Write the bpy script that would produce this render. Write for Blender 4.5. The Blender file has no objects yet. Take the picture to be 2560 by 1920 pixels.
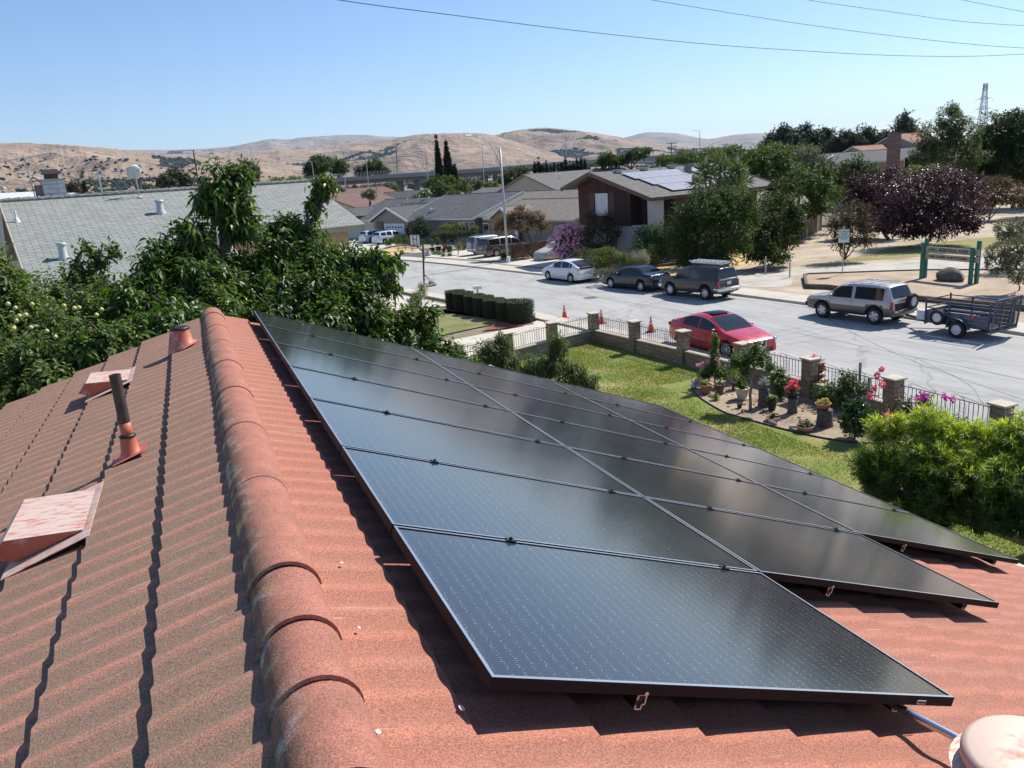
import bpy, math, random
import numpy as np
from mathutils import Vector, Matrix
random.seed(7)
RNG = np.random.default_rng(11)
S = bpy.context.scene
COL = S.collection
rad = math.radians
pi = math.pi
CF, PITCH, ROLL, YAW = 1945.9, 0.26102, -0.07246, 0.37413
HC = 7.3
_fw = np.array([math.sin(YAW)*math.cos(PITCH), math.cos(YAW)*math.cos(PITCH), -math.sin(PITCH)])
_rt = np.array([math.cos(YAW), -math.sin(YAW), 0.0])
_up = np.cross(_rt, _fw)
_R = math.cos(ROLL)*_rt + math.sin(ROLL)*_up
_U = -math.sin(ROLL)*_rt + math.cos(ROLL)*_up
cam_d = bpy.data.cameras.new("camera")
cam = bpy.data.objects.new("camera", cam_d)
COL.objects.link(cam)
cam_d.sensor_width = 36
cam_d.lens = CF*36/2560
cam_d.clip_start = 0.05
cam_d.clip_end = 60000
cam.matrix_world = Matrix(((_R[0], _U[0], -_fw[0], 0), (_R[1], _U[1], -_fw[1], 0), (_R[2], _U[2], -_fw[2], HC), (0, 0, 0, 1)))
S.camera = cam
SUN_AZ, SUN_EL = 74.0, 47.0          # azimuth from +Y towards +X
w = bpy.data.worlds.new("World")
S.world = w
w.use_nodes = True
nt = w.node_tree
nt.nodes.clear()
sky = nt.nodes.new("ShaderNodeTexSky")
sky.sky_type = 'NISHITA'
sky.sun_disc = False
sky.sun_elevation = rad(SUN_EL)
sky.sun_rotation = rad(SUN_AZ)
sky.altitude = 0
sky.air_density = 1.0
sky.dust_density = 0.15
sky.ozone_density = 2.8
bg = nt.nodes.new("ShaderNodeBackground")
bg.inputs[1].default_value = 0.112
wo = nt.nodes.new("ShaderNodeOutputWorld")
wb = nt.nodes.new('ShaderNodeMix'); wb.data_type = 'RGBA'; wb.blend_type = 'MULTIPLY'; wb.inputs['Factor'].default_value = 1; wb.inputs['B'].default_value = (0.88, 0.93, 1.06, 1)
nt.links.new(sky.outputs[0], wb.inputs['A']); nt.links.new(wb.outputs['Result'], bg.inputs[0])
nt.links.new(bg.outputs[0], wo.inputs[0])
sd = bpy.data.lights.new("sun", 'SUN')
sd.energy = 5.0
sd.angle = rad(0.53)
sd.color = (1.0, 0.95, 0.87)
sun = bpy.data.objects.new("sun", sd)
COL.objects.link(sun)
_s = Vector((math.sin(rad(SUN_AZ))*math.cos(rad(SUN_EL)), math.cos(rad(SUN_AZ))*math.cos(rad(SUN_EL)), math.sin(rad(SUN_EL))))
sun.rotation_euler = _s.to_track_quat('Z', 'Y').to_euler()
sun.location = (30, 10, 60)
S.view_settings.view_transform = 'Standard'
S.view_settings.look = 'None'
S.view_settings.exposure = 0.36
S.view_settings.gamma = 1
S.cycles.max_bounces = 6
S.cycles.volume_bounces = 0
S.cycles.caustics_reflective = False
S.cycles.caustics_refractive = False
def ray(x, y):
    return _fw + _R*(x-1280)/CF - _U*(y-960)/CF
def G(x, y, z=0.0):
    "point at height z seen in direction (x, y)"
    d = ray(x, y)
    p = d*((z-HC)/d[2])
    return (float(p[0]), float(p[1]), z)
def Wd(x, y, D):
    "point at horizontal distance D in direction (x, y)"
    d = ray(x, y)
    p = d*(D/math.hypot(d[0], d[1]))
    return (float(p[0]), float(p[1]), float(p[2]+HC))
class MB:
    def __init__(s):
        s.v = []; s.f = []; s.m = []; s.att = None
    def add(s, vs, fs, m=0, M=None):
        o = len(s.v)
        if M is not None:
            vs = [tuple(M @ Vector(v)) for v in vs]
        s.v += [tuple(v) for v in vs]
        s.f += [tuple(i+o for i in f) for f in fs]
        s.m += [m]*len(fs)
        return s
    def box(s, c, d, rz=0.0, m=0, M=None, tap=1.0):
        x, y, z = d[0]/2, d[1]/2, d[2]/2
        vs = [(-x, -y, -z), (x, -y, -z), (x, y, -z), (-x, y, -z), (-x*tap, -y*tap, z), (x*tap, -y*tap, z), (x*tap, y*tap, z), (-x*tap, y*tap, z)]
        T = Matrix.Translation(c) @ Matrix.Rotation(rz, 4, 'Z')
        if M is not None: T = M @ T
        return s.add(vs, [(0, 3, 2, 1), (4, 5, 6, 7), (0, 1, 5, 4), (1, 2, 6, 5), (2, 3, 7, 6), (3, 0, 4, 7)], m, T)
    def bbox(s, c, d, b=0.02, rz=0.0, m=0, M=None):
        "box with chamfered edges"
        x, y, z = d[0]/2, d[1]/2, d[2]/2
        b = min(b, x*.9, y*.9, z*.9)
        vs = []
        for sx in (-1, 1):
            for sy in (-1, 1):
                for sz in (-1, 1):
                    vs += [(sx*x, sy*(y-b), sz*(z-b)), (sx*(x-b), sy*y, sz*(z-b)), (sx*(x-b), sy*(y-b), sz*z)]
        def I(sx, sy, sz, k): return ((sx > 0)*4+(sy > 0)*2+(sz > 0))*3+k
        fs = []
        for sg in (-1, 1):
            q = [(-1, -1), (1, -1), (1, 1), (-1, 1)]
            if sg < 0: q = q[::-1]
            fs.append(tuple(I(sg, a, c2, 0) for a, c2 in q))
            fs.append(tuple(I(c2, sg, a, 1) for a, c2 in q))
            fs.append(tuple(I(a, c2, sg, 2) for a, c2 in q))
        for a in (-1, 1):
            for c2 in (-1, 1):
                fs.append((I(a, c2, -1, 0), I(a, c2, 1, 0), I(a, c2, 1, 1), I(a, c2, -1, 1)))
                fs.append((I(a, -1, c2, 0), I(a, 1, c2, 0), I(a, 1, c2, 2), I(a, -1, c2, 2)))
                fs.append((I(-1, a, c2, 1), I(1, a, c2, 1), I(1, a, c2, 2), I(-1, a, c2, 2)))
        for sx in (-1, 1):
            for sy in (-1, 1):
                for sz in (-1, 1):
                    fs.append((I(sx, sy, sz, 0), I(sx, sy, sz, 1), I(sx, sy, sz, 2)))
        T = Matrix.Translation(c) @ Matrix.Rotation(rz, 4, 'Z')
        if M is not None: T = M @ T
        return s.add(vs, fs, m, T)
    def beam(s, p, q, wd, h, m=0, up=(0, 0, 1)):
        p = Vector(p); q = Vector(q); d = q-p
        L = d.length
        if L < 1e-6: return s
        d.normalize()
        a = d.cross(Vector(up))
        if a.length < 1e-4: a = d.cross(Vector((1, 0, 0)))
        a.normalize(); b = a.cross(d)
        vs = []
        for P in (p, q):
            for sa, sb in ((-1, -1), (1, -1), (1, 1), (-1, 1)):
                vs.append(P + a*sa*wd/2 + b*sb*h/2)
        return s.add(vs, [(0, 1, 2, 3), (7, 6, 5, 4), (0, 4, 5, 1), (1, 5, 6, 2), (2, 6, 7, 3), (3, 7, 4, 0)], m)
    def tube(s, pts, r, n=6, m=0, cap=True):
        pts = [Vector(p) for p in pts]
        rs = r if isinstance(r, (list, tuple)) else [r]*len(pts)
        vs = []; pa = None
        for i, p in enumerate(pts):
            if i == 0: d = pts[1]-pts[0]
            elif i == len(pts)-1: d = pts[-1]-pts[-2]
            else: d = (pts[i+1]-pts[i-1])
            if d.length < 1e-9: d = Vector((0, 0, 1))
            d.normalize()
            if pa is None:
                a = d.cross(Vector((0, 0, 1)))
                if a.length < 1e-3: a = d.cross(Vector((1, 0, 0)))
            else:
                a = pa - d*pa.dot(d)
                if a.length < 1e-4: a = d.cross(Vector((1, 0, 0)))
            a.normalize(); pa = a; b = d.cross(a)
            for k in range(n):
                t = 2*pi*k/n
                vs.append(p + (a*math.cos(t)+b*math.sin(t))*rs[i])
        fs = []
        for i in range(len(pts)-1):
            for k in range(n):
                k2 = (k+1) % n
                fs.append((i*n+k, i*n+k2, (i+1)*n+k2, (i+1)*n+k))
        if cap:
            fs.append(tuple(range(n))[::-1]); fs.append(tuple((len(pts)-1)*n+k for k in range(n)))
        return s.add(vs, fs, m)
    def lathe(s, prof, n=16, c=(0, 0, 0), m=0, M=None, sx=1.0, sy=1.0):
        "profile of (r, z) pairs, bottom to top"
        vs = []; fs = []
        for r_, z_ in prof:
            for k in range(n):
                t = 2*pi*k/n
                vs.append((c[0]+r_*math.cos(t)*sx, c[1]+r_*math.sin(t)*sy, c[2]+z_))
        for i in range(len(prof)-1):
            for k in range(n):
                k2 = (k+1) % n
                fs.append((i*n+k, i*n+k2, (i+1)*n+k2, (i+1)*n+k))
        if prof[0][0] > 1e-4: fs.append(tuple(range(n))[::-1])
        if prof[-1][0] > 1e-4: fs.append(tuple((len(prof)-1)*n+k for k in range(n)))
        return s.add(vs, fs, m, M)
    def prism(s, poly, z0, z1, m=0, M=None):
        n = len(poly)
        ar = sum(poly[i][0]*poly[(i+1) % n][1]-poly[(i+1) % n][0]*poly[i][1] for i in range(n))
        if ar < 0: poly = poly[::-1]
        vs = [(x, y, z0) for x, y in poly]+[(x, y, z1) for x, y in poly]
        fs = [tuple(range(n))[::-1], tuple(range(n, 2*n))]
        for k in range(n):
            k2 = (k+1) % n
            fs.append((k, k2, n+k2, n+k))
        return s.add(vs, fs, m, M)
    def slab(s, poly, t, m=0):
        "thick sheet from a planar 3-D polygon (thickness t along its back side)"
        P = [Vector(p) for p in poly]
        n_ = Vector((0, 0, 0))
        for i in range(len(P)):
            n_ += (P[i]-P[0]).cross(P[(i+1) % len(P)]-P[0])
        n_.normalize()
        n = len(P)
        vs = P+[p-n_*t for p in P]
        fs = [tuple(range(n)), tuple(range(n, 2*n))[::-1]]
        for k in range(n):
            k2 = (k+1) % n
            fs.append((k2, k, n+k, n+k2))
        return s.add(vs, fs, m)
def fill_mesh(me, V, F, mats, midx=None, smooth=False, uv=False, att=None):
    V = np.asarray(V, np.float32).reshape(-1, 3)
    me.vertices.add(len(V)); me.vertices.foreach_set("co", V.ravel())
    lens = np.array([len(f) for f in F], np.int32) if not isinstance(F, np.ndarray) else np.full(len(F), F.shape[1], np.int32)
    idx = np.concatenate([np.asarray(f, np.int32) for f in F]) if not isinstance(F, np.ndarray) else F.astype(np.int32).ravel()
    me.loops.add(len(idx)); me.loops.foreach_set("vertex_index", idx)
    me.polygons.add(len(lens))
    st = np.zeros(len(lens), np.int32); st[1:] = np.cumsum(lens)[:-1]
    me.polygons.foreach_set("loop_start", st)
    if midx is not None: me.polygons.foreach_set("material_index", np.asarray(midx, np.int32))
    me.polygons.foreach_set("use_smooth", np.full(len(lens), bool(smooth)))
    for m_ in mats: me.materials.append(m_)
    if att is not None:
        for k, a in att.items():
            at = me.attributes.new(k, 'FLOAT', 'POINT'); at.data.foreach_set("value", np.asarray(a, np.float32))
    me.update(calc_edges=True)
    if uv:
        me.update()
        nl = np.zeros(len(lens)*3, np.float32); me.polygons.foreach_get("normal", nl); nl = nl.reshape(-1, 3)
        u = np.stack([-nl[:, 1], nl[:, 0], np.zeros(len(nl))], 1)
        L = np.linalg.norm(u, axis=1); bad = L < 1e-3
        u[bad] = (1, 0, 0); L[bad] = 1; u /= L[:, None]
        v = np.cross(nl, u)
        lf = np.repeat(np.arange(len(lens)), lens)
        P = V[idx]
        UV = np.stack([(P*u[lf]).sum(1), (P*v[lf]).sum(1)], 1).astype(np.float32)
        ul = me.uv_layers.new(name="UVMap"); ul.data.foreach_set("uv", UV.ravel())
    me.validate()
def tag(o, label=None, cat=None, group=None, kind=None):
    if label: o["label"] = label
    if cat: o["category"] = cat
    if group: o["group"] = group
    if kind: o["kind"] = kind
    return o
def thing(name, label, cat, loc=(0, 0, 0), rz=0.0, group=None):
    o = bpy.data.objects.new(name, None); COL.objects.link(o)
    o.empty_display_size = 0.2
    o.location = loc; o.rotation_euler = (0, 0, rz)
    o["_o"] = (0.0)
    return tag(o, label, cat, group)
def obj(name, mb, mats, parent=None, smooth=False, uv=False, label=None, world=False, auto=None):
    "link one mesh; world=True: vertices are in world space and get moved into the parent's frame"
    if not isinstance(mats, (list, tuple)): mats = [mats]
    me = bpy.data.meshes.new(name)
    V = mb.v
    if world and parent is not None:
        p = parent; M = Matrix.Identity(4)
        while p is not None:
            M = Matrix.LocRotScale(p.location, p.rotation_euler, p.scale) @ M; p = p.parent
        Mi = M.inverted()
        A = np.array(Mi); V = (np.asarray(V, np.float64) @ A[:3, :3].T + A[:3, 3])
    fill_mesh(me, V, mb.f, mats, mb.m, smooth, uv)
    if auto:
        try: me.set_sharp_from_angle(angle=rad(auto))
        except Exception: pass
    o = bpy.data.objects.new(name, me); COL.objects.link(o)
    if parent is not None: o.parent = parent
    if label: o["label"] = label
    return o
def dup(root, loc=None, rz=None, label=None, group=None, scale=None):
    r = root.copy(); COL.objects.link(r)
    if loc is not None: r.location = loc
    if rz is not None: r.rotation_euler = (0, 0, rz)
    if scale is not None: r.scale = scale if isinstance(scale, (tuple, list)) else (scale,)*3
    if label: r["label"] = label
    if group: r["group"] = group
    for ch in list(root.children):
        c = ch.copy(); COL.objects.link(c); c.parent = r
        for g in list(ch.children):
            d = g.copy(); COL.objects.link(d); d.parent = c
    return r
def single(name, mb, mats, label, cat, group=None, smooth=False, uv=False, auto=None):
    return tag(obj(name, mb, mats, None, smooth, uv, auto=auto), label, cat, group)
def struct(name, mb, mats, smooth=False, uv=False):
    return tag(obj(name, mb, mats, None, smooth, uv), kind="structure")
def nodes(name):
    m = bpy.data.materials.new(name); m.use_nodes = True
    nt = m.node_tree; b = nt.nodes["Principled BSDF"]
    return m, nt, b
def N(nt, t, **kw):
    n = nt.nodes.new(t)
    for k, v in kw.items():
        if k.startswith('i_'):
            k2 = k[2:]
            n.inputs[int(k2) if k2.isdigit() else k2].default_value = v
        else: setattr(n, k, v)
    return n
def c4(c): return (c[0], c[1], c[2], 1)
def ramp(nt, fac, stops):
    r = nt.nodes.new("ShaderNodeValToRGB")
    e = r.color_ramp.elements
    while len(e) < len(stops): e.new(0.5)
    for i, (p, c) in enumerate(stops):
        e[i].position = p; e[i].color = c4(c) if not isinstance(c, (int, float)) else (c, c, c, 1)
    nt.links.new(fac, r.inputs[0]); return r
def coords(nt, kind='Object', scale=(1, 1, 1), rot=(0, 0, 0)):
    if kind == 'Position':
        g = nt.nodes.new("ShaderNodeNewGeometry"); src = g.outputs["Position"]
    else:
        t = nt.nodes.new("ShaderNodeTexCoord"); src = t.outputs[kind]
    mp = nt.nodes.new("ShaderNodeMapping"); mp.inputs["Scale"].default_value = scale; mp.inputs["Rotation"].default_value = rot
    nt.links.new(src, mp.inputs[0]); return mp.outputs[0]
def bump(nt, b, h, st=0.3, dist=0.01, prev=None):
    n = nt.nodes.new("ShaderNodeBump"); n.inputs["Strength"].default_value = st; n.inputs["Distance"].default_value = dist
    nt.links.new(h, n.inputs["Height"]); nt.links.new(n.outputs[0], b.inputs["Normal"]); return n
def mixc(nt, f, a, b_, mode='MIX'):
    n = nt.nodes.new("ShaderNodeMix"); n.data_type = 'RGBA'; n.blend_type = mode
    def put(sock, v):
        if hasattr(v, 'node'): nt.links.new(v, sock)
        elif isinstance(v, (int, float)): sock.default_value = v
        else: sock.default_value = c4(v)
    put(n.inputs["Factor"], f); put(n.inputs["A"], a); put(n.inputs["B"], b_)
    return n.outputs["Result"]
_mc = {}
def plain(c, rough=0.6, metal=0.0, var=0.12, scale=3.0, spec=0.5, bmp=0.0, bsc=60.0, coat=0.0):
    k = (tuple(c), rough, metal, var, scale, spec, bmp, bsc, coat)
    if k in _mc: return _mc[k]
    m, nt, b = nodes("surface")
    n = N(nt, "ShaderNodeTexNoise", i_Scale=scale, i_Detail=5.0)
    nt.links.new(coords(nt, 'Object'), n.inputs["Vector"])
    lo = tuple(x*(1-var) for x in c); hi = tuple(min(1, x*(1+var)) for x in c)
    r = ramp(nt, n.outputs["Fac"], [(0.3, lo), (0.7, hi)])
    nt.links.new(r.outputs[0], b.inputs["Base Color"])
    b.inputs["Roughness"].default_value = rough
    b.inputs["Metallic"].default_value = metal
    b.inputs["Specular IOR Level"].default_value = spec
    if coat: b.inputs["Coat Weight"].default_value = coat; b.inputs["Coat Roughness"].default_value = 0.03
    if bmp:
        n2 = N(nt, "ShaderNodeTexNoise", i_Scale=bsc, i_Detail=3.0)
        nt.links.new(coords(nt, 'Object'), n2.inputs["Vector"])
        bump(nt, b, n2.outputs["Fac"], bmp, 0.02)
    _mc[k] = m; return m
def ground_mat(name, stops, scale=0.4, fine=8.0, rough=0.95, bmp=0.4, stretch=(1, 1, 1), speck=0.15):
    m, nt, b = nodes(name)
    co = coords(nt, 'Position', stretch)
    n = N(nt, "ShaderNodeTexNoise", i_Scale=scale, i_Detail=8.0, i_Roughness=0.6); nt.links.new(co, n.inputs["Vector"])
    r = ramp(nt, n.outputs["Fac"], stops)
    n2 = N(nt, "ShaderNodeTexNoise", i_Scale=fine, i_Detail=6.0, i_Roughness=0.75); nt.links.new(co, n2.inputs["Vector"])
    r2 = ramp(nt, n2.outputs["Fac"], [(0.3, 1-speck), (0.7, 1+speck)])
    c = mixc(nt, 1.0, r.outputs[0], r2.outputs[0], 'MULTIPLY')
    nt.links.new(c, b.inputs["Base Color"]); b.inputs["Roughness"].default_value = rough
    b.inputs["Specular IOR Level"].default_value = 0.25
    if bmp: bump(nt, b, n2.outputs["Fac"], bmp, 0.03)
    return m
def brick_mat(name, c1, c2, mortar, bw, bh, msize=0.01, rough=0.85, offset=0.5, bmp=0.4, noise=0.25, nscale=3.0, rot=0.0, freq=2):
    "courses laid in metres on the automatic UVs"
    m, nt, b = nodes(name)
    co = coords(nt, 'UV', (1, 1, 1), (0, 0, rot))
    br = nt.nodes.new("ShaderNodeTexBrick")
    br.offset = offset; br.offset_frequency = freq
    br.inputs["Scale"].default_value = 1.0
    br.inputs["Brick Width"].default_value = bw; br.inputs["Row Height"].default_value = bh
    br.inputs["Mortar Size"].default_value = msize; br.inputs["Mortar Smooth"].default_value = 0.3
    br.inputs["Color1"].default_value = c4(c1); br.inputs["Color2"].default_value = c4(c2); br.inputs["Mortar"].default_value = c4(mortar)
    nt.links.new(co, br.inputs["Vector"])
    n = N(nt, "ShaderNodeTexNoise", i_Scale=nscale, i_Detail=8.0, i_Roughness=0.65); nt.links.new(co, n.inputs["Vector"])
    r = ramp(nt, n.outputs["Fac"], [(0.3, 1-noise), (0.7, 1+noise)])
    c = mixc(nt, 1.0, br.outputs["Color"], r.outputs[0], 'MULTIPLY')
    nt.links.new(c, b.inputs["Base Color"]); b.inputs["Roughness"].default_value = rough
    b.inputs["Specular IOR Level"].default_value = 0.25
    if bmp:
        inv = N(nt, "ShaderNodeMath", operation='SUBTRACT'); inv.inputs[0].default_value = 1.0
        nt.links.new(br.outputs["Fac"], inv.inputs[1])
        bump(nt, b, inv.outputs[0], bmp, 0.012)
    return m
def siding_mat(name, c, pitch=0.15, vertical=False, rough=0.75, var=0.12, gap=0.06, dark=0.35):
    m, nt, b = nodes(name)
    co = coords(nt, 'UV')
    sp = nt.nodes.new("ShaderNodeSeparateXYZ"); nt.links.new(co, sp.inputs[0])
    d = N(nt, "ShaderNodeMath", operation='DIVIDE'); d.inputs[1].default_value = pitch
    nt.links.new(sp.outputs[0 if vertical else 1], d.inputs[0])
    fr = N(nt, "ShaderNodeMath", operation='FRACT'); nt.links.new(d.outputs[0], fr.inputs[0])
    r = ramp(nt, fr.outputs[0], [(0.0, dark), (gap, dark), (gap+0.03, 1.0)])
    n = N(nt, "ShaderNodeTexNoise", i_Scale=2.0, i_Detail=8.0); nt.links.new(co, n.inputs["Vector"])
    r2 = ramp(nt, n.outputs["Fac"], [(0.3, tuple(x*(1-var) for x in c)), (0.7, tuple(min(1, x*(1+var)) for x in c))])
    cc = mixc(nt, 1.0, r2.outputs[0], r.outputs[0], 'MULTIPLY')
    nt.links.new(cc, b.inputs["Base Color"]); b.inputs["Roughness"].default_value = rough
    bump(nt, b, fr.outputs[0], 0.5, 0.015)
    return m
def leaf_mat(name, cols, rough=0.45, trans=0.3, spec=0.5):
    m, nt, b = nodes(name)
    a = nt.nodes.new("ShaderNodeAttribute"); a.attribute_name = "rnd"
    st = [(i/(max(1, len(cols)-1)), c) for i, c in enumerate(cols)]
    r = ramp(nt, a.outputs["Fac"], st)
    nt.links.new(r.outputs[0], b.inputs["Base Color"])
    b.inputs["Roughness"].default_value = rough; b.inputs["Specular IOR Level"].default_value = spec
    tr = nt.nodes.new("ShaderNodeBsdfTranslucent")
    br = N(nt, "ShaderNodeHueSaturation"); br.inputs["Value"].default_value = 1.5; br.inputs["Saturation"].default_value = 1.15
    nt.links.new(r.outputs[0], br.inputs["Color"]); nt.links.new(br.outputs[0], tr.inputs[0])
    mx = nt.nodes.new("ShaderNodeMixShader"); mx.inputs[0].default_value = trans
    nt.links.new(b.outputs[0], mx.inputs[1]); nt.links.new(tr.outputs[0], mx.inputs[2])
    out = nt.nodes["Material Output"]; nt.links.new(mx.outputs[0], out.inputs[0])
    return m
def glass_mat(name, c=(0.01, 0.012, 0.015), rough=0.05, alpha=1.0):
    m, nt, b = nodes(name)
    b.inputs["Base Color"].default_value = c4(c); b.inputs["Roughness"].default_value = rough
    b.inputs["Specular IOR Level"].default_value = 0.45
    n = N(nt, "ShaderNodeTexNoise", i_Scale=1.5, i_Detail=2.0); nt.links.new(coords(nt, 'Object'), n.inputs["Vector"])
    bump(nt, b, n.outputs["Fac"], 0.04, 0.02)
    if alpha < 1: b.inputs["Transmission Weight"].default_value = 1-alpha
    return m
BARK = plain((0.16, 0.12, 0.09), 0.9, var=0.35, scale=8, bmp=0.6, bsc=25)
WHITE = plain((0.75, 0.75, 0.72), 0.5, var=0.05)
BLACK = plain((0.012, 0.012, 0.013), 0.5, var=0.2)
METAL = plain((0.55, 0.56, 0.57), 0.4, metal=0.9, var=0.1)
GALV = plain((0.42, 0.43, 0.43), 0.5, metal=0.3, var=0.12, scale=4)
CONC = ground_mat("concrete", [(0.3, (0.50, 0.46, 0.39)), (0.7, (0.60, 0.56, 0.48))], 1.2, 25, speck=0.1)
GLASS = glass_mat("window glass", (0.02, 0.025, 0.03), 0.06)
# ================================================================== the tiled roof in front
X0, Z0 = 0.105, HC-1.235
PL, PR = rad(18.6), rad(21.2)
RIB = 0.158
RY0, RY1 = -3.0, 9.1
def slope_pt(sign, s, y, h=0.0):
    p = PL if sign < 0 else PR
    return (X0+sign*(s*math.cos(p)+h*math.sin(p)), y, Z0-s*math.sin(p)+h*math.cos(p))
def onslope(sign, px, py, off=0.0):
    p = PL if sign < 0 else PR
    n = np.array([sign*math.sin(p), 0, math.cos(p)]); d = ray(px, py)
    P = d*((n@np.array([X0, 0, Z0-HC])+off)/(n@d))
    return ((P[0]-X0)*sign/math.cos(p), P[1])
def tile_mat(name, ridge, valley, grime, nz):
    m, nt, b = nodes(name)
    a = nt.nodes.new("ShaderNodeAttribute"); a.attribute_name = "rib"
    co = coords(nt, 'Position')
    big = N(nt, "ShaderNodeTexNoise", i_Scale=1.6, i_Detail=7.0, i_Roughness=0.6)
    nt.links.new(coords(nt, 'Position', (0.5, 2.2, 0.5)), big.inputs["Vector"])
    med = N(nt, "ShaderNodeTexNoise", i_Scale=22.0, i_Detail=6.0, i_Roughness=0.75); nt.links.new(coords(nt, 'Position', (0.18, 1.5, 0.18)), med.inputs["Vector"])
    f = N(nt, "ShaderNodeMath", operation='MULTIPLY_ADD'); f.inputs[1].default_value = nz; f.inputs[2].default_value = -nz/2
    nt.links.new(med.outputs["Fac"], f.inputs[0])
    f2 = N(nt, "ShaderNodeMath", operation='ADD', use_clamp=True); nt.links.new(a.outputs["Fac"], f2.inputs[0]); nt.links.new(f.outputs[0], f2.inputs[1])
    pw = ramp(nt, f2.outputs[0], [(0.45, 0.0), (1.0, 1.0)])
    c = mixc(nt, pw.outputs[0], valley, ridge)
    gr = ramp(nt, big.outputs["Fac"], [(0.45, 0.0), (0.75, 0.55)])
    c = mixc(nt, gr.outputs[0], c, grime)
    gn = N(nt, "ShaderNodeTexNoise", i_Scale=170.0, i_Detail=2.0, i_Roughness=0.8); nt.links.new(co, gn.inputs["Vector"])
    sp = ramp(nt, gn.outputs["Fac"], [(0.28, 0.45), (0.5, 1.0), (0.72, 1.6)])
    c = mixc(nt, 1.0, c, sp.outputs[0], 'MULTIPLY')
    st = N(nt, "ShaderNodeTexNoise", i_Scale=22.0, i_Detail=3.0); nt.links.new(coords(nt, 'Position', (0.12, 1.6, 0.12)), st.inputs["Vector"])
    sr = ramp(nt, st.outputs["Fac"], [(0.66, 0.0), (0.74, 0.5)])
    c = mixc(nt, sr.outputs[0], c, (0.62, 0.42, 0.36))
    nt.links.new(c, b.inputs["Base Color"]); b.inputs["Roughness"].default_value = 0.9
    b.inputs["Specular IOR Level"].default_value = 0.3
    bump(nt, b, gn.outputs["Fac"], 0.55, 0.004)
    return m
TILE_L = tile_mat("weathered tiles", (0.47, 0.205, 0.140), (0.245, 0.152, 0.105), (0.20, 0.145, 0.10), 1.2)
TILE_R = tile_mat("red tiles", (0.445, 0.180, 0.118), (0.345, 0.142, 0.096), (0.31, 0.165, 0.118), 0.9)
FLASH_R = None
def roof_slope(sign, s_first, expo, smax, amp, step, skew):
    p = PL if sign < 0 else PR
    per = 12
    ny = int((RY1-RY0)/RIB*per)
    ys = np.linspace(RY0, RY1, ny+1)
    ph = (ys/RIB) % 1.0
    if skew > 0: prof = np.where(ph < skew, (ph/skew)**1.3, 1-((ph-skew)/(1-skew))**0.8)
    else: prof = 0.5+0.5*np.sin(2*pi*ph)
    seg = np.floor(ys/RIB).astype(int)
    jit = np.array([((int(q)*7919) % 101)/101.0 for q in seg])
    rows = []; ribs = []
    edges = [0.0, s_first]
    while edges[-1] < smax: edges.append(edges[-1]+expo)
    for k in range(len(edges)-1):
        a, b_ = edges[k], edges[k+1]
        wob = 0.0015*np.sin(ys*1.7+k*2.1)
        jj = np.roll(jit, k*37)
        for t in (0.0, 0.25, 0.5, 0.75, 0.94, 1.0, 1.0):
            last = (t == 1.0 and len(rows) % 7 == 6)
            s = a+(b_-a)*t - (0.035 if last else 0)+wob + (((0.006*prof if sign < 0 else 0.014*(1-prof))) if t >= 0.94 else 0) + (jj-0.5)*0.004*(t > 0.9)
            h = 0.002+step*t+amp*prof*(0.35+0.65*min(1, t*3+0.35))
            if last: h = h*0+0.002+amp*prof*0.3
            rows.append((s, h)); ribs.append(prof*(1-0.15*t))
    V = []; A = []
    for (s, h), r_ in zip(rows, ribs):
        V.append(np.stack([X0+sign*(s*math.cos(p)+h*math.sin(p)), ys, Z0-s*math.sin(p)+h*math.cos(p)], 1)); A.append(r_)
    n1 = ny+1; nr = len(rows)
    V = np.concatenate(V); A = np.concatenate(A)
    i = np.arange(nr-1)[:, None]*n1+np.arange(ny)[None, :]
    F = np.stack([i, i+1, i+n1+1, i+n1], -1).reshape(-1, 4)
    if sign > 0: F = F[:, ::-1]
    return V, F, A
HOUSE = thing("tiled_house", "house with red stone coated tile roof carrying the black solar panels", "house", (X0, 3.0, 0))
def npobj(name, V, F, mats, parent, att=None, smooth=False, label=None, uv=False):
    me = bpy.data.meshes.new(name)
    loc = np.array(parent.location) if parent is not None else 0
    fill_mesh(me, V-loc, F, mats if isinstance(mats, list) else [mats], None, smooth, uv, att)
    o = bpy.data.objects.new(name, me); COL.objects.link(o)
    if parent is not None: o.parent = parent
    if label: o["label"] = label
    return o
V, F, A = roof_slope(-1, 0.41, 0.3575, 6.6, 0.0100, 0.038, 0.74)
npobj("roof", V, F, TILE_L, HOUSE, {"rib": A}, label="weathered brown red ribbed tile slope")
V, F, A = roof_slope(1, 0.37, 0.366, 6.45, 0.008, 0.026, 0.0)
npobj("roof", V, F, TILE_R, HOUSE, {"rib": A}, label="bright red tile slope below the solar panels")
STUC = plain((0.52, 0.44, 0.33), 0.9, bmp=0.3, bsc=60)
mb = MB()
eL = slope_pt(-1, 6.2, 0); eR = slope_pt(1, 6.1, 0)
gp_ = [(eL[0]+0.5, 0.0), (eR[0]-0.5, 0.0), (eR[0]-0.5, eR[2]+0.05), (X0, Z0-0.12), (eL[0]+0.5, eL[2]+0.05)]
vs = [(x, RY0+0.3, z) for x, z in gp_]+[(x, RY1-0.35, z) for x, z in gp_]
n = 5
mb.add(vs, [(0, 1, 2, 3, 4), (9, 8, 7, 6, 5)]+[(k, n+k, n+(k+1) % n, (k+1) % n) for k in range(n)])
obj("wall", mb, STUC, HOUSE, world=True)
mb = MB()
FASC = plain((0.55, 0.5, 0.42), 0.7)
for sg in (-1, 1):
    a = slope_pt(sg, 0.0, RY1-0.015, -0.10); b_ = slope_pt(sg, 6.45, RY1-0.015, -0.10)
    mb.beam(a, b_, 0.03, 0.16)
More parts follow.
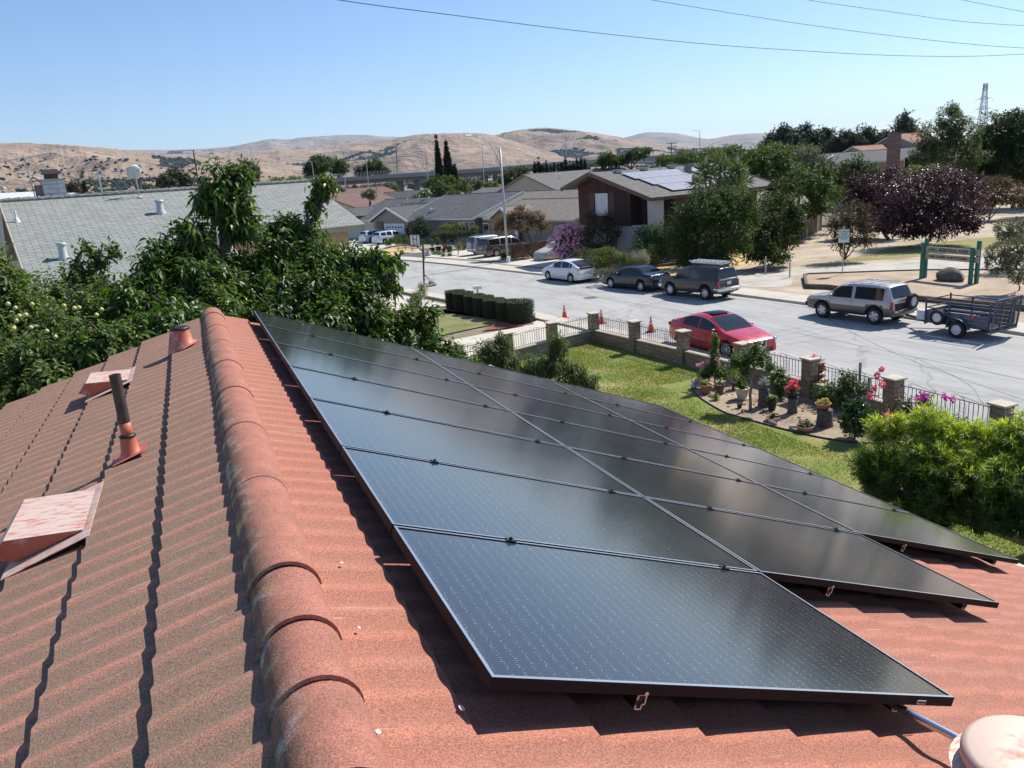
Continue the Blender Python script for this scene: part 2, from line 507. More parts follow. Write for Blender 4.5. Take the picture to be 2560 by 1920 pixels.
mb.beam((slope_pt(1, 6.50, 0)[0], RY0, slope_pt(1, 6.50, 0)[2]-0.03), (slope_pt(1, 6.50, 0)[0], RY1, slope_pt(1, 6.50, 0)[2]-0.03), 0.10, 0.10)
obj("gutter", mb, plain((0.62, 0.60, 0.55), 0.6), HOUSE, world=True)
def cap_mat():
    m, nt, b = nodes("ridge cap granules")
    co = coords(nt, 'Position')
    g = nt.nodes.new("ShaderNodeNewGeometry"); sp = nt.nodes.new("ShaderNodeSeparateXYZ"); nt.links.new(g.outputs["Position"], sp.inputs[0])
    gn = N(nt, "ShaderNodeTexNoise", i_Scale=170.0, i_Detail=2.0, i_Roughness=0.8); nt.links.new(co, gn.inputs["Vector"])
    big = N(nt, "ShaderNodeTexNoise", i_Scale=7.0, i_Detail=7.0, i_Roughness=0.65); nt.links.new(co, big.inputs["Vector"])
    r = ramp(nt, big.outputs["Fac"], [(0.3, (0.26, 0.120, 0.085)), (0.55, (0.36, 0.150, 0.105)), (0.75, (0.43, 0.175, 0.12))])
    mr = N(nt, "ShaderNodeMapRange"); mr.inputs["From Min"].default_value = X0-0.015; mr.inputs["From Max"].default_value = X0-0.125
    nt.links.new(sp.outputs[0], mr.inputs["Value"])
    ln = N(nt, "ShaderNodeTexNoise", i_Scale=26.0, i_Detail=8.0, i_Roughness=0.7); nt.links.new(co, ln.inputs["Vector"])
    mu = N(nt, "ShaderNodeMath", operation='MULTIPLY'); nt.links.new(mr.outputs[0], mu.inputs[0])
    lr = ramp(nt, ln.outputs["Fac"], [(0.36, 0.0), (0.52, 1.0)]); nt.links.new(lr.outputs[0], mu.inputs[1])
    lc = N(nt, "ShaderNodeTexNoise", i_Scale=9.0, i_Detail=3.0); nt.links.new(co, lc.inputs["Vector"])
    lcol = ramp(nt, lc.outputs["Fac"], [(0.4, (0.10, 0.09, 0.06)), (0.52, (0.16, 0.15, 0.07)), (0.6, (0.42, 0.42, 0.38)), (0.66, (0.55, 0.42, 0.06))])
    c = mixc(nt, mu.outputs[0], r.outputs[0], lcol.outputs[0])
    s2 = ramp(nt, gn.outputs["Fac"], [(0.28, 0.5), (0.5, 1.0), (0.72, 1.55)])
    c = mixc(nt, 1.0, c, s2.outputs[0], 'MULTIPLY')
    nt.links.new(c, b.inputs["Base Color"]); b.inputs["Roughness"].default_value = 0.9
    b.inputs["Specular IOR Level"].default_value = 0.3
    bump(nt, b, gn.outputs["Fac"], 0.55, 0.004)
    return m
CAPM = cap_mat()
def ridge_cap(ya, yb, lift0, lift1, seglen=0.05):
    "half-round cap from ya (near end, on top) to yb"
    n = max(4, int((yb-ya)/seglen)); K = 18
    vs = []; fs = []
    for i in range(n+1):
        y = ya+(yb-ya)*i/n
        u = i/n
        r = 0.112+0.004*math.sin(y*2.0)
        lf = lift0*(1-u)+lift1*u
        for k in range(K+1):
            t = pi*(-0.06+1.12*k/K)
            x = X0+r*math.cos(t)*1.06; z = Z0-0.045+r*math.sin(t)*1.02+lf
            vs.append((x, y, z))
    for i in range(n):
        for k in range(K):
            a = i*(K+1)+k
            fs.append((a, a+1, a+K+2, a+K+1))
    m = MB(); m.add(vs, fs)
    vs = []; fs = []
    for j, rr in enumerate((0.112, 0.100)):
        for k in range(K+1):
            t = pi*(-0.06+1.12*k/K)
            vs.append((X0+rr*math.cos(t)*1.06, ya, Z0-0.045+rr*math.sin(t)*1.02+lift0))
    for k in range(K): fs.append((k, K+1+k, K+2+k, k+1))
    m.add(vs, fs)
    return m
js = [-0.6, 0.62, 1.05, 1.40, 1.75, 2.06, 2.42]
for a, b_ in zip(js[:-1], js[1:]):
    obj("ridge_tile", ridge_cap(a, b_+0.05, 0.016, 0.0, 0.04), CAPM, HOUSE, world=True, smooth=True, auto=40)
yy = 2.42
while yy < 9.0:
    e = min(9.13, yy+0.9)
    obj("ridge_tile", ridge_cap(yy, e+0.04, 0.004 if yy > 2.5 else 0.016, 0.0, 0.09), CAPM, HOUSE, world=True, smooth=True, auto=40)
    yy = e
mb = MB(); mb.lathe([(0.112, 0.0), (0.105, 0.03), (0.07, 0.055), (0.0, 0.065)], 20, M=Matrix.Translation((X0, 9.15, Z0-0.045)) @ Matrix.Rotation(-pi/2, 4, 'X'))
obj("ridge_end", mb, CAPM, HOUSE, world=True, smooth=True)
def painted_metal(name, paint, bare, amt, stretch=(1, 1, 1)):
    m, nt, b = nodes(name)
    co = coords(nt, 'Position', stretch)
    n = N(nt, "ShaderNodeTexNoise", i_Scale=9.0, i_Detail=9.0, i_Roughness=0.65); nt.links.new(co, n.inputs["Vector"])
    r = ramp(nt, n.outputs["Fac"], [(amt-0.07, 0.0), (amt+0.07, 1.0)])
    c = mixc(nt, r.outputs[0], bare, paint)
    nt.links.new(c, b.inputs["Base Color"]); b.inputs["Roughness"].default_value = 0.55
    r2 = ramp(nt, r.outputs[0], [(0.0, 0.25), (1.0, 0.0)]); nt.links.new(r2.outputs[0], b.inputs["Metallic"])
    b.inputs["Specular IOR Level"].default_value = 0.5
    return m
PM_PALE = painted_metal("chalky faded vent paint", (0.48, 0.17, 0.11), (0.66, 0.50, 0.42), 0.56, (1.6, 5, 1.6))
PM_RED = painted_metal("red vent paint", (0.46, 0.12, 0.075), (0.60, 0.40, 0.36), 0.40)
PM_CONE = painted_metal("orange red flashing paint", (0.50, 0.13, 0.065), (0.55, 0.50, 0.50), 0.40)
def SP(sign, s, y, h): return Vector(slope_pt(sign, s, y, h))
def dormer_vent(s0, s1, ya, yb, label):
    "hood open towards the eave; s0 uphill, s1 downhill"
    r = thing("roof_vent", None, None, (0, 0, 0)); r.parent = HOUSE
    r.location = Vector(SP(-1, s0, (ya+yb)/2, 0.0))-Vector(HOUSE.location)
    del r["_o"]; r["label"] = label
    base = r
    f = MB()
    q = [SP(-1, s0-0.03, ya-0.10, 0.050), SP(-1, s1+0.03, ya-0.10, 0.052), SP(-1, s1+0.03, yb+0.10, 0.052), SP(-1, s0-0.03, yb+0.10, 0.050)]
    f.slab([tuple(x) for x in q[::-1]], 0.004)
    obj("flange", f, PM_PALE, base, world=True)
    h = MB()
    H = 0.175
    a = [SP(-1, s0, ya, 0.056), SP(-1, s0, yb, 0.056), SP(-1, s1-0.03, yb-0.01, H), SP(-1, s1-0.03, ya+0.01, H)]
    lip = [SP(-1, s1+0.06, yb-0.02, H-0.055), SP(-1, s1+0.06, ya+0.02, H-0.055)]
    bt = [SP(-1, s1-0.02, ya+0.02, 0.056), SP(-1, s1-0.02, yb-0.02, 0.056)]
    h.add([*a], [(0, 3, 2, 1)])
    h.add([a[2], a[3], lip[1], lip[0]], [(0, 1, 2, 3)])
    h.add([a[0], a[3], lip[1], bt[0]], [(0, 3, 2, 1)], 1)
    h.add([a[1], a[2], lip[0], bt[1]], [(0, 1, 2, 3)], 1)
    h.add([lip[0], lip[1], bt[0], bt[1]], [(0, 1, 2, 3)], 1)
    obj("hood", h, [PM_PALE, PM_RED], base, world=True)
    return r
dormer_vent(0.79, 1.12, 3.84, 4.40, "low box vent with chalky faded top, nearer of the two")
dormer_vent(0.79, 1.12, 7.16, 7.62, "low box vent farther along the left slope, behind the tall pipe")
def pipe_vent(s, y, hc, hp, rp, rb, label, tall):
    r = thing("vent_pipe", None, None); r.parent = HOUSE; del r["_o"]
    P = SP(-1, s, y, 0.02); r.location = P-Vector(HOUSE.location); r["label"] = label
    c = MB(); vs = []; K = 24
    prof = [(rb, None), (rb*0.72, 0.4), (rp*1.35, 1.0), (rp*1.25, 1.12)]
    fl = MB()
    q = [SP(-1, s-0.10, y-0.09, 0.050), SP(-1, s+0.09, y-0.09, 0.052), SP(-1, s+0.09, y+0.09, 0.052), SP(-1, s-0.10, y+0.09, 0.050)]
    fl.slab([tuple(v) for v in q[::-1]], 0.003)
    obj("flashing", fl, PM_RED, r, world=True)
    rows = []
    for j, (rr, hh) in enumerate(prof):
        for k in range(K):
            t = 2*pi*k/K
            x = P.x+rr*math.cos(t); yy_ = P.y+rr*math.sin(t)
            zb = Z0+(x-X0)*math.tan(PL)+0.045
            z = zb if hh is None else (P.z+hc*hh)
            rows.append((x, yy_, max(z, zb)))
    fs = []
    for j in range(len(prof)-1):
        for k in range(K):
            k2 = (k+1) % K
            fs.append((j*K+k, j*K+k2, (j+1)*K+k2, (j+1)*K+k))
    c.add(rows, fs)
    obj("flashing_cone", c, PM_CONE, r, world=True, smooth=True)
    p_ = MB(); p_.lathe([(rp, 0.0), (rp, hp), (rp*0.82, hp), (rp*0.82, hp-0.12), (0.0001, hp-0.12)], 20, (P.x, P.y, P.z))
    col = plain((0.055, 0.040, 0.032), 0.6, var=0.6, scale=9)
    obj("pipe", p_, col, r, world=True, smooth=True, auto=40)
    if tall:
        p2 = MB(); p2.lathe([(rp*1.02, hc*0.9), (rp*1.02, hc*1.75)], 20, (P.x, P.y, P.z)); obj("painted_band", p2, PM_CONE, r, world=True, smooth=True)
    g = MB(); g.lathe([(rp*1.42, hc*1.06), (rp*1.5, hc*1.12), (rp*1.1, hc*1.2)], 20, (P.x, P.y, P.z)); obj("collar", g, BLACK, r, world=True, smooth=True)
pipe_vent(0.635, 4.78, 0.125, 0.50, 0.031, 0.070, "tall black pipe in an orange red flashing cone", True)
pipe_vent(0.32, 7.60, 0.175, 0.21, 0.060, 0.135, "short stub in a faded red cone close to the ridge", False)
cv = thing("cap_vent", None, None); cv.parent = HOUSE; del cv["_o"]
s_, y_ = onslope(1, 2552, 1900, 0.20)
CC = SP(1, s_, y_, 0.20)
B0 = SP(1, s_, y_, 0.03); cv.location = B0-Vector(HOUSE.location); cv["label"] = "faded round cap vent in the lower right corner"
mb = MB(); mb.lathe([(0.105, -0.1), (0.105, 0.13)], 28, tuple(B0)); obj("stack", mb, PM_RED, cv, world=True, smooth=True)
top_z = CC.z
mb = MB(); mb.lathe([(0.185, -0.075), (0.225, -0.062), (0.225, -0.058), (0.18, -0.058)], 40, (CC.x, CC.y, top_z)); obj("rain_collar", mb, PM_PALE, cv, world=True, smooth=True, auto=35)
mb = MB(); mb.lathe([(0.15, -0.06), (0.19, -0.05), (0.198, -0.04), (0.198, -0.018), (0.190, -0.004), (0.178, 0.002), (0.0, 0.008)], 40, (CC.x-0.0, CC.y, top_z+0.012)); obj("cap", mb, painted_metal("chalky cap paint", (0.46, 0.21, 0.14), (0.62, 0.47, 0.38), 0.60), cv, world=True, smooth=True, auto=50)
dm = MB()
for px_, py_, rr in ((881, 1756, 0.012), (836, 1780, 0.009), (931, 1840, 0.007), (845, 1413, 0.006), (886, 1576, 0.005), (700, 1330, 0.004), (1142, 1778, 0.008)):
    s__, y__ = onslope(1, px_, py_, 0.03)
    P = SP(1, s__, y__, 0.041); q = []
    for k in range(9):
        t = 2*pi*k/9; a = rr*(0.7+0.5*random.random())
        q.append(tuple(P+Vector((math.cos(t)*a*0.93, math.sin(t)*a*1.6, -math.sin(PR)*math.cos(t)*a))))
    dm.slab(q, 0.002)
tag(obj("bird_droppings", dm, plain((0.68, 0.62, 0.50), 0.8, var=0.3, scale=120)), "pale bird droppings spattered on the red tiles beside the ridge", "bird droppings", kind="stuff")
# ================================================================== solar array
PS = 0.3708
PA = np.array([0.5339, 1.6482, HC-1.2361])
pd = np.array([math.cos(PS), 0, -math.sin(PS)]); pn = np.array([math.sin(PS), 0, math.cos(PS)]); py = np.array([0, 1.0, 0])
PW, PH = 1.05, 1.861
def panel_glass():
    m, nt, b = nodes("solar cells under glass")
    co = coords(nt, 'Object')
    sp = nt.nodes.new("ShaderNodeSeparateXYZ"); nt.links.new(co, sp.inputs[0])
    def M_(op, a, b_=None, c_=None, clamp=False):
        n = nt.nodes.new("ShaderNodeMath"); n.operation = op; n.use_clamp = clamp
        for i, v in enumerate((a, b_, c_)):
            if v is None: continue
            if hasattr(v, 'node'): nt.links.new(v, n.inputs[i])
            else: n.inputs[i].default_value = v
        return n.outputs[0]
    X, Y = sp.outputs[0], sp.outputs[1]          # X along the ridge, Y down the slope
    def line(v, pitch, wid):
        fr = M_('FRACT', M_('DIVIDE', v, pitch)); d = M_('ABSOLUTE', M_('SUBTRACT', fr, 0.5))
        return M_('GREATER_THAN', d, 0.5-wid)
    cell = M_('MAXIMUM', line(X, 0.1683, 0.010), line(Y, 0.0900, 0.014))
    fine = line(X, 0.01052, 0.10)
    dn = N(nt, "ShaderNodeTexNoise", i_Scale=1.0, i_Detail=2.0, i_Roughness=0.9); nt.links.new(coords(nt, 'Object', (95, 150, 1)), dn.inputs["Vector"])
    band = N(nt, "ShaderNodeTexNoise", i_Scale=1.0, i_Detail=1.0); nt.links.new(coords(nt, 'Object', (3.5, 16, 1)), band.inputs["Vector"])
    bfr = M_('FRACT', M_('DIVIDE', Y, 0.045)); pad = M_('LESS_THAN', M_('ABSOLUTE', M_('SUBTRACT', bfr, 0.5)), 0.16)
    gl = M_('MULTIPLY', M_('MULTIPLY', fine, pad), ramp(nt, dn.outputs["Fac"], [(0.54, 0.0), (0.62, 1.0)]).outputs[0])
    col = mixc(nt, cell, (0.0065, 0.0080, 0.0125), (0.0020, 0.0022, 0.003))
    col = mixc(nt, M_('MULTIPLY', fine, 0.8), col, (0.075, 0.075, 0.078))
    col = mixc(nt, gl, col, (0.70, 0.70, 0.70))  # scattered glints of the cell wires, painted as bright dashes in the colour
    dust = N(nt, "ShaderNodeTexNoise", i_Scale=2.2, i_Detail=9.0, i_Roughness=0.7); nt.links.new(co, dust.inputs["Vector"])
    dr = ramp(nt, dust.outputs["Fac"], [(0.35, 0.004), (0.75, 0.018)])
    col = mixc(nt, dr.outputs[0], col, (0.55, 0.50, 0.44))
    nt.links.new(col, b.inputs["Base Color"])
    rr = ramp(nt, dust.outputs["Fac"], [(0.3, 0.08), (0.7, 0.13)]); nt.links.new(rr.outputs[0], b.inputs["Roughness"])
    b.inputs["IOR"].default_value = 1.65
    b.inputs["Coat Weight"].default_value = 0.5; b.inputs["Coat Roughness"].default_value = 0.16; b.inputs["Coat Tint"].default_value = (1, 0.95, 0.88, 1)
    b.inputs["Sheen Weight"].default_value = 0.05; b.inputs["Sheen Roughness"].default_value = 0.3
    nt.links.new(ramp(nt, dust.outputs["Fac"], [(0.35, 0.02), (0.7, 0.11)]).outputs[0], b.inputs["Sheen Weight"])
    b.inputs["Specular IOR Level"].default_value = 0.5
    tn = N(nt, "ShaderNodeTexNoise", i_Scale=420.0, i_Detail=1.0); nt.links.new(co, tn.inputs["Vector"])
    bump(nt, b, tn.outputs["Fac"], 0.06, 0.001)
    return m
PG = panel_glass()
FRAME = plain((0.50, 0.51, 0.52), 0.32, metal=0.9, var=0.1)  # pale top metal puts the sky's reflection into the black frame's colour
FRAME_SIDE = plain((0.014, 0.011, 0.011), 0.6, metal=0.0, var=0.1, spec=0.15)
RAILM = plain((0.015, 0.015, 0.016), 0.4, metal=0.4)
ALU = plain((0.60, 0.57, 0.53), 0.35, metal=0.7, var=0.2, scale=40)
gx, gy, th = 1.033, 1.845, 0.036
def make_panel():
    t = thing("solar_module", "x", "solar panel")
    gl = MB(); gl.add([(0.010, 0.010, -0.004), (gx-0.010, 0.010, -0.004), (gx-0.010, gy-0.010, -0.004), (0.010, gy-0.010, -0.004)], [(0, 1, 2, 3)])
    obj("glass", gl, PG, t)
    fr = MB()
    for x0, x1, y0, y1 in ((0, gx, 0, 0.011), (0, gx, gy-0.011, gy), (0, 0.011, 0.011, gy-0.011), (gx-0.011, gx, 0.011, gy-0.011)):
        z0, z1 = -th, 0.0
        fr.add([(x0, y0, z0), (x1, y0, z0), (x1, y1, z0), (x0, y1, z0), (x0, y0, z1), (x1, y0, z1), (x1, y1, z1), (x0, y1, z1)],
               [(0, 3, 2, 1), (0, 1, 5, 4), (1, 2, 6, 5), (2, 3, 7, 6), (3, 0, 4, 7)], 1)
        fr.add([(x0, y0, z1), (x1, y0, z1), (x1, y1, z1), (x0, y1, z1)], [(0, 1, 2, 3)], 0)
    obj("frame", fr, [FRAME, FRAME_SIDE], t)
    bk = MB(); bk.add([(0.010, 0.010, -0.010), (gx-0.010, 0.010, -0.010), (gx-0.010, gy-0.010, -0.010), (0.010, gy-0.010, -0.010)], [(0, 3, 2, 1)])
    obj("backsheet", bk, BLACK, t)
    return t
PROT = Matrix((( -0.0, pd[0], pn[0]), (-1.0, pd[1], pn[1]), (0.0, pd[2], pn[2])))
rows_w = ["nearest", "second", "third", "fourth", "fifth", "sixth", "farthest"]
cols_w = ["column beside the ridge", "middle column", "column over the eave"]
first = None
for j in range(3):
    for i in range(j, 7):
        P = PA + py*(PW*(i+1)-0.008) + pd*(PH*j+0.004)
        k = i-j
        nm = rows_w[k] if i < 6 else "farthest"
        lab = "black solar panel, %s from the near end of the %s" % (nm, cols_w[j]) if nm != "farthest" else "black solar panel at the far end of the %s" % cols_w[j]
        if k == 0: lab = "black solar panel at the near end of the %s" % cols_w[j]
        o = make_panel() if first is None else dup(first)
        if first is None: first = o
        o["label"] = lab; o["category"] = "solar panel"; o["group"] = "solar panels mounted on the red tile roof"
        o.location = tuple(P); o.rotation_euler = PROT.to_euler()
        o.rotation_euler[0] += random.uniform(-0.0012, 0.0012)
lb = MB(); P = PA+pd*1.665-py*0.0015-pn*0.018
lb.beam(tuple(P-pd*0.022), tuple(P+pd*0.022), 0.0015, 0.014, 0, up=tuple(pn))
for q in range(9): 
    a = -0.017+q*0.0041
    lb.beam(tuple(P+pd*a-py*0.001), tuple(P+pd*(a+0.0015+0.001*(q % 3))-py*0.001), 0.0012, 0.007, 1, up=tuple(pn))
st = obj("barcode_sticker", lb, [plain((0.7, 0.62, 0.6), 0.5), BLACK], None); tag(st, "small white barcode sticker on the near frame edge", "sticker")
for j in range(3):
    for q, off in enumerate((0.50, 1.62)):
        o0 = PA + pd*(PH*j+off) - pn*(th+0.025)
        i0 = j
        a = o0+py*(PW*i0+0.02 if q == 0 else PW*i0+0.05); b_ = o0+py*(7.35-0.03)
        wq = ["upper", "lower"][q]
        r = thing("mounting_rail", "black %s mounting rail under the %s of panels" % (wq, cols_w[j]), "mounting rail", tuple(a), 0, "mounting rails under the solar panels")
        mb = MB(); mb.beam(tuple(a), tuple(b_), 0.034, 0.046, up=tuple(pn)); obj("rail", mb, RAILM, r, world=True)
        e = MB(); zz = pn; aa = a-py*0.003
        def eb(u0, v0, u1, v1, t_=0.005): e.beam(tuple(aa+pd*u0+zz*v0), tuple(aa+pd*u1+zz*v1), 0.004, t_, up=(0, 1, 0))
        eb(-.014, .022, .012, .022); eb(.012, .022, .014, -.006); eb(-.016, .006, -.014, .022); eb(.014, -.006, .004, -.008); eb(.004, -.008, .004, -.020); eb(-.016, -.022, .006, -.022); eb(-.016, -.022, -.016, -.010)
        e.lathe([(0.007, -0.004), (0.007, 0.010), (0.0, 0.012)], 10, M=Matrix.Translation(Vector(aa+zz*0.030+pd*0.004)) @ Matrix.Rotation(pi/2, 4, 'X'))
        obj("rail_end", e, ALU, r, world=True)
        for i in range(i0+1, 7):
            P = PA+py*(PW*i-0.008)+pd*(PH*j+off)
            c_ = MB()
            c_.beam(tuple(P-pd*0.020+pn*0.003), tuple(P+pd*0.020+pn*0.003), 0.030, 0.004, up=tuple(pn))
            c_.lathe([(0.007, 0.0), (0.007, 0.010), (0.003, 0.010), (0.003, 0.004)], 8, M=Matrix.Translation(Vector(P+pn*0.004)) @ Matrix.Rotation(PS, 4, 'Y'))
            obj("clamp", c_, plain((0.05, 0.05, 0.055), 0.3, metal=0.8), r, world=True)
        ft = MB()
        for yy in np.arange(PW*i0+0.35, 7.2, 1.2):
            Pq = PA+pd*(PH*j+off)+py*yy
            ft.beam(tuple(Pq-pn*(th+0.046)), tuple(Pq-pn*0.15), 0.04, 0.006, up=(0, 1, 0))
        obj("foot", ft, ALU, r, world=True)
cd = thing("conduit", "shiny steel conduit bending out from under the nearest solar panel", "conduit", slope_pt(1, 2.0, 1.7))
pts = [slope_pt(1, 1.93, 2.9, 0.09), slope_pt(1, 1.94, 2.2, 0.09), slope_pt(1, 1.955, 1.95, 0.085), slope_pt(1, 1.99, 1.78, 0.085), slope_pt(1, 2.01, 1.66, 0.095)]
mb = MB(); mb.tube(pts, 0.0115, 12); obj("pipe", mb, plain((0.55, 0.56, 0.58), 0.22, metal=0.95, var=0.05), cd, world=True, smooth=True, auto=50)
pts = [slope_pt(1, 2.01, 1.66, 0.095), slope_pt(1, 2.035, 1.5, 0.11), slope_pt(1, 2.06, 1.3, 0.12), slope_pt(1, 2.08, 1.0, 0.12)]
mb = MB(); mb.tube(pts, 0.0145, 12); obj("coupling", mb, plain((0.62, 0.63, 0.64), 0.25, metal=0.95, var=0.05), cd, world=True, smooth=True, auto=50)
# ================================================================== ground, street, yards
def flat(name, poly, z, mat, stuff=False, kind="structure", sub=0):
    mb = MB(); mb.add([(x, y, z) for x, y in poly], [tuple(range(len(poly)))])
    P = mb.v; a = sum(P[i][0]*P[(i+1) % len(P)][1]-P[(i+1) % len(P)][0]*P[i][1] for i in range(len(P)))
    if a < 0: mb.f = [tuple(reversed(f)) for f in mb.f]
    return tag(obj(name, mb, mat), kind=kind)
DRY = [(0.25, (0.20, 0.155, 0.10)), (0.5, (0.33, 0.265, 0.18)), (0.75, (0.46, 0.38, 0.27))]
GROUND = ground_mat("dry valley floor", [(0.3, (0.15, 0.135, 0.09)), (0.7, (0.30, 0.25, 0.18))], 0.02, 1.0, speck=0.25)
mb = MB(); K = 64; Rg = 16000
mb.add([(0, 0, -0.03)]+[(Rg*math.cos(2*pi*k/K), Rg*math.sin(2*pi*k/K), -0.03) for k in range(K)], [(0, 1+k, 1+(k+1) % K) for k in range(K)])
struct("ground", mb, GROUND)
FK = [(29.4, -30), (29.3, 0), (28.9, 20), (27.7, 33.3), (25.9, 43.5), (23.8, 52.5), (21.5, 64.6), (19.4, 73.8), (16.2, 85), (11.5, 99), (4, 116), (-6, 134)]
NK = [(18.3, -30), (18.3, 0), (18.2, 20), (17.7, 30), (16.8, 37.0), (14.8, 48.7), (12.9, 57.3), (10.5, 66), (8.2, 74), (4.4, 85), (-1, 97), (-12, 116)]
def smooth(L, n=6):
    out = []
    for i in range(len(L)-1):
        p0 = L[max(0, i-1)]; p1 = L[i]; p2 = L[i+1]; p3 = L[min(len(L)-1, i+2)]
        for k in range(n):
            t = k/n
            out.append(tuple(0.5*((2*p1[a])+(-p0[a]+p2[a])*t+(2*p0[a]-5*p1[a]+4*p2[a]-p3[a])*t*t+(-p0[a]+3*p1[a]-3*p2[a]+p3[a])*t**3) for a in range(len(p1))))
    out.append(L[-1]); return out
FKs, NKs = smooth(FK), smooth(NK)
def offs(L, d):
    out = []
    for i in range(len(L)):
        a = L[max(0, i-1)]; b = L[min(len(L)-1, i+1)]
        t = math.hypot(b[0]-a[0], b[1]-a[1]); out.append((L[i][0]+(b[1]-a[1])/t*d, L[i][1]-(b[0]-a[0])/t*d))
    return out
def strip(name, A, B, z, mat, z2=None):
    mb = MB(); n = len(A)
    mb.add([(x, y, z) for x, y in A]+[(x, y, z if z2 is None else z2) for x, y in B], [(i, n+i, n+i+1, i+1) if True else 0 for i in range(n-1)])
    nn = Vector(mb.v[mb.f[0][1]])-Vector(mb.v[mb.f[0][0]]); mm = Vector(mb.v[mb.f[0][2]])-Vector(mb.v[mb.f[0][0]])
    if nn.cross(mm).z < 0: mb.f = [tuple(reversed(f)) for f in mb.f]
    return struct(name, mb, mat)
def asphalt():
    m, nt, b = nodes("sun bleached asphalt")
    co = coords(nt, 'Position')
    n = N(nt, "ShaderNodeTexNoise", i_Scale=0.35, i_Detail=9.0, i_Roughness=0.62); nt.links.new(coords(nt, 'Position', (1.6, 0.5, 1)), n.inputs["Vector"])
    r = ramp(nt, n.outputs["Fac"], [(0.3, (0.335, 0.33, 0.315)), (0.5, (0.395, 0.39, 0.37)), (0.72, (0.45, 0.44, 0.41))])
    f = N(nt, "ShaderNodeTexNoise", i_Scale=22.0, i_Detail=8.0, i_Roughness=0.85); nt.links.new(co, f.inputs["Vector"])
    r2 = ramp(nt, f.outputs["Fac"], [(0.3, 0.72), (0.5, 1.0), (0.7, 1.2)])
    c = mixc(nt, 1.0, r.outputs[0], r2.outputs[0], 'MULTIPLY')
    v = nt.nodes.new("ShaderNodeTexVoronoi"); v.feature = 'DISTANCE_TO_EDGE'; v.inputs["Scale"].default_value = 0.16
    dn = N(nt, "ShaderNodeTexNoise", i_Scale=1.1, i_Detail=6.0); nt.links.new(co, dn.inputs["Vector"])
    ad = nt.nodes.new("ShaderNodeVectorMath"); ad.operation = 'MULTIPLY_ADD'; ad.inputs[1].default_value = (0.9, 0.9, 0.9)
    nt.links.new(dn.outputs["Color"], ad.inputs[0]); nt.links.new(co, ad.inputs[2]); nt.links.new(ad.outputs[0], v.inputs["Vector"])
    cr = ramp(nt, v.outputs["Distance"], [(0.0, 0.74), (0.005, 0.88), (0.012, 1.0)])
    c = mixc(nt, 1.0, c, cr.outputs[0], 'MULTIPLY')
    st = N(nt, "ShaderNodeTexNoise", i_Scale=1.3, i_Detail=4.0); nt.links.new(coords(nt, 'Position', (2.4, 0.35, 1), (0, 0, 0.12)), st.inputs["Vector"])
    sr = ramp(nt, st.outputs["Fac"], [(0.48, 1.0), (0.62, 0.90), (0.80, 0.74)])
    c = mixc(nt, 1.0, c, sr.outputs[0], 'MULTIPLY')
    nt.links.new(c, b.inputs["Base Color"]); b.inputs["Roughness"].default_value = 0.92; b.inputs["Specular IOR Level"].default_value = 0.2
    bump(nt, b, f.outputs["Fac"], 0.35, 0.02)
    return m
strip("road", NKs, FKs, 0.0, asphalt())
def walk(name, K_, d, sgn):
    mb = MB(); O_ = offs(K_, sgn*d); I_ = offs(K_, sgn*0.16); n = len(K_)
    vs = [(x, y, 0.0) for x, y in K_]+[(x, y, 0.125) for x, y in offs(K_, sgn*0.02)]+[(x, y, 0.13) for x, y in O_]+[(x, y, -0.03) for x, y in O_]
    fs = []
    for i in range(n-1):
        for a in (0, 1, 2): fs.append((a*n+i, (a+1)*n+i, (a+1)*n+i+1, a*n+i+1))
    if sgn < 0: fs = [tuple(reversed(f)) for f in fs]
    mb.add(vs, fs)
    return struct(name, mb, WALK, uv=True)
WALK = brick_mat("sidewalk slabs", (0.50, 0.46, 0.385), (0.545, 0.50, 0.42), (0.28, 0.26, 0.22), 1.5, 1.5, 0.012, noise=0.14, nscale=1.2, bmp=0.2, offset=0.0)
walk("far_sidewalk", FKs, 1.75, 1)
walk("near_sidewalk", [p for p in NKs if p[1] > 8], 1.0, -1)
ptr = lambda L: [(p[0], p[1]) for p in L]
GUT = ground_mat("gutter concrete", [(0.3, (0.42, 0.40, 0.35)), (0.7, (0.50, 0.47, 0.41))], 1.5, 20, speck=0.12)
strip("far_gutter", offs(FKs, -0.38), FKs, 0.004, GUT)
def lawn_mat(name, stops, sc=0.55):
    return ground_mat(name, stops, sc, 14, speck=0.35, bmp=0.8)
LAWN = lawn_mat("lawn", [(0.30, (0.13, 0.175, 0.035)), (0.46, (0.17, 0.21, 0.045)), (0.56, (0.25, 0.24, 0.07)), (0.68, (0.36, 0.31, 0.14))])
FENCE_X = [(15.75, 29.85), (16.1, 27.0), (16.45, 24.1), (16.75, 21.05), (16.95, 18.1), (17.08, 15.1), (17.15, 12.05), (17.2, 9.0), (17.22, 6.0)]
flat("lawn", [(6.2, -20), (17.2, -20), (17.2, 6), (17.1, 12), (16.95, 18), (16.45, 24.1), (15.75, 29.8), (13.4, 29.2), (8.0, 27.7), (6.2, 27)], 0.02, LAWN)
SOIL = ground_mat("dry garden soil", [(0.3, (0.23, 0.165, 0.11)), (0.5, (0.36, 0.275, 0.19)), (0.72, (0.48, 0.39, 0.29))], 1.1, 16, speck=0.4, bmp=1.0)
bed = smooth([(15.3, 21.9), (14.42, 20.5), (13.95, 18.5), (14.02, 17.6), (14.28, 16.2), (14.63, 15.05), (15.2, 14.2), (16.5, 13.2), (17.0, 12.4)], 5)
flat("garden_soil", bed+[(17.05, 15), (16.9, 18), (16.6, 21.9)], 0.032, SOIL)
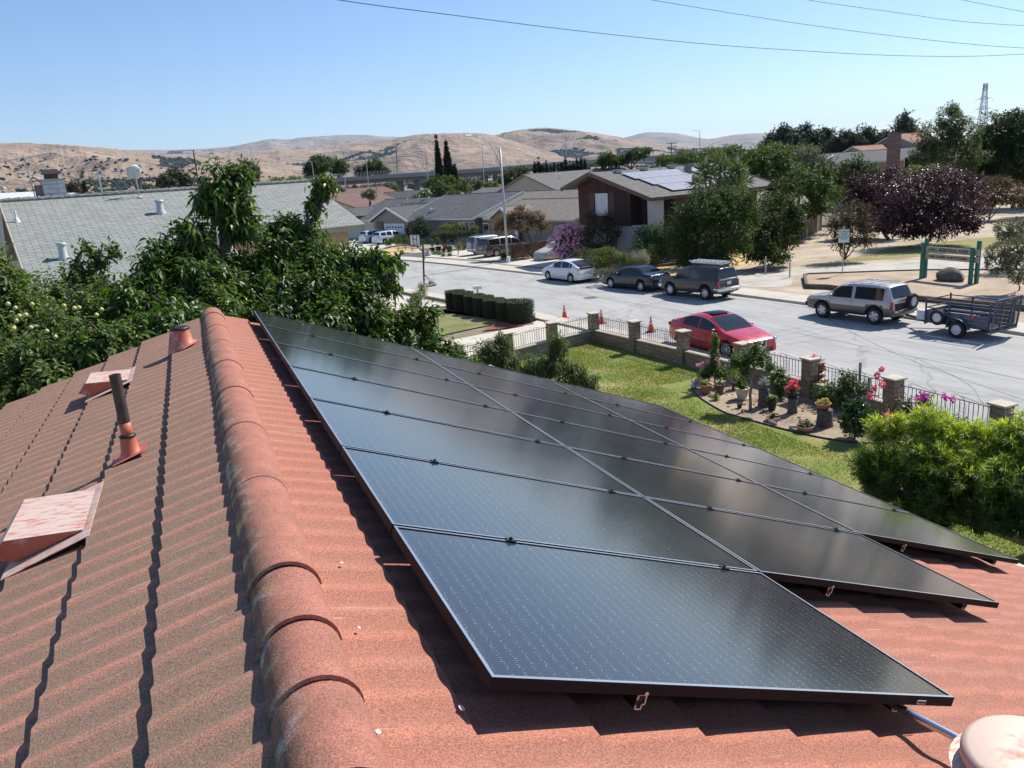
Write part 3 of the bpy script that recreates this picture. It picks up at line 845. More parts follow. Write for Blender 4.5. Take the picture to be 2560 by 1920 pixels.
mb = MB(); mb.tube([(x, y, 0.045) for x, y in bed], 0.022, 5); single("bed_edging", mb, plain((0.05, 0.04, 0.035), 0.8), "thin dark edging curving along the lawn side of the pot garden", "edging")
flat("driveway", [(13.6, 29.95), (15.9, 30.6), (16.75, 30.7), (16.0, 36.3), (14.6, 35.2), (11.0, 34.6), (4.0, 33.5), (4.0, 27.0)], 0.035, CONC)
flat("neighbour_lawn", [(5.5, 34.3), (12.5, 36.6), (14.2, 36.9), (13.2, 43.4), (6.5, 45.5), (5.5, 42)], 0.03, lawn_mat("neighbour lawn", [(0.3, (0.13, 0.16, 0.05)), (0.5, (0.19, 0.20, 0.075)), (0.7, (0.30, 0.26, 0.14))]))
REDM = ground_mat("red lava rock", [(0.3, (0.18, 0.06, 0.045)), (0.7, (0.34, 0.14, 0.10))], 3, 14, speck=0.5)
flat("lava_rock_bed", [(12.6, 35.6), (15.3, 35.3), (15.6, 36.6), (14.4, 37.6), (12.8, 44.6), (9, 46.4), (6, 46.6), (6, 45.8), (12.2, 44.0), (13.3, 43.3), (14.0, 37.2)], 0.036, REDM)
flat("neighbour_walk", [(4, 47.0), (12.6, 45.0), (13.9, 44.2), (13.2, 48.6), (11.9, 55.5), (4, 58)], 0.037, CONC)
PARK = ground_mat("dry park ground", [(0.28, (0.26, 0.20, 0.13)), (0.45, (0.40, 0.325, 0.225)), (0.6, (0.50, 0.42, 0.31)), (0.75, (0.55, 0.48, 0.37))], 0.35, 9, speck=0.22, bmp=0.6)
flat("park_ground", [(x, y) for x, y in offs(FKs, 1.7) if y < 58]+[(60, 58), (130, 90), (170, 60), (170, -30), (31, -30)], 0.10, PARK)
STRAW = ground_mat("straw mulch", [(0.3, (0.40, 0.26, 0.11)), (0.5, (0.56, 0.40, 0.19)), (0.7, (0.66, 0.50, 0.27))], 0.8, 14, speck=0.3)
flat("straw_mulch", [(26.9, 51.5), (28.9, 41.8), (32, 42.5), (39, 46), (43, 52), (40, 56), (30, 55)], 0.104, STRAW)
PATH = ground_mat("decomposed granite path", [(0.3, (0.36, 0.33, 0.28)), (0.5, (0.46, 0.43, 0.37)), (0.7, (0.54, 0.50, 0.43))], 0.7, 12, speck=0.18)
flat("park_path", smooth([(29.6, 36.3), (31.2, 35.2), (34.6, 37.9), (38, 35.2), (41, 32.4), (44, 29), (52, 24), (70, 20), (120, 22)], 4)+smooth([(120, 45), (80, 42), (66, 44), (60, 38), (52, 35.5), (46, 36.6), (41, 38.6), (36, 40.0), (31, 41.2), (29.0, 41.4)], 4), 0.108, PATH)
flat("park_grass", smooth([(40, 40.5), (47, 38.2), (56, 38), (62, 41), (55, 43), (48, 43.5), (40, 40.5)], 4), 0.112, lawn_mat("thin park grass", [(0.3, (0.20, 0.19, 0.06)), (0.6, (0.30, 0.27, 0.11)), (0.75, (0.40, 0.34, 0.2))]))
flat("raised_bed_soil", [(34.0, 36.9), (31.35, 33.8), (31.9, 32.85), (32.1, 27.1), (33.0, 22.6), (33.3, 16), (43, 16), (45, 25), (42.2, 30.4), (39.9, 33.4), (36.2, 36.2), (34.7, 37.4)], 0.20, ground_mat("bed soil", [(0.3, (0.32, 0.235, 0.16)), (0.6, (0.46, 0.36, 0.26)), (0.75, (0.52, 0.43, 0.33))], 0.6, 10, speck=0.25))
tb = thing("timber_edging", "weathered timber border around the raised park bed", "timber border", (31.3, 33.8, 0))
TIMB = plain((0.13, 0.10, 0.075), 0.9, var=0.35, scale=5)
def timbers(pts, z0, h, wd=0.14):
    for a, b in zip(pts[:-1], pts[1:]):
        m_ = MB(); m_.beam((a[0], a[1], z0+h/2), (b[0], b[1], z0+h/2), wd, h); obj("timber", m_, TIMB, tb, world=True)
timbers([(33.94, 36.95), (31.25, 33.8), (31.8, 32.8), (32.0, 27.1), (32.9, 22.6), (33.2, 16)], 0.0, 0.36, 0.16)
timbers([(33.94, 36.95), (34.7, 37.5), (39.9, 33.45), (42.25, 30.4), (45, 25)], 0.10, 0.17, 0.12)
flat("driveway", [(21.35, 75.6), (25.0, 63.2), (27.5, 64.3), (33.9, 75.5), (32.8, 81.0), (27.2, 79.6)], 0.134, CONC)
flat("driveway", [(24.1, 61.9), (25.9, 54.3), (33, 57.2), (32, 63.4), (26.4, 63.0)], 0.134, CONC)
flat("front_yards", [(x, y) for x, y in offs(FKs, 1.74) if 52 < y]+[(10, 140), (60, 150), (60, 53), (26, 53)], 0.093, ground_mat("front yard earth", [(0.3, (0.26, 0.21, 0.14)), (0.7, (0.42, 0.36, 0.26))], 0.4, 8, speck=0.2))
flat("gravel_bed", [(19.0, 80.2), (21.5, 74.5), (26.6, 79.2), (25.2, 82.6)], 0.13, ground_mat("dark gravel", [(0.3, (0.09, 0.09, 0.09)), (0.7, (0.17, 0.165, 0.16))], 1.5, 12, speck=0.4))
flat("paving_strip", [(19.5, 82.2), (26.0, 79.8), (28.3, 81.3), (24.6, 84.6)], 0.131, CONC)
flat("straw_lawn", [(17.5, 84.5), (19.8, 80.9), (24.6, 84.2), (22.4, 92)], 0.132, STRAW)
flat("driveway", [(14.7, 95), (17.2, 86.6), (22.5, 92.5), (27.0, 101), (25.5, 107.5), (19.5, 106)], 0.133, CONC)
mb = MB(); mb.lathe([(0.38, 0.0), (0.38, 0.008)], 24, (21.4, 40.77, 0)); mb.lathe([(0.47, 0.0), (0.47, 0.005)], 24, (21.4, 40.77, 0), m=1)
single("manhole_cover", mb, [plain((0.13, 0.12, 0.11), 0.6, metal=0.3), plain((0.25, 0.24, 0.22), 0.8)], "round iron manhole cover set in the middle of the road", "manhole cover")
SEAM = plain((0.24, 0.235, 0.22), 0.85, var=0.3, scale=1.5)
def seam(pts, wd):
    mb = MB()
    P = smooth(pts, 5); A = offs(P, wd/2); B = offs(P, -wd/2)
    n = len(P); mb.add([(x, y, 0.005) for x, y in A]+[(x, y, 0.005) for x, y in B], [(i, n+i, n+i+1, i+1) for i in range(n-1)])
    return tag(obj("road_crack", mb, SEAM), kind="structure")
seam([G(1010, 698)[:2], G(1100, 682)[:2], G(1200, 668)[:2]], 0.10)
seam([G(1460, 800)[:2], G(1570, 768)[:2], G(1700, 725)[:2]], 0.05)
seam([G(1480, 806)[:2], G(1600, 770)[:2], G(1740, 730)[:2]], 0.05)
seam([G(2000, 760)[:2], G(2230, 880)[:2], G(2560, 1000)[:2]], 0.04)
seam([G(2300, 900)[:2], G(2420, 960)[:2], G(2460, 1010)[:2], G(2560, 1060)[:2]], 0.035)
seam([(23.6, -5), (23.5, 15), (22.9, 30), (21.2, 45), (18.6, 60), (15, 74)], 0.05)
def blades(name, poly_test, xr, yr, n, h, cols, z, lab):
    xs = RNG.uniform(*xr, n); ys = RNG.uniform(*yr, n)
    k = poly_test(xs, ys); xs, ys = xs[k], ys[k]; n = len(xs)
    a = RNG.uniform(0, 2*pi, n); hh = h*RNG.uniform(0.5, 1.3, n); ww = RNG.uniform(0.008, 0.02, n)
    lx, ly = RNG.normal(0, 0.5, n)*hh, RNG.normal(0, 0.5, n)*hh
    V = np.zeros((n, 3, 3)); V[:, 0] = np.stack([xs-np.cos(a)*ww, ys-np.sin(a)*ww, np.full(n, z)], 1)
    V[:, 1] = np.stack([xs+np.cos(a)*ww, ys+np.sin(a)*ww, np.full(n, z)], 1); V[:, 2] = np.stack([xs+lx, ys+ly, z+hh], 1)
    F = np.arange(n*3).reshape(-1, 3)
    o = npobj(name, V.reshape(-1, 3), F, leaf_mat("grass blades", cols, 0.6, 0.35, 0.3), None, {"rnd": np.repeat(RNG.random(n), 3)})
    return tag(o, lab, "grass", kind="stuff")
def in_lawn(x, y):
    ns = np.sin(x*1.7+y*0.6)+np.sin(y*1.1-x*0.9+2)+np.sin(x*3.1+y*2.3)*0.5
    bedm = (x > 13.9+0.06*(20-y)**2*0.1) & (y > 13) & (y < 22) & (x > 14.0)
    return (x < 15.9+(29.8-y)*0.05) & (~bedm) & (ns > RNG.uniform(-2.6, 1.2, len(x)))
blades("grass", in_lawn, (7.5, 17.0), (6, 29.4), 210000, 0.036, [(0.10, 0.17, 0.03), (0.17, 0.24, 0.045), (0.24, 0.27, 0.06), (0.38, 0.33, 0.13)], 0.02, "mown lawn grass with dry yellow patches inside the garden wall")
# ================================================================== buildings
def winmesh(w_, h_, fw=0.06, dpt=0.06, mull=1, hor=0):
    f = MB(); 
    f.box((0, -w_/2+fw/2, 0), (dpt, fw, h_)); f.box((0, w_/2-fw/2, 0), (dpt, fw, h_))
    f.box((0, 0, h_/2-fw/2), (dpt, w_-2*fw, fw)); f.box((0, 0, -h_/2+fw/2), (dpt, w_-2*fw, fw))
    for i in range(mull): f.box((0.002, -w_/2+w_*(i+1)/(mull+1), 0), (dpt*0.7, fw*0.6, h_-2*fw))
    for i in range(hor): f.box((0.002, 0, -h_/2+h_*(i+1)/(hor+1)), (dpt*0.6, w_-2*fw, fw*0.5))
    p = MB(); p.box((-0.012, 0, 0), (0.012, w_-2*fw, h_-2*fw))
    return f, p
WFR = plain((0.72, 0.72, 0.70), 0.5, var=0.04)
CURT = plain((0.62, 0.63, 0.62), 0.35, var=0.06, spec=0.6)
def place_face(c, rz): return Matrix.Translation(c) @ Matrix.Rotation(rz, 4, 'Z')
def add_window(parent, pos, rz, w_, h_, mat=None, frame=None, mull=1, hor=0, nm="window"):
    f, p = winmesh(w_, h_, mull=mull, hor=hor)
    fo = obj(nm, f, frame or WFR, parent); 
    M = Matrix.LocRotScale(parent.location, parent.rotation_euler, (1, 1, 1)).inverted() @ place_face(pos, rz)
    fo.location = M.to_translation(); fo.rotation_euler = M.to_euler()
    obj("pane", p, mat or GLASS, fo)
    return fo
def garage_door(parent, pos, rz, w_, h_, lights=6):
    d = MB()
    rows = 4
    for r in range(rows):
        zc = -h_/2+h_*(r+0.5)/rows
        d.bbox((0, 0, zc), (0.05, w_, h_/rows-0.012), 0.012)
        n = 8
        if not (r == rows-1 and lights):
            for k in range(n):
                d.bbox((0.026, -w_/2+w_*(k+0.5)/n, zc), (0.012, w_/n-0.10, h_/rows-0.14), 0.004)
    fo = obj("garage_door", d, plain((0.70, 0.71, 0.73), 0.5, var=0.04), parent)
    M = Matrix.LocRotScale(parent.location, parent.rotation_euler, (1, 1, 1)).inverted() @ place_face(pos, rz)
    fo.location = M.to_translation(); fo.rotation_euler = M.to_euler()
    if lights:
        for k in range(lights):
            l_ = MB(); yy_ = -w_/2+w_*(k+0.5+0.3)/(lights+0.6)
            l_.prism([(-0.22, -0.10), (0.22, -0.10), (0.17, 0.08), (0, 0.12), (-0.17, 0.08)], 0, 0.012, M=Matrix.Translation((0.026, yy_, h_/2-h_/rows/2)) @ Matrix(((0, 0, 1, 0), (1, 0, 0, 0), (0, 1, 0, 0), (0, 0, 0, 1))))
            obj("light_pane", l_, GLASS, fo)
    f = MB(); f.box((0, -w_/2-0.07, 0), (0.1, 0.12, h_)); f.box((0, w_/2+0.07, 0), (0.1, 0.12, h_)); f.box((0, 0, h_/2+0.09), (0.1, w_+0.26, 0.18))
    obj("door_frame", f, WFR, fo)
    return fo
def section(root, c, az, L, Wf, Wb, ez, zr, wallm, roofm, trim, over=0.5, ezb=None, z0=0.0, rake=True, gablem=None, roofname="roof"):
    "one gabled volume. c = ridge centre on the ground, az = ridge direction, Wf/Wb = horizontal run to front/back eave"
    a = rad(az); r = Vector((math.sin(a), math.cos(a), 0)); f = Vector((-math.cos(a), math.sin(a), 0))
    c = Vector((c[0], c[1], 0)); ezb = ez if ezb is None else ezb
    def P(u, v, z): return tuple(c+r*u+f*v+Vector((0, 0, z)))
    t = 0.14
    rf = MB()
    rf.slab([P(-L/2, 0, zr), P(L/2, 0, zr), P(L/2, Wf, ez), P(-L/2, Wf, ez)], t)
    rf.slab([P(L/2, 0, zr), P(-L/2, 0, zr), P(-L/2, -Wb, ezb), P(L/2, -Wb, ezb)], t)
    ro = obj(roofname, rf, roofm, root, world=True, uv=True)
    sf = (zr-ez)/Wf; sb = (zr-ezb)/Wb
    wv, wb_ = Wf-over, Wb-over
    zf, zb = zr-sf*wv-t*1.1, zr-sb*wb_-t*1.1
    zc = zr-t*1.25
    w_ = MB(); x0, x1 = -L/2+over*0.8, L/2-over*0.8
    vs = []
    for x in (x0, x1):
        vs += [P(x, wv, z0), P(x, wv, zf), P(x, 0, zc), P(x, -wb_, zb), P(x, -wb_, z0)]
    w_.add(vs, [(0, 1, 2, 3, 4), (9, 8, 7, 6, 5), (0, 5, 6, 1), (3, 8, 9, 4)])
    obj("wall", w_, wallm, root, world=True, uv=True)
    tr = MB()
    for x in (-L/2, L/2):
        tr.beam(P(x, 0.02, zr-t*0.55), P(x, Wf, ez-t*0.55), 0.05, 0.24); tr.beam(P(x, -0.02, zr-t*0.55), P(x, -Wb, ezb-t*0.55), 0.05, 0.24)
    tr.beam(P(-L/2, Wf+0.02, ez-0.10), P(L/2, Wf+0.02, ez-0.10), 0.07, 0.16); tr.beam(P(-L/2, -Wb-0.02, ezb-0.10), P(L/2, -Wb-0.02, ezb-0.10), 0.07, 0.16)
    obj("fascia", tr, trim, root, world=True)
    rc = MB(); rc.tube([P(-L/2, 0, zr+0.0), P(L/2, 0, zr+0.0)], 0.055, 6); obj("ridge_cap", rc, roofm, root, world=True, uv=True)
    return P, ro
def roofvent(root, p, k=0):
    mb = MB(); 
    if k == 0: mb.lathe([(0.05, -0.3), (0.05, 0.45)], 8, p); mb.lathe([(0.16, 0.45), (0.16, 0.52), (0.0, 0.6)], 10, p)
    elif k == 1: mb.box((p[0], p[1], p[2]+0.08), (0.45, 0.45, 0.2)); mb.box((p[0], p[1], p[2]+0.21), (0.62, 0.62, 0.06))
    elif k == 3: mb.lathe([(0.04, -0.3), (0.04, 0.3)], 8, p)
    obj("roof_vent", mb, plain((0.55, 0.55, 0.53), 0.6), root, world=True)
AZR = -18.0
def dirv(az): a = rad(az); return Vector((math.sin(a), math.cos(a), 0))
SH_DARK = brick_mat("charcoal shingles", (0.095, 0.097, 0.10), (0.135, 0.135, 0.135), (0.045, 0.045, 0.047), 0.5, 0.22, 0.02, noise=0.2, nscale=1.5)
SH_TAN = brick_mat("tan shingles", (0.20, 0.175, 0.14), (0.26, 0.23, 0.19), (0.10, 0.085, 0.07), 0.5, 0.22, 0.02, noise=0.2)
SH_BROWN = brick_mat("brown shingles", (0.16, 0.095, 0.075), (0.20, 0.12, 0.095), (0.10, 0.06, 0.05), 0.5, 0.2, 0.02)
SH_GREY = brick_mat("grey roof shingles", (0.145, 0.14, 0.13), (0.19, 0.185, 0.17), (0.08, 0.078, 0.075), 0.5, 0.18, 0.02)
TRW = plain((0.74, 0.74, 0.72), 0.6, var=0.03)
TRB = plain((0.055, 0.035, 0.03), 0.7)
TAUPE = siding_mat("taupe plywood siding", (0.27, 0.235, 0.185), 0.3, True, var=0.06, dark=0.8)
CREAM = plain((0.60, 0.58, 0.48), 0.85, var=0.05)
GREYW = plain((0.26, 0.245, 0.215), 0.85, var=0.06)
STONE = brick_mat("brown stone veneer", (0.16, 0.12, 0.09), (0.26, 0.20, 0.15), (0.10, 0.08, 0.06), 0.4, 0.15, 0.02)
E0 = Vector((30.4, 85.8, 0)); rd = dirv(AZR); bk = dirv(AZR+90)
hB = thing("ranch_house", "grey walled ranch house with long charcoal roof behind the potted plants", "house", (33, 95, 0), 0)
cB = E0+bk*7.8+rd*7.9
section(hB, cB, AZR, 15.8, 7.8, 7.8, 2.9, 5.4, GREYW, SH_DARK, TRW)
cB2 = E0+rd*(15.8+3.6)+bk*5.2
P2, _ = section(hB, cB2, AZR, 7.3, 5.2, 5.2, 2.88, 4.55, GREYW, SH_DARK, TRW)
fz = rad(180+0)  # window faces look along local +X; rotate so that +X = front normal
front = pi/2-rad(AZR-90)
def onfront(E, rdv, u, z, out=0.0, inset=0.5): 
    p = E+rdv*u+bk*(inset-out); return (p.x, p.y, z)
add_window(hB, onfront(E0, rd, 2.6, 1.7, 0.03), front, 2.2, 1.5, mull=2)
add_window(hB, onfront(E0, rd, 0.9, 1.7, 0.03), front, 1.0, 1.5, mull=0)
pm = MB(); q = onfront(E0, rd, 4.7, 1.2, 0.0); pm.box((0, 0, 0), (0.05, 1.7, 2.4), M=place_face(q, front)); obj("porch_shade", pm, plain((0.02, 0.017, 0.015), 0.9), hB, world=True)  # near-black sheet on the wall stands in for the porch's shade
fl = MB(); fl.beam(onfront(E0, rd, 9.3, 2.98, 0.4), tuple(E0+rd*6.9+bk*3.6+Vector((0, 0, 2.9+3.6*0.32+0.06))), 0.12, 0.04); obj("flashing", fl, TRW, hB, world=True)
for u, v, k in ((11.0, 1.9, 0), (11.4, 2.4, 1)): 
    p = E0+rd*u+bk*v; roofvent(hB, (p.x, p.y, 2.9+v*0.32), k)
hA = thing("ranch_house", "cream ranch house with white garage door under a white edged gable", "house", (26, 106, 0))
gc = Vector((25.1, 102.7, 0))+bk*3.8
Pg, _ = section(hA, gc, AZR+90, 9.2, 4.83, 4.83, 2.7, 4.45, TAUPE, SH_DARK, TRW, over=0.6)
gf = Vector((25.1, 102.7, 0))+bk*(-0.8+0.42)
garage_door(hA, (gf.x+rd.x*(-1.0), gf.y+rd.y*(-1.0), 1.08), front, 4.6, 2.15)
sv = MB(); sv.box((0, 0, 0), (0.12, 1.5, 2.6), M=place_face((gf.x+rd.x*2.6, gf.y+rd.y*2.6, 1.3), front)); obj("stone_veneer", sv, STONE, hA, world=True, uv=True)
EA = Vector((25.1, 102.7, 0))+rd*0.5+bk*0.9
cA = EA+bk*7.8+rd*5.5
PA_, _ = section(hA, cA, AZR, 19, 7.8, 7.8, 2.7, 5.15, CREAM, SH_DARK, TRW)
add_window(hA, onfront(EA, rd, 9.6, 1.45, 0.03), front, 0.9, 1.1, mat=plain((0.05, 0.05, 0.05), 0.3), mull=0)
fl = MB(); fl.beam(tuple(EA+rd*2.3+bk*1.9+Vector((0, 0, 2.7+1.9*0.314+0.07))), tuple(EA+rd*0.2+bk*4.3+Vector((0, 0, 2.7+4.3*0.314+0.07))), 0.12, 0.04); obj("flashing", fl, TRW, hA, world=True)
dg = EA+rd*13.2+bk*2.2
section(hA, dg, AZR+90, 5.0, 2.6, 2.6, 3.25, 4.35, CREAM, SH_DARK, plain((0.04, 0.05, 0.045), 0.7), over=0.35, z0=2.5)
for u, v, k in ((3, 6.8, 1), (6, 6.0, 0), (1.2, 6.4, 0)):
    p = EA+rd*u+bk*v; roofvent(hA, (p.x, p.y, 2.7+v*0.314), k)
AZC = -9.0; rc_ = dirv(AZC); bc = dirv(AZC+90); frontC = pi/2-rad(AZC-90)
hC = thing("ranch_house", "beige ranch house with tan shingle roof behind the street lamp", "house", (36, 78, 0))
EC = Vector((33.3, 66.2, 0))
section(hC, EC+bc*5.4+rc_*8.6, AZC, 17.2, 5.4, 5.4, 2.9, 4.6, TAUPE, SH_TAN, plain((0.45, 0.42, 0.36), 0.7))
section(hC, EC+bc*8.6+rc_*14.5, AZC, 16.0, 7.4, 7.4, 3.0, 5.35, TAUPE, SH_TAN, plain((0.45, 0.42, 0.36), 0.7))
section(hC, EC+bc*1.2+rc_*12.5, AZC+90, 3.4, 2.6, 2.6, 3.05, 4.15, plain((0.34, 0.23, 0.15), 0.8), SH_TAN, TRW, over=0.4, z0=0.0)
q = EC+rc_*12.3+bc*(-0.12); garage_door(hC, (q.x, q.y, 1.08), frontC, 4.8, 2.15, 0)
add_window(hC, tuple(EC+rc_*3.2+bc*0.47+Vector((0, 0, 1.6))), frontC, 1.2, 1.3)
add_window(hC, tuple(EC+rc_*17.5+bc*0.5+Vector((0, 0, 1.5))), frontC, 1.3, 1.7, mull=0)
def simple_house(label, p, az, L, Wh, ez, zr, wallm, roofm, trim, wins=(), vents=(), over=0.5):
    h = thing("house", label, "house", (p[0], p[1], 0))
    c = Vector((p[0], p[1], 0))
    P, _ = section(h, c, az, L, Wh, Wh, ez, zr, wallm, roofm, trim, over=over)
    for (face, u, z, w_, h_) in wins:
        if face == 'F': q = P(u, Wh-over+0.03, z); r_ = pi/2-rad(az-90)
        else: q = P(-L/2+over*0.8-0.03, u, z); r_ = pi/2-rad(az+180)
        add_window(h, q, r_, w_, h_)
    for u, v, k in vents: roofvent(h, P(u, v, zr-abs(v)*(zr-ez)/Wh), k)
    return h
near_end = Vector(Wd(1308, 438, 128)); dD = dirv(78)
cD = near_end+dD*11
hD = simple_house("beige two storey house with grey roof beyond the ranch houses", cD, 78, 22, 8.2, 4.75, 7.35, plain((0.47, 0.40, 0.32), 0.85), SH_GREY, plain((0.25, 0.2, 0.16), 0.7),
    [('E', 2.2, 3.6, 1.3, 1.5), ('E', -4.2, 3.6, 1.3, 1.5)], [(-6, -3, 0), (2, -3, 1), (6, -5, 0), (-1, -6, 0)])
def ridge_house(label, A, B, Wh, drop, *a, **k):
    A = Vector(A); B = Vector(B); d = B-A; az = math.degrees(math.atan2(d.x, d.y)); z = (A.z+B.z)/2
    return simple_house(label, (A+B)/2, az, d.length, Wh, z-drop, z, *a, **k)
ridge_house("brown roofed house at the left end of the far row", Wd(800, 487, 135), Wd(935, 478, 150), 9, 3.2, CREAM, SH_BROWN, plain((0.3, 0.2, 0.15), 0.7), vents=[(-2, -3, 0), (3, -3.4, 3), (5, -3, 3)])
ridge_house("brown roofed house farther back with its ridge under the overpass", Wd(812, 476, 172), Wd(960, 466, 185), 8, 2.8, CREAM, SH_BROWN, plain((0.3, 0.2, 0.15), 0.7))
ridge_house("small house with a cream gable in front of the overpass wall", Wd(958, 480, 165), Wd(1065, 475, 160), 6, 2.2, CREAM, SH_DARK, TRW)
ridge_house("low grey roofed house glimpsed beside the beige two storey house", Wd(1210, 468, 150), Wd(1290, 466, 140), 6, 1.8, CREAM, SH_GREY, TRW)
ridge_house("white flat roofed house seen over the ridge at far left", Wd(-60, 488, 62), Wd(128, 478, 66), 5, 1.6, CREAM, plain((0.50, 0.53, 0.55), 0.7), TRW)
ridge_house("pale roofed house seen over the ridge beside the chimney", Wd(140, 485, 75), Wd(186, 484, 76), 5, 1.6, CREAM, plain((0.50, 0.53, 0.55), 0.7), TRW)
ridge_house("long pale roofed house seen over the ridge behind the dish", Wd(268, 481, 75), Wd(418, 472, 80), 5, 1.6, CREAM, plain((0.50, 0.53, 0.55), 0.7), TRW)
AZT = 78.0; rt_ = dirv(AZT); ft = dirv(AZT+90)      # ft: downhill of the sunny slope
R1 = Vector((30.0, 56.5, 7.09)); LT = 14.5
hT = thing("two_storey_house", "dark brown two storey house with pale solar panels on its roof", "house", (31, 56, 0))
pit = (7.09-5.08)/6.6
def TP(u, v, z): p = R1+rt_*u+ft*v; return (p.x, p.y, z)
rf = MB()
rf.slab([TP(0, 0, 7.09), TP(0, 6.75, 7.09-6.75*pit), TP(LT, 6.75, 7.09-6.75*pit), TP(LT, 0, 7.09)], 0.13)
rf.slab([TP(LT, 0, 7.09), TP(LT, -3.7, 7.09-3.7*pit), TP(0, -3.7, 7.09-3.7*pit), TP(0, 0, 7.09)], 0.13)
obj("roof", rf, SH_GREY, hT, world=True, uv=True)
tr = MB(); TRT = plain((0.13, 0.085, 0.065), 0.7, var=0.2)
for u in (-0.03, LT+0.03):
    tr.beam(TP(u, 0, 7.0), TP(u, 6.75, 7.0-6.75*pit), 0.06, 0.30); tr.beam(TP(u, 0, 7.0), TP(u, -3.7, 7.0-3.7*pit), 0.06, 0.30)
tr.beam(TP(0, 6.78, 6.97-6.78*pit), TP(LT, 6.78, 6.97-6.78*pit), 0.06, 0.22)
obj("fascia", tr, TRT, hT, world=True)
SHIN = brick_mat("dark brown wall shingles", (0.075, 0.035, 0.03), (0.10, 0.046, 0.038), (0.035, 0.018, 0.016), 0.22, 0.26, 0.018, noise=0.25)
DSID = siding_mat("shaded lap siding", (0.05, 0.024, 0.022), 0.2, False)  # brown siding darkened further in colour for the shade under the eave
VSID = siding_mat("brown grey board siding", (0.12, 0.085, 0.07), 0.22, True)
STW = plain((0.52, 0.50, 0.46), 0.9, var=0.07, scale=1.5)
o_ = 1.0
def zroof(v): return 7.09-abs(v)*pit-0.15
w_ = MB()
w_.add([TP(o_, -2.7, 2.9), TP(o_, -2.7, zroof(2.7)), TP(o_, 0, zroof(0)), TP(o_, 3.55, zroof(3.55)), TP(o_, 3.55, 2.9)], [(0, 1, 2, 3, 4)])
w_.add([TP(o_, -2.7, 2.9), TP(o_, -2.7, zroof(2.7)), TP(LT-o_, -2.7, zroof(2.7)), TP(LT-o_, -2.7, 2.9)], [(3, 2, 1, 0)])
obj("shingled_wall", w_, SHIN, hT, world=True, uv=True)
w_ = MB(); w_.add([TP(o_+1.1, 3.55, 2.9), TP(o_+1.1, 3.55, zroof(3.55)), TP(o_+1.1, 5.6, zroof(5.6)), TP(o_+1.1, 5.6, 2.9)], [(0, 1, 2, 3)])
w_.add([TP(o_, 3.55, 2.9), TP(o_, 3.55, zroof(3.55)), TP(o_+1.1, 3.55, zroof(3.55)), TP(o_+1.1, 3.55, 2.9)], [(0, 1, 2, 3)])
obj("lap_wall", w_, DSID, hT, world=True, uv=True)
w_ = MB(); w_.add([TP(o_+0.1, -2.6, 0), TP(o_+0.1, -2.6, 2.95), TP(o_+0.1, 5.55, 2.95), TP(o_+0.1, 5.55, 0)], [(0, 1, 2, 3)])
w_.add([TP(o_+0.1, -2.6, 2.92), TP(LT-o_, -2.6, 2.92), TP(LT-o_, 5.5, 2.92), TP(o_+0.1, 5.5, 2.92)], [(0, 1, 2, 3)])
obj("stucco_wall", w_, STW, hT, world=True)
w_ = MB(); w_.add([TP(o_+1.2, 5.45, 0), TP(o_+1.2, 5.45, zroof(5.45)), TP(LT-o_, 5.45, zroof(5.45)), TP(LT-o_, 5.45, 0)], [(0, 1, 2, 3)])
obj("board_wall", w_, VSID, hT, world=True, uv=True)
w_ = MB(); q = TP(o_+0.25, 6.0, 0); w_.bbox((q[0], q[1], 2.45), (0.75, 1.0, 4.9), 0.03, rz=-rad(AZT-90)); obj("column", w_, STW, hT, world=True)
add_window(hT, TP(o_-0.03, 0.25, 4.55), pi/2-rad(AZT+180), 1.5, 1.75, mat=CURT)
for vv in (-0.95, 1.45):
    w_ = MB(); w_.box((0, 0, 0), (0.05, 0.62, 1.95), M=place_face(TP(o_-0.02, vv, 4.5), pi/2-rad(AZT+180))); obj("shutter", w_, plain((0.085, 0.04, 0.035), 0.7), hT, world=True)
w_ = MB(); w_.box((0, 0, 0), (0.06, 0.9, 2.6), M=place_face(TP(o_+2.2, 5.5, 3.6), pi/2-rad(AZT+90))); obj("tall_window", w_, GLASS, hT, world=True)
PVM = None
def pv_far():
    m, nt, b = nodes("sky reflection solar glass")
    br = nt.nodes.new("ShaderNodeTexBrick"); br.offset = 0.0
    br.inputs["Scale"].default_value = 1; br.inputs["Brick Width"].default_value = 1.0; br.inputs["Row Height"].default_value = 1.6; br.inputs["Mortar Size"].default_value = 0.02
    br.inputs["Color1"].default_value = c4((0.52, 0.53, 0.57)); br.inputs["Color2"].default_value = c4((0.56, 0.57, 0.60)); br.inputs["Mortar"].default_value = c4((0.3, 0.3, 0.32))  # whitish base colour stands in for sky reflected by the panels
    nt.links.new(coords(nt, 'UV'), br.inputs["Vector"]); nt.links.new(br.outputs[0], b.inputs["Base Color"]); b.inputs["Roughness"].default_value = 0.35
    b.inputs["Specular IOR Level"].default_value = 0.9
    return m
PVM = pv_far()
pvn = 0
for (u0, v0, nu, nv, lab) in ((2.4, 1.1, 6, 3, "pale solar panel array on the near roof of the brown two storey house"), (9.6, 0.9, 3, 2, "smaller pale solar panel array beyond the flue of the brown two storey house")):
    t_ = thing("solar_array", lab, "solar panels", TP(u0, v0, 7.09-v0*pit), 0)
    for i in range(nu):
        for j in range(nv):
            u, v = u0+i*1.02, v0+j*1.65
            if v+1.6 > 6.5: continue
            sh = j*0.35 if nu > 3 else 0
            m_ = MB(); m_.slab([TP(u+sh, v, 7.22-v*pit), TP(u+sh, v+1.6, 7.22-(v+1.6)*pit), TP(u+sh+0.99, v+1.6, 7.22-(v+1.6)*pit), TP(u+sh+0.99, v, 7.22-v*pit)], 0.04)
            obj("panel", m_, PVM, t_, world=True, uv=False)
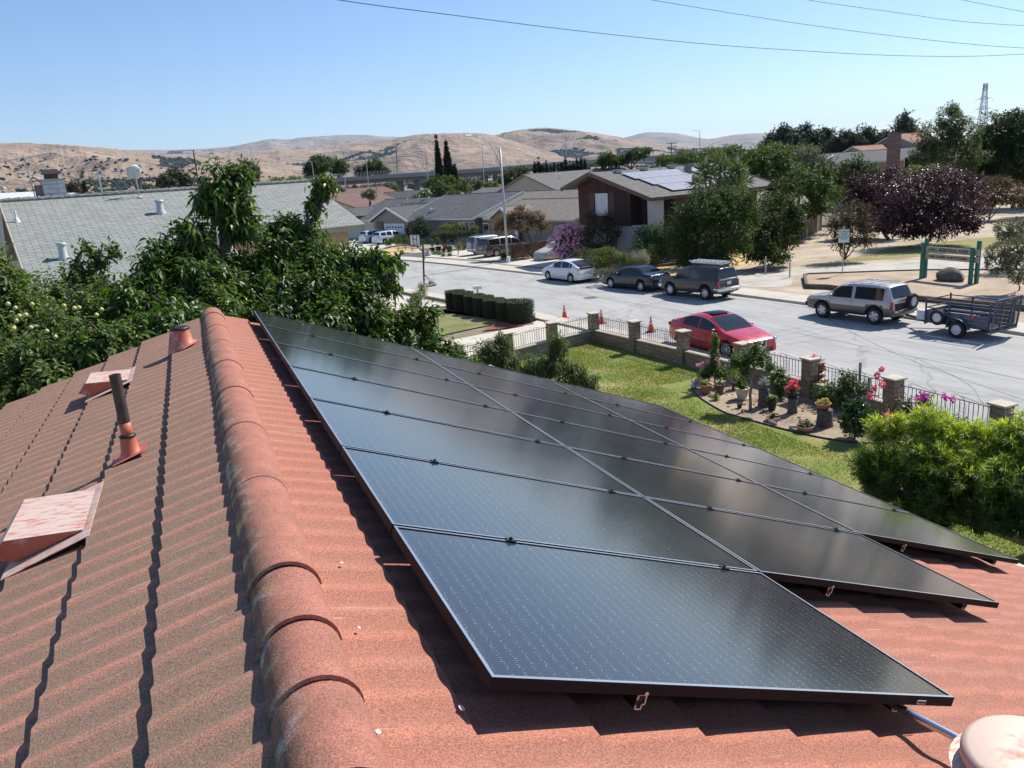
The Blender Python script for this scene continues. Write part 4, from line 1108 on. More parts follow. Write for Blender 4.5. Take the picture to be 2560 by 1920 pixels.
for u, v, k in ((2.6, 0.5, 1), (5.6, 0.4, 1), (7.4, 0.4, 3), (8.8, 0.35, 1), (11.5, 0.4, 1)): roofvent(hT, TP(u, v, 7.09-v*pit), k)
w_ = MB(); q = TP(9.1, 1.9, 7.09-1.9*pit); w_.bbox((q[0], q[1], q[2]+0.25), (0.45, 0.45, 0.7), 0.02); w_.box((q[0], q[1], q[2]+0.64), (0.55, 0.55, 0.06)); obj("flue", w_, plain((0.2, 0.22, 0.22), 0.7), hT, world=True)
hN = thing("neighbour_house", "large house with pale grey green shingle roof behind the leafy trees", "house", (-4, 28, 0))
A0 = Vector((-5.85, 32.6, 7.66)); rn = dirv(78); fn = dirv(168); tn = math.tan(rad(18.07))
def NP(u, v, dz=0.0): p = A0+rn*u+fn*v; return (p.x, p.y, 7.66-abs(v)*tn+dz)
SHN = brick_mat("pale grey green shingles", (0.265, 0.275, 0.25), (0.325, 0.335, 0.305), (0.13, 0.135, 0.13), 0.42, 0.135, 0.016, noise=0.12, nscale=2.5, bmp=0.6)
rf = MB(); rl = 11.15
rf.slab([NP(0, 0), NP(0, 9.1), NP(6.0, 9.1), NP(6.0, 5.3), NP(6.0, 0)], 0.13)
rf.slab([NP(6.0, 0), NP(6.0, 5.3), NP(rl, 5.3), NP(rl, 0)], 0.13)
rf.slab([NP(rl, 0), NP(rl, -7), NP(0, -7), NP(0, 0)], 0.13)
obj("roof", rf, SHN, hN, world=True, uv=True)
rc = MB()
for k in range(36):
    a, b_ = NP(k*rl/36, 0, 0.02), NP((k+1)*rl/36+0.02, 0, 0.055)
    rc.tube([a, b_], 0.09, 6)
obj("ridge_cap", rc, SHN, hN, world=True, uv=True)
wl = MB(); BW = siding_mat("white board and batten", (0.60, 0.60, 0.58), 0.45, True, gap=0.10, dark=0.45)
wl.add([NP(0.55, 8.5)[:2]+(0,), NP(0.55, 8.5, -0.2), NP(0.55, 0, -0.2), NP(0.55, 0)[:2]+(0,)], [(0, 1, 2, 3)])
wl.add([NP(0.55, -6.5)[:2]+(0,), NP(0.55, -6.5, -0.2), NP(0.55, 0, -0.2), NP(0.55, 0)[:2]+(0,)], [(3, 2, 1, 0)])
obj("gable_wall", wl, BW, hN, world=True, uv=True)
wl = MB(); PEACH = plain((0.52, 0.37, 0.24), 0.85, var=0.05)
wl.add([NP(0.55, 8.5)[:2]+(0,), NP(5.6, 8.5)[:2]+(0,), NP(5.6, 8.5, -0.2), NP(0.55, 8.5, -0.2)], [(0, 1, 2, 3)])
wl.add([NP(5.6, 8.5)[:2]+(0,), NP(5.6, 4.9)[:2]+(0,), NP(5.6, 4.9, -0.2), NP(5.6, 8.5, -0.2)], [(0, 1, 2, 3)])
wl.add([NP(5.6, 4.9)[:2]+(0,), NP(rl-.5, 4.9)[:2]+(0,), NP(rl-.5, 4.9, -0.2), NP(5.6, 4.9, -0.2)], [(0, 1, 2, 3)])
wl.add([NP(rl-.5, 4.9)[:2]+(0,), NP(rl-.5, 0)[:2]+(0,), NP(rl-.5, 0, -0.2), NP(rl-.5, 4.9, -0.2)], [(0, 1, 2, 3)])
obj("stucco_wall", wl, PEACH, hN, world=True)
tr = MB(); TN = plain((0.42, 0.36, 0.27), 0.8)
tr.beam(NP(-0.02, 0, -0.1), NP(-0.02, 9.1, -0.1), 0.05, 0.22); tr.beam(NP(6.02, 5.3, -0.1), NP(6.02, 9.1, -0.1), 0.05, 0.2); tr.beam(NP(6.0, 5.32, -0.1), NP(rl, 5.32, -0.1), 0.05, 0.2)
tr.beam(NP(rl+0.02, 0, -0.1), NP(rl+0.02, 5.3, -0.1), 0.05, 0.2)
obj("fascia", tr, TN, hN, world=True)
def nvent(u, v, h, r_):
    p = NP(u, v); m_ = MB(); c_ = plain((0.46, 0.52, 0.50), 0.45, var=0.08, spec=0.6)
    m_.lathe([(r_*1.55, -0.16), (r_*1.45, 0.02), (r_*1.05, 0.10), (r_*0.95, h-0.05), (r_*1.25, h-0.04), (r_*1.28, h), (r_*1.1, h+0.03), (0, h+0.035)], 20, p)
    obj("turret_vent", m_, c_, hN, world=True, smooth=True, auto=40)
nvent(1.12, 5.65, 0.45, 0.115); nvent(4.7, 2.38, 0.43, 0.12)
p = NP(0.28, 2.1); m_ = MB(); m_.lathe([(0.13, -0.1), (0.06, 0.12), (0.035, 0.13), (0.035, 0.36), (0, 0.36)], 12, p); obj("pipe_vent", m_, WHITE, hN, world=True)
ch = MB(); p = NP(1.75, -0.45); CHW = brick_mat("white chimney blocks", (0.52, 0.53, 0.55), (0.60, 0.61, 0.62), (0.36, 0.35, 0.34), 0.5, 0.16, 0.012)
ch.box((p[0], p[1], p[2]+0.2), (0.72, 0.8, 1.15), rz=rad(12)); 
cho = obj("chimney", ch, CHW, hN, world=True, uv=True)
c2 = MB(); c2.box((p[0], p[1], p[2]+0.80), (0.84, 0.92, 0.06), rz=rad(12)); obj("chimney_crown", c2, plain((0.4, 0.38, 0.36), 0.8), cho, world=True)
c3 = MB(); c3.box((p[0], p[1], p[2]+0.92), (0.42, 0.46, 0.2), rz=rad(12)); c3.box((p[0], p[1], p[2]+1.09), (0.58, 0.6, 0.16), rz=rad(12), tap=0.75); obj("chimney_cap", c3, plain((0.06, 0.055, 0.055), 0.8), cho, world=True)
c4_ = MB(); q = Vector(p)-rn*0.47; c4_.box((q.x, q.y, q.z+0.14), (0.22, 0.7, 1.0), rz=rad(12)); obj("brick_flank", c4_, brick_mat("red chimney brick", (0.20, 0.09, 0.07), (0.26, 0.12, 0.09), (0.3, 0.27, 0.25), 0.2, 0.07, 0.012), cho, world=True, uv=True)
p = Vector(NP(4.4, 0.55)); t_ = thing("satellite_dish", "round pale satellite dish on a thin mast on the grey green roof", "satellite dish", tuple(p))
m_ = MB(); m_.tube([p, p+Vector((0, 0, 0.85))], 0.022, 8); m_.lathe([(0.12, 0), (0.03, 0.06)], 10, tuple(p)); obj("mast", m_, GALV, t_, world=True)
m_ = MB(); m_.lathe([(0.0, -0.05), (0.12, -0.045), (0.22, -0.02), (0.27, 0.0), (0.265, 0.012), (0.2, -0.008), (0.0, -0.035)], 24, M=Matrix.Translation(p+Vector((-0.03, 0.06, 0.93))) @ Matrix.Rotation(rad(205), 4, 'Z') @ Matrix.Rotation(rad(68), 4, 'X')); obj("dish", m_, plain((0.56, 0.60, 0.62), 0.4), t_, world=True, smooth=True)
m_ = MB(); q = p+Vector((-0.03, 0.06, 0.9)); m_.tube([q, q+Vector((-0.35, 0.15, 0.12)), q+Vector((-0.55, 0.25, -0.1))], 0.012, 6); m_.tube([q, q+Vector((0.3, -0.1, 0.18)), q+Vector((0.7, 0.0, 0.22))], 0.01, 6); obj("feed_arm", m_, GALV, t_, world=True)
p = Vector(NP(3.3, -0.3)); t_ = thing("antenna_pole", "short bare pole left of the dish on the grey green roof", "pole", tuple(p)); m_ = MB(); m_.tube([p, p+Vector((-0.03, 0, 1.0))], 0.03, 8); obj("pole", m_, GALV, t_, world=True)
p = Vector(NP(1.15, -0.6)); t_ = thing("tv_antenna", "old television antenna with long crossbar beside the chimney", "antenna", tuple(p))
m_ = MB(); m_.tube([p+Vector((0, 0, -0.2)), p+Vector((-0.1, 0, 1.75))], 0.018, 6); obj("mast", m_, GALV, t_, world=True)
m_ = MB(); q = p+Vector((-0.1, 0, 1.65)); m_.tube([q-rn*0.95+Vector((0, 0, -0.12)), q+rn*0.75+Vector((0, 0, 0.12))], 0.012, 5)
for k in range(8):
    b_ = q+rn*(-0.9+0.22*k)+Vector((0, 0, -0.11+0.03*k)); m_.tube([b_-fn*0.35, b_+fn*0.35], 0.006, 4)
obj("elements", m_, METAL, t_, world=True)
YEL = plain((0.56, 0.48, 0.29), 0.85, var=0.04)
Ya, Yb = Vector(Wd(2034, 412, 112)), Vector(Wd(2300, 397, 112))
dY = (Yb-Ya); azY = math.degrees(math.atan2(dY.x, dY.y)); LY = dY.length
hY = thing("yellow_house", "pale yellow house with grey roof and brick chimney behind the trees", "house", ((Ya.x+Yb.x)/2, (Ya.y+Yb.y)/2, 0))
bY = dirv(azY-90); cY = (Ya+Yb)/2+bY*6
zy = (Ya.z+Yb.z)/2
PY, _ = section(hY, cY, azY-180, LY, 6, 6, zy, zy+1.35, YEL, SH_DARK, TRW)
q = Vector(Wd(2233, 395, 110.5)); ch = MB(); ch.box((q.x, q.y, 4.6), (1.3, 1.5, 9.2-0.2), rz=-rad(azY)); obj("chimney", ch, brick_mat("chimney brick", (0.22, 0.12, 0.10), (0.30, 0.18, 0.15), (0.25, 0.21, 0.19), 0.5, 0.16, 0.03), hY, world=True, uv=True)
q = Vector(Wd(2278, 412, 111.2)); add_window(hY, tuple(q), pi/2-rad(azY+90), 1.6, 1.9)
fl = MB(); fl.beam(tuple(Vector(Wd(2055, 406, 112))), tuple(Vector(Wd(2083, 388, 116))), 0.18, 0.05); obj("flashing", fl, TRW, hY, world=True)
TIL = brick_mat("clay barrel tiles", (0.34, 0.15, 0.10), (0.46, 0.24, 0.17), (0.14, 0.07, 0.05), 0.28, 0.42, 0.05, noise=0.3, bmp=1.0, offset=0)
hZ = thing("tile_roof_house", "house with reddish clay tile roofs rising behind the yellow house", "house", tuple(Wd(2231, 340, 140))[:2]+(0,))
zq = Vector(Wd(2231, 336, 138)); dz_ = dirv(82); wz = plain((0.33, 0.29, 0.25), 0.85)
section(hZ, zq+dz_*7, 82, 14, 7.0, 7.0, zq.z-3.0, zq.z, wz, TIL, plain((0.5, 0.45, 0.4), 0.7))
zq2 = Vector(Wd(2131, 366, 132)); section(hZ, zq2+dz_*4.6, 82, 9.2, 5, 5, zq2.z-2.2, zq2.z, wz, TIL, plain((0.5, 0.45, 0.4), 0.7))
m_ = MB(); q0 = zq+dz_*7.5; f_ = dirv(172)
m_.slab([tuple(q0+f_*0.6+Vector((0, 0, -0.15))), tuple(q0+f_*5.2+Vector((0, 0, -2.12))), tuple(q0+f_*5.2+dz_*5+Vector((0, 0, -2.12))), tuple(q0+f_*0.6+dz_*5+Vector((0, 0, -0.15)))], 0.05)
obj("roof_solar_array", m_, PVM, hZ, world=True)
# ================================================================== vehicles
def paint(c, metal=0.0, rough=0.28):
    m, nt, b = nodes("car paint")
    n = N(nt, "ShaderNodeTexNoise", i_Scale=3.0, i_Detail=6.0, i_Roughness=0.7); nt.links.new(coords(nt, 'Object'), n.inputs["Vector"])
    r = ramp(nt, n.outputs["Fac"], [(0.3, tuple(x*0.93 for x in c)), (0.7, tuple(min(1, x*1.07+0.004) for x in c))])
    nt.links.new(r.outputs[0], b.inputs["Base Color"]); b.inputs["Roughness"].default_value = rough; b.inputs["Metallic"].default_value = metal
    rr = ramp(nt, n.outputs["Fac"], [(0.3, rough*0.8), (0.75, rough*1.5)]); nt.links.new(rr.outputs[0], b.inputs["Roughness"])
    b.inputs["Coat Weight"].default_value = 0.8; b.inputs["Coat Roughness"].default_value = 0.06
    return m
TYRE = plain((0.018, 0.018, 0.018), 0.85, var=0.3, scale=20)
CHROME = plain((0.62, 0.63, 0.64), 0.2, metal=0.95, var=0.05)
RIM_S = plain((0.52, 0.53, 0.55), 0.35, metal=0.6, var=0.08)
RIM_D = plain((0.08, 0.08, 0.085), 0.35, metal=0.6)
PLAST = plain((0.022, 0.022, 0.023), 0.6)
CARGL = glass_mat("car window glass", (0.018, 0.022, 0.026), 0.04)
REDL = plain((0.42, 0.015, 0.02), 0.2, coat=0.6)
AMBL = plain((0.65, 0.22, 0.03), 0.2, coat=0.6)
CLRL = plain((0.62, 0.65, 0.68), 0.12, metal=0.5, coat=0.8)
PLATE = plain((0.62, 0.62, 0.60), 0.5)
def wheel(parent, x, y, side, r, wd=0.21, spokes=5, rimmat=None, rr=0.66, fat=0.0, nm="wheel", M=None):
    w_ = thing(nm, None, None); del w_["_o"]; w_.parent = parent; w_.location = (x, y, r)
    if M is not None: w_.rotation_euler = M
    sg = side
    T = Matrix.Rotation(-sg*pi/2, 4, 'X')          # lathe axis z -> outward y
    t = MB(); R0 = r*rr
    t.lathe([(R0, -wd/2), (r*0.93, -wd/2), (r*0.985, -wd*0.38), (r, -wd*0.2), (r, wd*0.2), (r*0.985, wd*0.38), (r*0.93, wd/2), (r*0.80, wd*0.52), (R0, wd*0.47), (R0*0.97, wd*0.2)], 32, M=T)
    obj("tyre", t, TYRE, w_, smooth=True, auto=40)
    d = MB()
    d.lathe([(0.0, wd*0.08), (R0*0.98, wd*0.08)][::-1]+[], 24, M=T) if False else None
    d.lathe([(R0*0.99, wd*0.1), (R0*1.0, wd*0.46), (R0*0.93, wd*0.485), (R0*0.88, wd*0.42), (R0*0.86, wd*0.16)], 32, M=T)
    for k in range(spokes):
        a = 2*pi*k/spokes
        w0, w1 = R0*(0.40/spokes*5)*0.55+fat, R0*(0.30/spokes*5)*0.55+fat
        c_, s_ = math.cos(a), math.sin(a)
        def q(rad_, off, z): return (rad_*c_-off*s_, rad_*s_+off*c_, z)
        vs = [q(R0*0.16, -w1, wd*0.43), q(R0*0.16, w1, wd*0.43), q(R0*0.90, w0, wd*0.40), q(R0*0.90, -w0, wd*0.40),
              q(R0*0.16, -w1, wd*0.30), q(R0*0.16, w1, wd*0.30), q(R0*0.90, w0, wd*0.28), q(R0*0.90, -w0, wd*0.28)]
        d.add(vs, [(0, 1, 2, 3), (7, 6, 5, 4), (0, 4, 5, 1), (1, 5, 6, 2), (2, 6, 7, 3), (3, 7, 4, 0)], 0, T)
    d.lathe([(R0*0.24, wd*0.2), (R0*0.22, wd*0.45), (R0*0.10, wd*0.48), (0.0, wd*0.48)], 16, M=T)
    d.lathe([(0.001, wd*0.05), (R0*0.99, wd*0.06), (R0*0.99, wd*0.10)], 24, m=1, M=T)
    obj("rim", d, [rimmat or RIM_S, PLAST], w_, smooth=True, auto=35)
    return w_
def lerp_prof(P, x):
    xs = [p[0] for p in P][::-1]; zs = [p[1] for p in P][::-1]
    return float(np.interp(x, xs, zs))
def car(name, label, cat, loc, az, sp, group=None):
    L, W_, r, sill = sp['L'], sp['W'], sp['r'], sp['sill']
    root = thing(name, label, cat, (loc[0], loc[1], loc[2] if len(loc) > 2 else 0.0), pi/2-rad(az), group)
    top = smooth(sp['top'], 5)
    tp = [top[0]]
    for p in top[1:]:
        tp.append((min(p[0], tp[-1][0]-1e-4), p[1]))
    top = tp
    xf, xr = sp['wb']; Ra = r+sp.get('gap', 0.055)
    xs = set(round(p[0], 4) for p in top)
    for xc in (xf, xr):
        for k in range(15): xs.add(round(xc+Ra*math.cos(pi*k/14), 4))
        if not sp.get('noarch'):
            xs.add(round(xc+Ra+0.005, 4)); xs.add(round(xc-Ra-0.005, 4))
    for a, b_ in sp['side']: xs.add(a); xs.add(b_)
    for k in ('ws', 'rw'):
        if k in sp: xs.add(sp[k][0]); xs.add(sp[k][1])
    for k in range(int(L/0.18)): xs.add(round(-L/2+0.1+k*0.18, 4))
    xs = sorted([x for x in xs if top[-1][0] <= x <= top[0][0]], reverse=True)
    xs = [x for i, x in enumerate(xs) if i == 0 or xs[i-1]-x > 0.0008]
    roofz = max(p[1] for p in top)
    half = L/2
    tum = sp.get('tumble', 0.17)
    rows = []
    for x in xs:
        zt = lerp_prof(top, x); zbelt = lerp_prof(sp['belt'], x)
        u = abs(x)/half
        w = W_/2*(1-sp.get('taper', 0.10)*max(0, (u-0.55)/0.45)**2.2-0.02*u*u)
        if x > half-0.12: w -= (x-(half-0.12))**2*sp.get('nose', 5.0)
        if x < -half+0.08: w -= ((-half+0.08)-x)**2*5.0
        zb = sill+0.05*max(0, (u-0.8)/0.2)
        if not sp.get('noarch'):
            for xc in (xf, xr):
                if abs(x-xc) < Ra: zb = max(zb, r+math.sqrt(max(0, Ra*Ra-(x-xc)**2)))
        zbe = min(zbelt, zt-0.035)
        zb = min(zb, zbe-0.06)
        t = max(0.0, min(1.0, (zt-zbe)/(roofz-zbelt+1e-6)))
        hh = zbe-zb
        y5 = w-0.05-t*tum*0.75; y6 = w-0.05-t*tum-0.06*(1 if t > 0.3 else 1.6)
        rows.append([(w-0.05, zb), (w-0.004, zb+min(0.10, hh*0.3)), (w+0.004, zb+hh*0.55), (w-0.012, zbe-min(0.05, hh*0.2)), (w-0.045, zbe),
                     (y5, zbe+(zt-zbe)*0.82), (y6, zbe+(zt-zbe)*0.955), (y6*0.62, zt-0.006*t), (0.0, zt+0.004)])
    K = 9; n = len(xs)
    groups = {}
    def put(key, vs, mi=0):
        g = groups.setdefault(key, MB()); 
        k0 = len(g.v); g.v += vs; g.f.append(tuple(range(k0, k0+len(vs)))); g.m.append(mi)
    def inr(x0, x1, rg): return rg[1]-1e-4 <= x1 and x0 <= rg[0]+1e-4
    split_z = sp.get('split')
    for i in range(n-1):
        x0, x1 = xs[i], xs[i+1]
        for sgn in (1, -1):
            for k in range(K-1):
                a, b_, c_, d_ = rows[i][k], rows[i][k+1], rows[i+1][k+1], rows[i+1][k]
                q = [(x0, sgn*a[0], a[1]), (x0, sgn*b_[0], b_[1]), (x1, sgn*c_[0], c_[1]), (x1, sgn*d_[0], d_[1])]
                if sgn > 0: q = q[::-1]
                zc = (a[1]+b_[1]+c_[1]+d_[1])/4
                key = 'body'; mi = 0
                if k == 4 and not sp.get('cover'):
                    for wi, rg in enumerate(sp['side']):
                        if inr(x0, x1, rg): key = ('side_window', wi, sgn)
                if k in (6, 7) and not sp.get('cover'):
                    if inr(x0, x1, sp['ws']): key = ('windshield', 0, 0)
                    elif 'rw' in sp and inr(x0, x1, sp['rw']) and zc > sp.get('rwz', 0): key = ('rear_window', 0, 0)
                if key == 'body':
                    if split_z and k <= 2 and zc < split_z: mi = 1
                    elif k == 0 and sp.get('cladding'): mi = 2
                put(key, q, mi)
    for i, rev in ((0, False), (n-1, True)):
        x = xs[i]; v_ = [(x, y, z) for y, z in rows[i]]+[(x, -y, z) for y, z in rows[i][::-1]]
        put('body', v_ if rev else v_[::-1], 1 if split_z else 0)
    mats = [sp['paint'], sp.get('paint2', sp['paint']), PLAST]
    for key, g in groups.items():
        uniq = {}; V = []; mp = []
        for v in g.v:
            kk = (round(v[0], 4), round(v[1], 4), round(v[2], 4))
            if kk not in uniq: uniq[kk] = len(V); V.append(v)
            mp.append(uniq[kk])
        F = []; Mi = []
        for f, m_ in zip(g.f, g.m):
            ff = []
            for q in f:
                if not ff or ff[-1] != mp[q]: ff.append(mp[q])
            if ff[0] == ff[-1]: ff = ff[:-1]
            if len(ff) >= 3: F.append(tuple(ff)); Mi.append(m_)
        g.v, g.f, g.m = V, F, Mi
        nm = 'body' if key == 'body' else key[0]
        if nm == 'body' and not sp.get('cover'):
            sm = MB()
            for xd in sp.get('doors', []):
                for sgn in (1, -1):
                    zt0 = lerp_prof(sp['belt'], xd)
                    g.beam((xd, sgn*(W_/2-0.003), sill+0.14), (xd, sgn*(W_/2-0.010), zt0-0.05), 0.012, 0.012, 2)
            for xh in sp.get('handles', []):
                for sgn in (1, -1): g.bbox((xh, sgn*(W_/2+0.008), lerp_prof(sp['belt'], xh)-0.12), (0.17, 0.03, 0.03), 0.008, m=0)
        obj(nm, g, mats if nm == 'body' else CARGL, root, smooth=True, auto=38)
    ub = MB(); ub.box((0, 0, (sill+0.62)/2+0.03), (L-0.5, W_-0.42, 0.62-sill+0.06)); ub.box((0, 0, sill+0.06), (L-0.25, W_-0.5, 0.10))
    if not sp.get('cover'): obj("underbody", ub, PLAST, root)
    if sp.get('cover'): return root
    for x in (xf, xr):
        for sgn in (1, -1):
            wheel(root, x, sgn*(W_/2-0.115), sgn, r, spokes=sp.get('spokes', 5), rimmat=sp.get('rim'), rr=sp.get('rr', 0.66), fat=sp.get('fat', 0.0))
    for (nm, x, y, z, d, ang, mt) in sp.get('bits', []):
        for sgn in ((1, -1) if y else (1,)):
            m_ = MB(); m_.bbox((0, 0, 0), d, min(d)*0.35, M=Matrix.Translation((x, sgn*y, z)) @ Matrix.Rotation(sgn*rad(ang), 4, 'Z')); obj(nm, m_, mt, root, smooth=True, auto=50)
    xm = sp['mirror']; zm = lerp_prof(sp['belt'], xm)+0.08
    for sgn in (1, -1):
        m_ = MB(); m_.bbox((xm, sgn*(W_/2+0.07), zm), (0.11, 0.20, 0.14), 0.04); m_.beam((xm, sgn*(W_/2-0.06), zm-0.05), (xm, sgn*(W_/2+0.03), zm-0.03), 0.05, 0.04); obj("mirror", m_, sp.get('mirmat', sp['paint']), root, smooth=True, auto=50)
    if 'trimline' in sp:
        m_ = MB()
        for sgn in (1, -1):
            a, b_ = sp['trimline']
            pts = []
            for k in range(15):
                x = a+(b_-a)*k/14; i = min(range(n), key=lambda q: abs(xs[q]-x)); rw_ = rows[i][5]
                pts.append((xs[i], sgn*(rw_[0]+0.006), rw_[1]+0.005))
            m_.tube(pts, 0.010, 5)
        obj("window_trim", m_, CHROME, root)
    return root
GR = "cars parked along the far kerb"
wh = paint((0.72, 0.73, 0.74), 0.0, 0.3)
c = car("hatchback", "white hatchback with sloping glass tail, leftmost car parked at the far kerb", "car", (23.98, 48.85), -9.3, dict(
    L=4.46, W=1.75, r=0.315, sill=0.20, wb=(1.32, -1.38), paint=wh, tumble=0.20,
    top=[(2.23, .32), (2.21, .58), (2.08, .76), (1.65, .93), (1.2, 1.06), (.55, 1.33), (.05, 1.46), (-.4, 1.49), (-1.0, 1.44), (-1.55, 1.31), (-1.88, 1.17), (-2.0, 1.08), (-2.12, .86), (-2.2, .62), (-2.23, .34)],
    belt=[(2.23, .55), (1.4, .84), (.9, .92), (-1.0, 1.0), (-2.0, 1.04), (-2.23, .8)], side=[(.62, -.28), (-.36, -1.22), (-1.27, -1.52)], ws=(1.22, .12), rw=(-1.12, -2.02), rwz=1.0,
    doors=[.75, -.32, -1.28], handles=[-.15, -1.1], mirror=.72, spokes=5, rim=RIM_S,
    bits=[("headlight", 2.02, .66, .66, (.34, .2, .15), 28, CLRL), ("taillight", -2.06, .70, .92, (.16, .14, .34), 20, plain((0.55, 0.30, 0.34), 0.2, coat=0.5)), ("license_plate", -2.235, 0, .72, (.02, .32, .16), 0, PLATE), ("lower_grille", 2.22, 0, .32, (.06, 1.1, .16), 0, PLAST), ("rear_bumper", -2.17, 0, .42, (.14, 1.5, .26), 0, wh), ("lower_glass", -2.09, 0, 0.985, (.03, 1.12, .13), 0, CARGL)]), GR)
bk_ = paint((0.006, 0.007, 0.010), 0.2, 0.25)
c = car("sedan", "black sedan parked between the white hatchback and the dark off-roader", "car", (25.2, 42.0), -12.0, dict(
    L=4.62, W=1.77, r=0.315, sill=0.19, wb=(1.34, -1.36), paint=bk_, tumble=0.20,
    top=[(2.31, .32), (2.29, .60), (2.15, .74), (1.6, .90), (1.12, .99), (.55, 1.27), (.15, 1.41), (-.3, 1.46), (-.85, 1.41), (-1.3, 1.25), (-1.62, 1.08), (-1.95, 1.04), (-2.18, .99), (-2.27, .80), (-2.31, .55), (-2.31, .34)],
    belt=[(2.3, .55), (1.4, .83), (.9, .90), (-1.2, .97), (-2.1, .96), (-2.31, .75)], side=[(.55, -.30), (-.37, -1.12)], ws=(1.12, .2), rw=(-.88, -1.62),
    doors=[.68, -.34, -1.2], handles=[-.18, -1.05], mirror=.66, spokes=8, rim=RIM_S, rr=.70, mirmat=bk_,
    bits=[("headlight", 2.12, .66, .66, (.30, .22, .14), 28, CLRL), ("taillight", -2.16, .66, .84, (.14, .34, .15), 18, REDL), ("license_plate", -2.32, 0, .70, (.02, .32, .16), 0, PLATE), ("lower_grille", 2.3, 0, .34, (.06, 1.2, .2), 0, PLAST), ("trunk_badge", -2.285, 0, .87, (.02, .10, .07), 0, CHROME)]), GR)
dk = paint((0.035, 0.030, 0.026), 0.25, 0.35)
SUV = dict(L=4.55, W=1.74, r=0.375, sill=0.36, wb=(1.35, -1.32), paint=dk, tumble=0.14, gap=0.07, taper=.06,
    top=[(2.27, .50), (2.25, .86), (2.12, 1.0), (1.6, 1.07), (1.14, 1.12), (.85, 1.38), (.52, 1.66), (.2, 1.74), (-.5, 1.77), (-1.5, 1.77), (-1.95, 1.74), (-2.1, 1.66), (-2.2, 1.2), (-2.26, .95), (-2.27, .5)],
    belt=[(2.27, .8), (1.2, 1.03), (.8, 1.08), (-2.0, 1.13), (-2.27, .95)], side=[(.80, -.10), (-.20, -.98), (-1.10, -1.98)], ws=(1.14, .5), rw=(-2.085, -2.198), rwz=1.2,
    doors=[.9, -.15, -1.05], handles=[.05, -.9], mirror=.85, spokes=5, fat=.02, rim=RIM_S, rr=.60,
    bits=[("headlight", 2.2, .66, .80, (.10, .3, .18), 8, CLRL), ("taillight", -2.22, .76, .88, (.1, .14, .34), 6, REDL), ("license_plate", -2.29, 0, .92, (.02, .32, .16), 0, PLATE), ("rear_bumper", -2.33, 0, .60, (.16, 1.66, .20), 0, CHROME), ("bumper_corner", -2.15, .84, .60, (.42, .10, .20), 0, CHROME), ("front_bumper", 2.3, 0, .58, (.16, 1.62, .22), 0, CHROME), ("front_corner", 2.15, .82, .58, (.30, .10, .22), 0, CHROME), ("hatch_trim", -2.215, 0, 1.13, (.05, 1.35, .05), 0, CHROME), ("mudguard", -1.80, .78, .40, (.03, .2, .3), 0, PLAST)])
c = car("off_roader", "dark brown off-roader with white ladders on the roof, parked at the far kerb", "car", (26.05, 36.65), -10.4, SUV, GR)
rk = MB()
for sgn in (1, -1): rk.tube([(-.1, sgn*.58, 1.80), (-.1, sgn*.58, 1.86), (-1.9, sgn*.58, 1.86), (-1.9, sgn*.58, 1.80)], .016, 6)
for x in (-.2, -1.0, -1.8): rk.beam((x, -.6, 1.87), (x, .6, 1.87), .05, .025)
obj("roof_rack", rk, PLAST, c)
ld = thing("ladder", "stack of white folding ladders strapped on top of the dark off-roader", "ladder", c.matrix_world.translation, 0)
ld.location = (26.05, 36.65, 0); ld.rotation_euler = (0, 0, pi/2-rad(-10.4))
for q, (y0, z0, sk) in enumerate(((-.26, 1.92, 0), (-.22, 2.0, .1), (.14, 1.93, -.06), (.18, 2.01, .04))):
    m_ = MB()
    for sgn in (1, -1): m_.beam((.25+sk, y0+sgn*.17, z0), (-2.05+sk, y0+sgn*.17, z0), .035, .06)
    for k in range(8): m_.beam((.12+sk-k*.29, y0-.17, z0), (.12+sk-k*.29, y0+.17, z0), .045, .03)
    obj("ladder_section", m_, plain((0.66, 0.67, 0.67), 0.45, metal=0.1, var=0.1), ld)
s2 = dict(SUV); silv = paint((0.46, 0.44, 0.40), 0.35, 0.4); olive = paint((0.085, 0.085, 0.072), 0.3, 0.4)
s2.update(L=4.4, W=1.69, paint=silv, paint2=olive, split=.86, r=.37,
    top=[(2.19, .50), (2.17, .84), (2.05, .97), (1.5, 1.04), (1.08, 1.09), (.78, 1.36), (.45, 1.60), (.15, 1.66), (-.5, 1.69), (-1.5, 1.69), (-1.8, 1.67), (-1.92, 1.60), (-2.08, 1.2), (-2.17, .95), (-2.19, .5)],
    belt=[(2.19, .8), (1.2, 1.0), (.8, 1.04), (-2.0, 1.08), (-2.19, .9)], side=[(.74, -.20), (-.36, -1.72)], ws=(1.08, .42), rw=(-1.9, -2.10), rwz=1.12, doors=[.85, -.28], handles=[-.12], mirror=.78, wb=(1.3, -1.35), taper=.07,
    bits=[("headlight", 2.13, .62, .78, (.08, .3, .16), 6, CLRL), ("corner_lamp", 2.08, .78, .78, (.14, .06, .15), 10, AMBL), ("taillight", -2.12, .76, .93, (.12, .10, .34), 4, REDL), ("indicator", -2.13, .765, 1.06, (.11, .10, .08), 4, AMBL), ("rear_bumper", -2.25, 0, .58, (.18, 1.60, .18), 0, plain((0.16, 0.17, 0.18), 0.4, metal=0.4)), ("front_bumper", 2.22, 0, .58, (.16, 1.58, .2), 0, PLAST), ("hatch_panel", -2.165, 0.0, .80, (.05, 1.25, .34), 0, PLAST)])
c = car("off_roader", "two-tone silver and olive off-roader hitched to the blue trailer", "car", (27.25, 26.25), -8.2, s2)
wl_ = wheel(c, -2.42, -.30, 1, .34, .2, 6, plain((0.60, 0.60, 0.60), 0.4, metal=0.2), .58, .015, nm="spare_wheel"); wl_.location = (-2.36, -.28, .98); wl_.rotation_euler = (0, 0, pi/2)
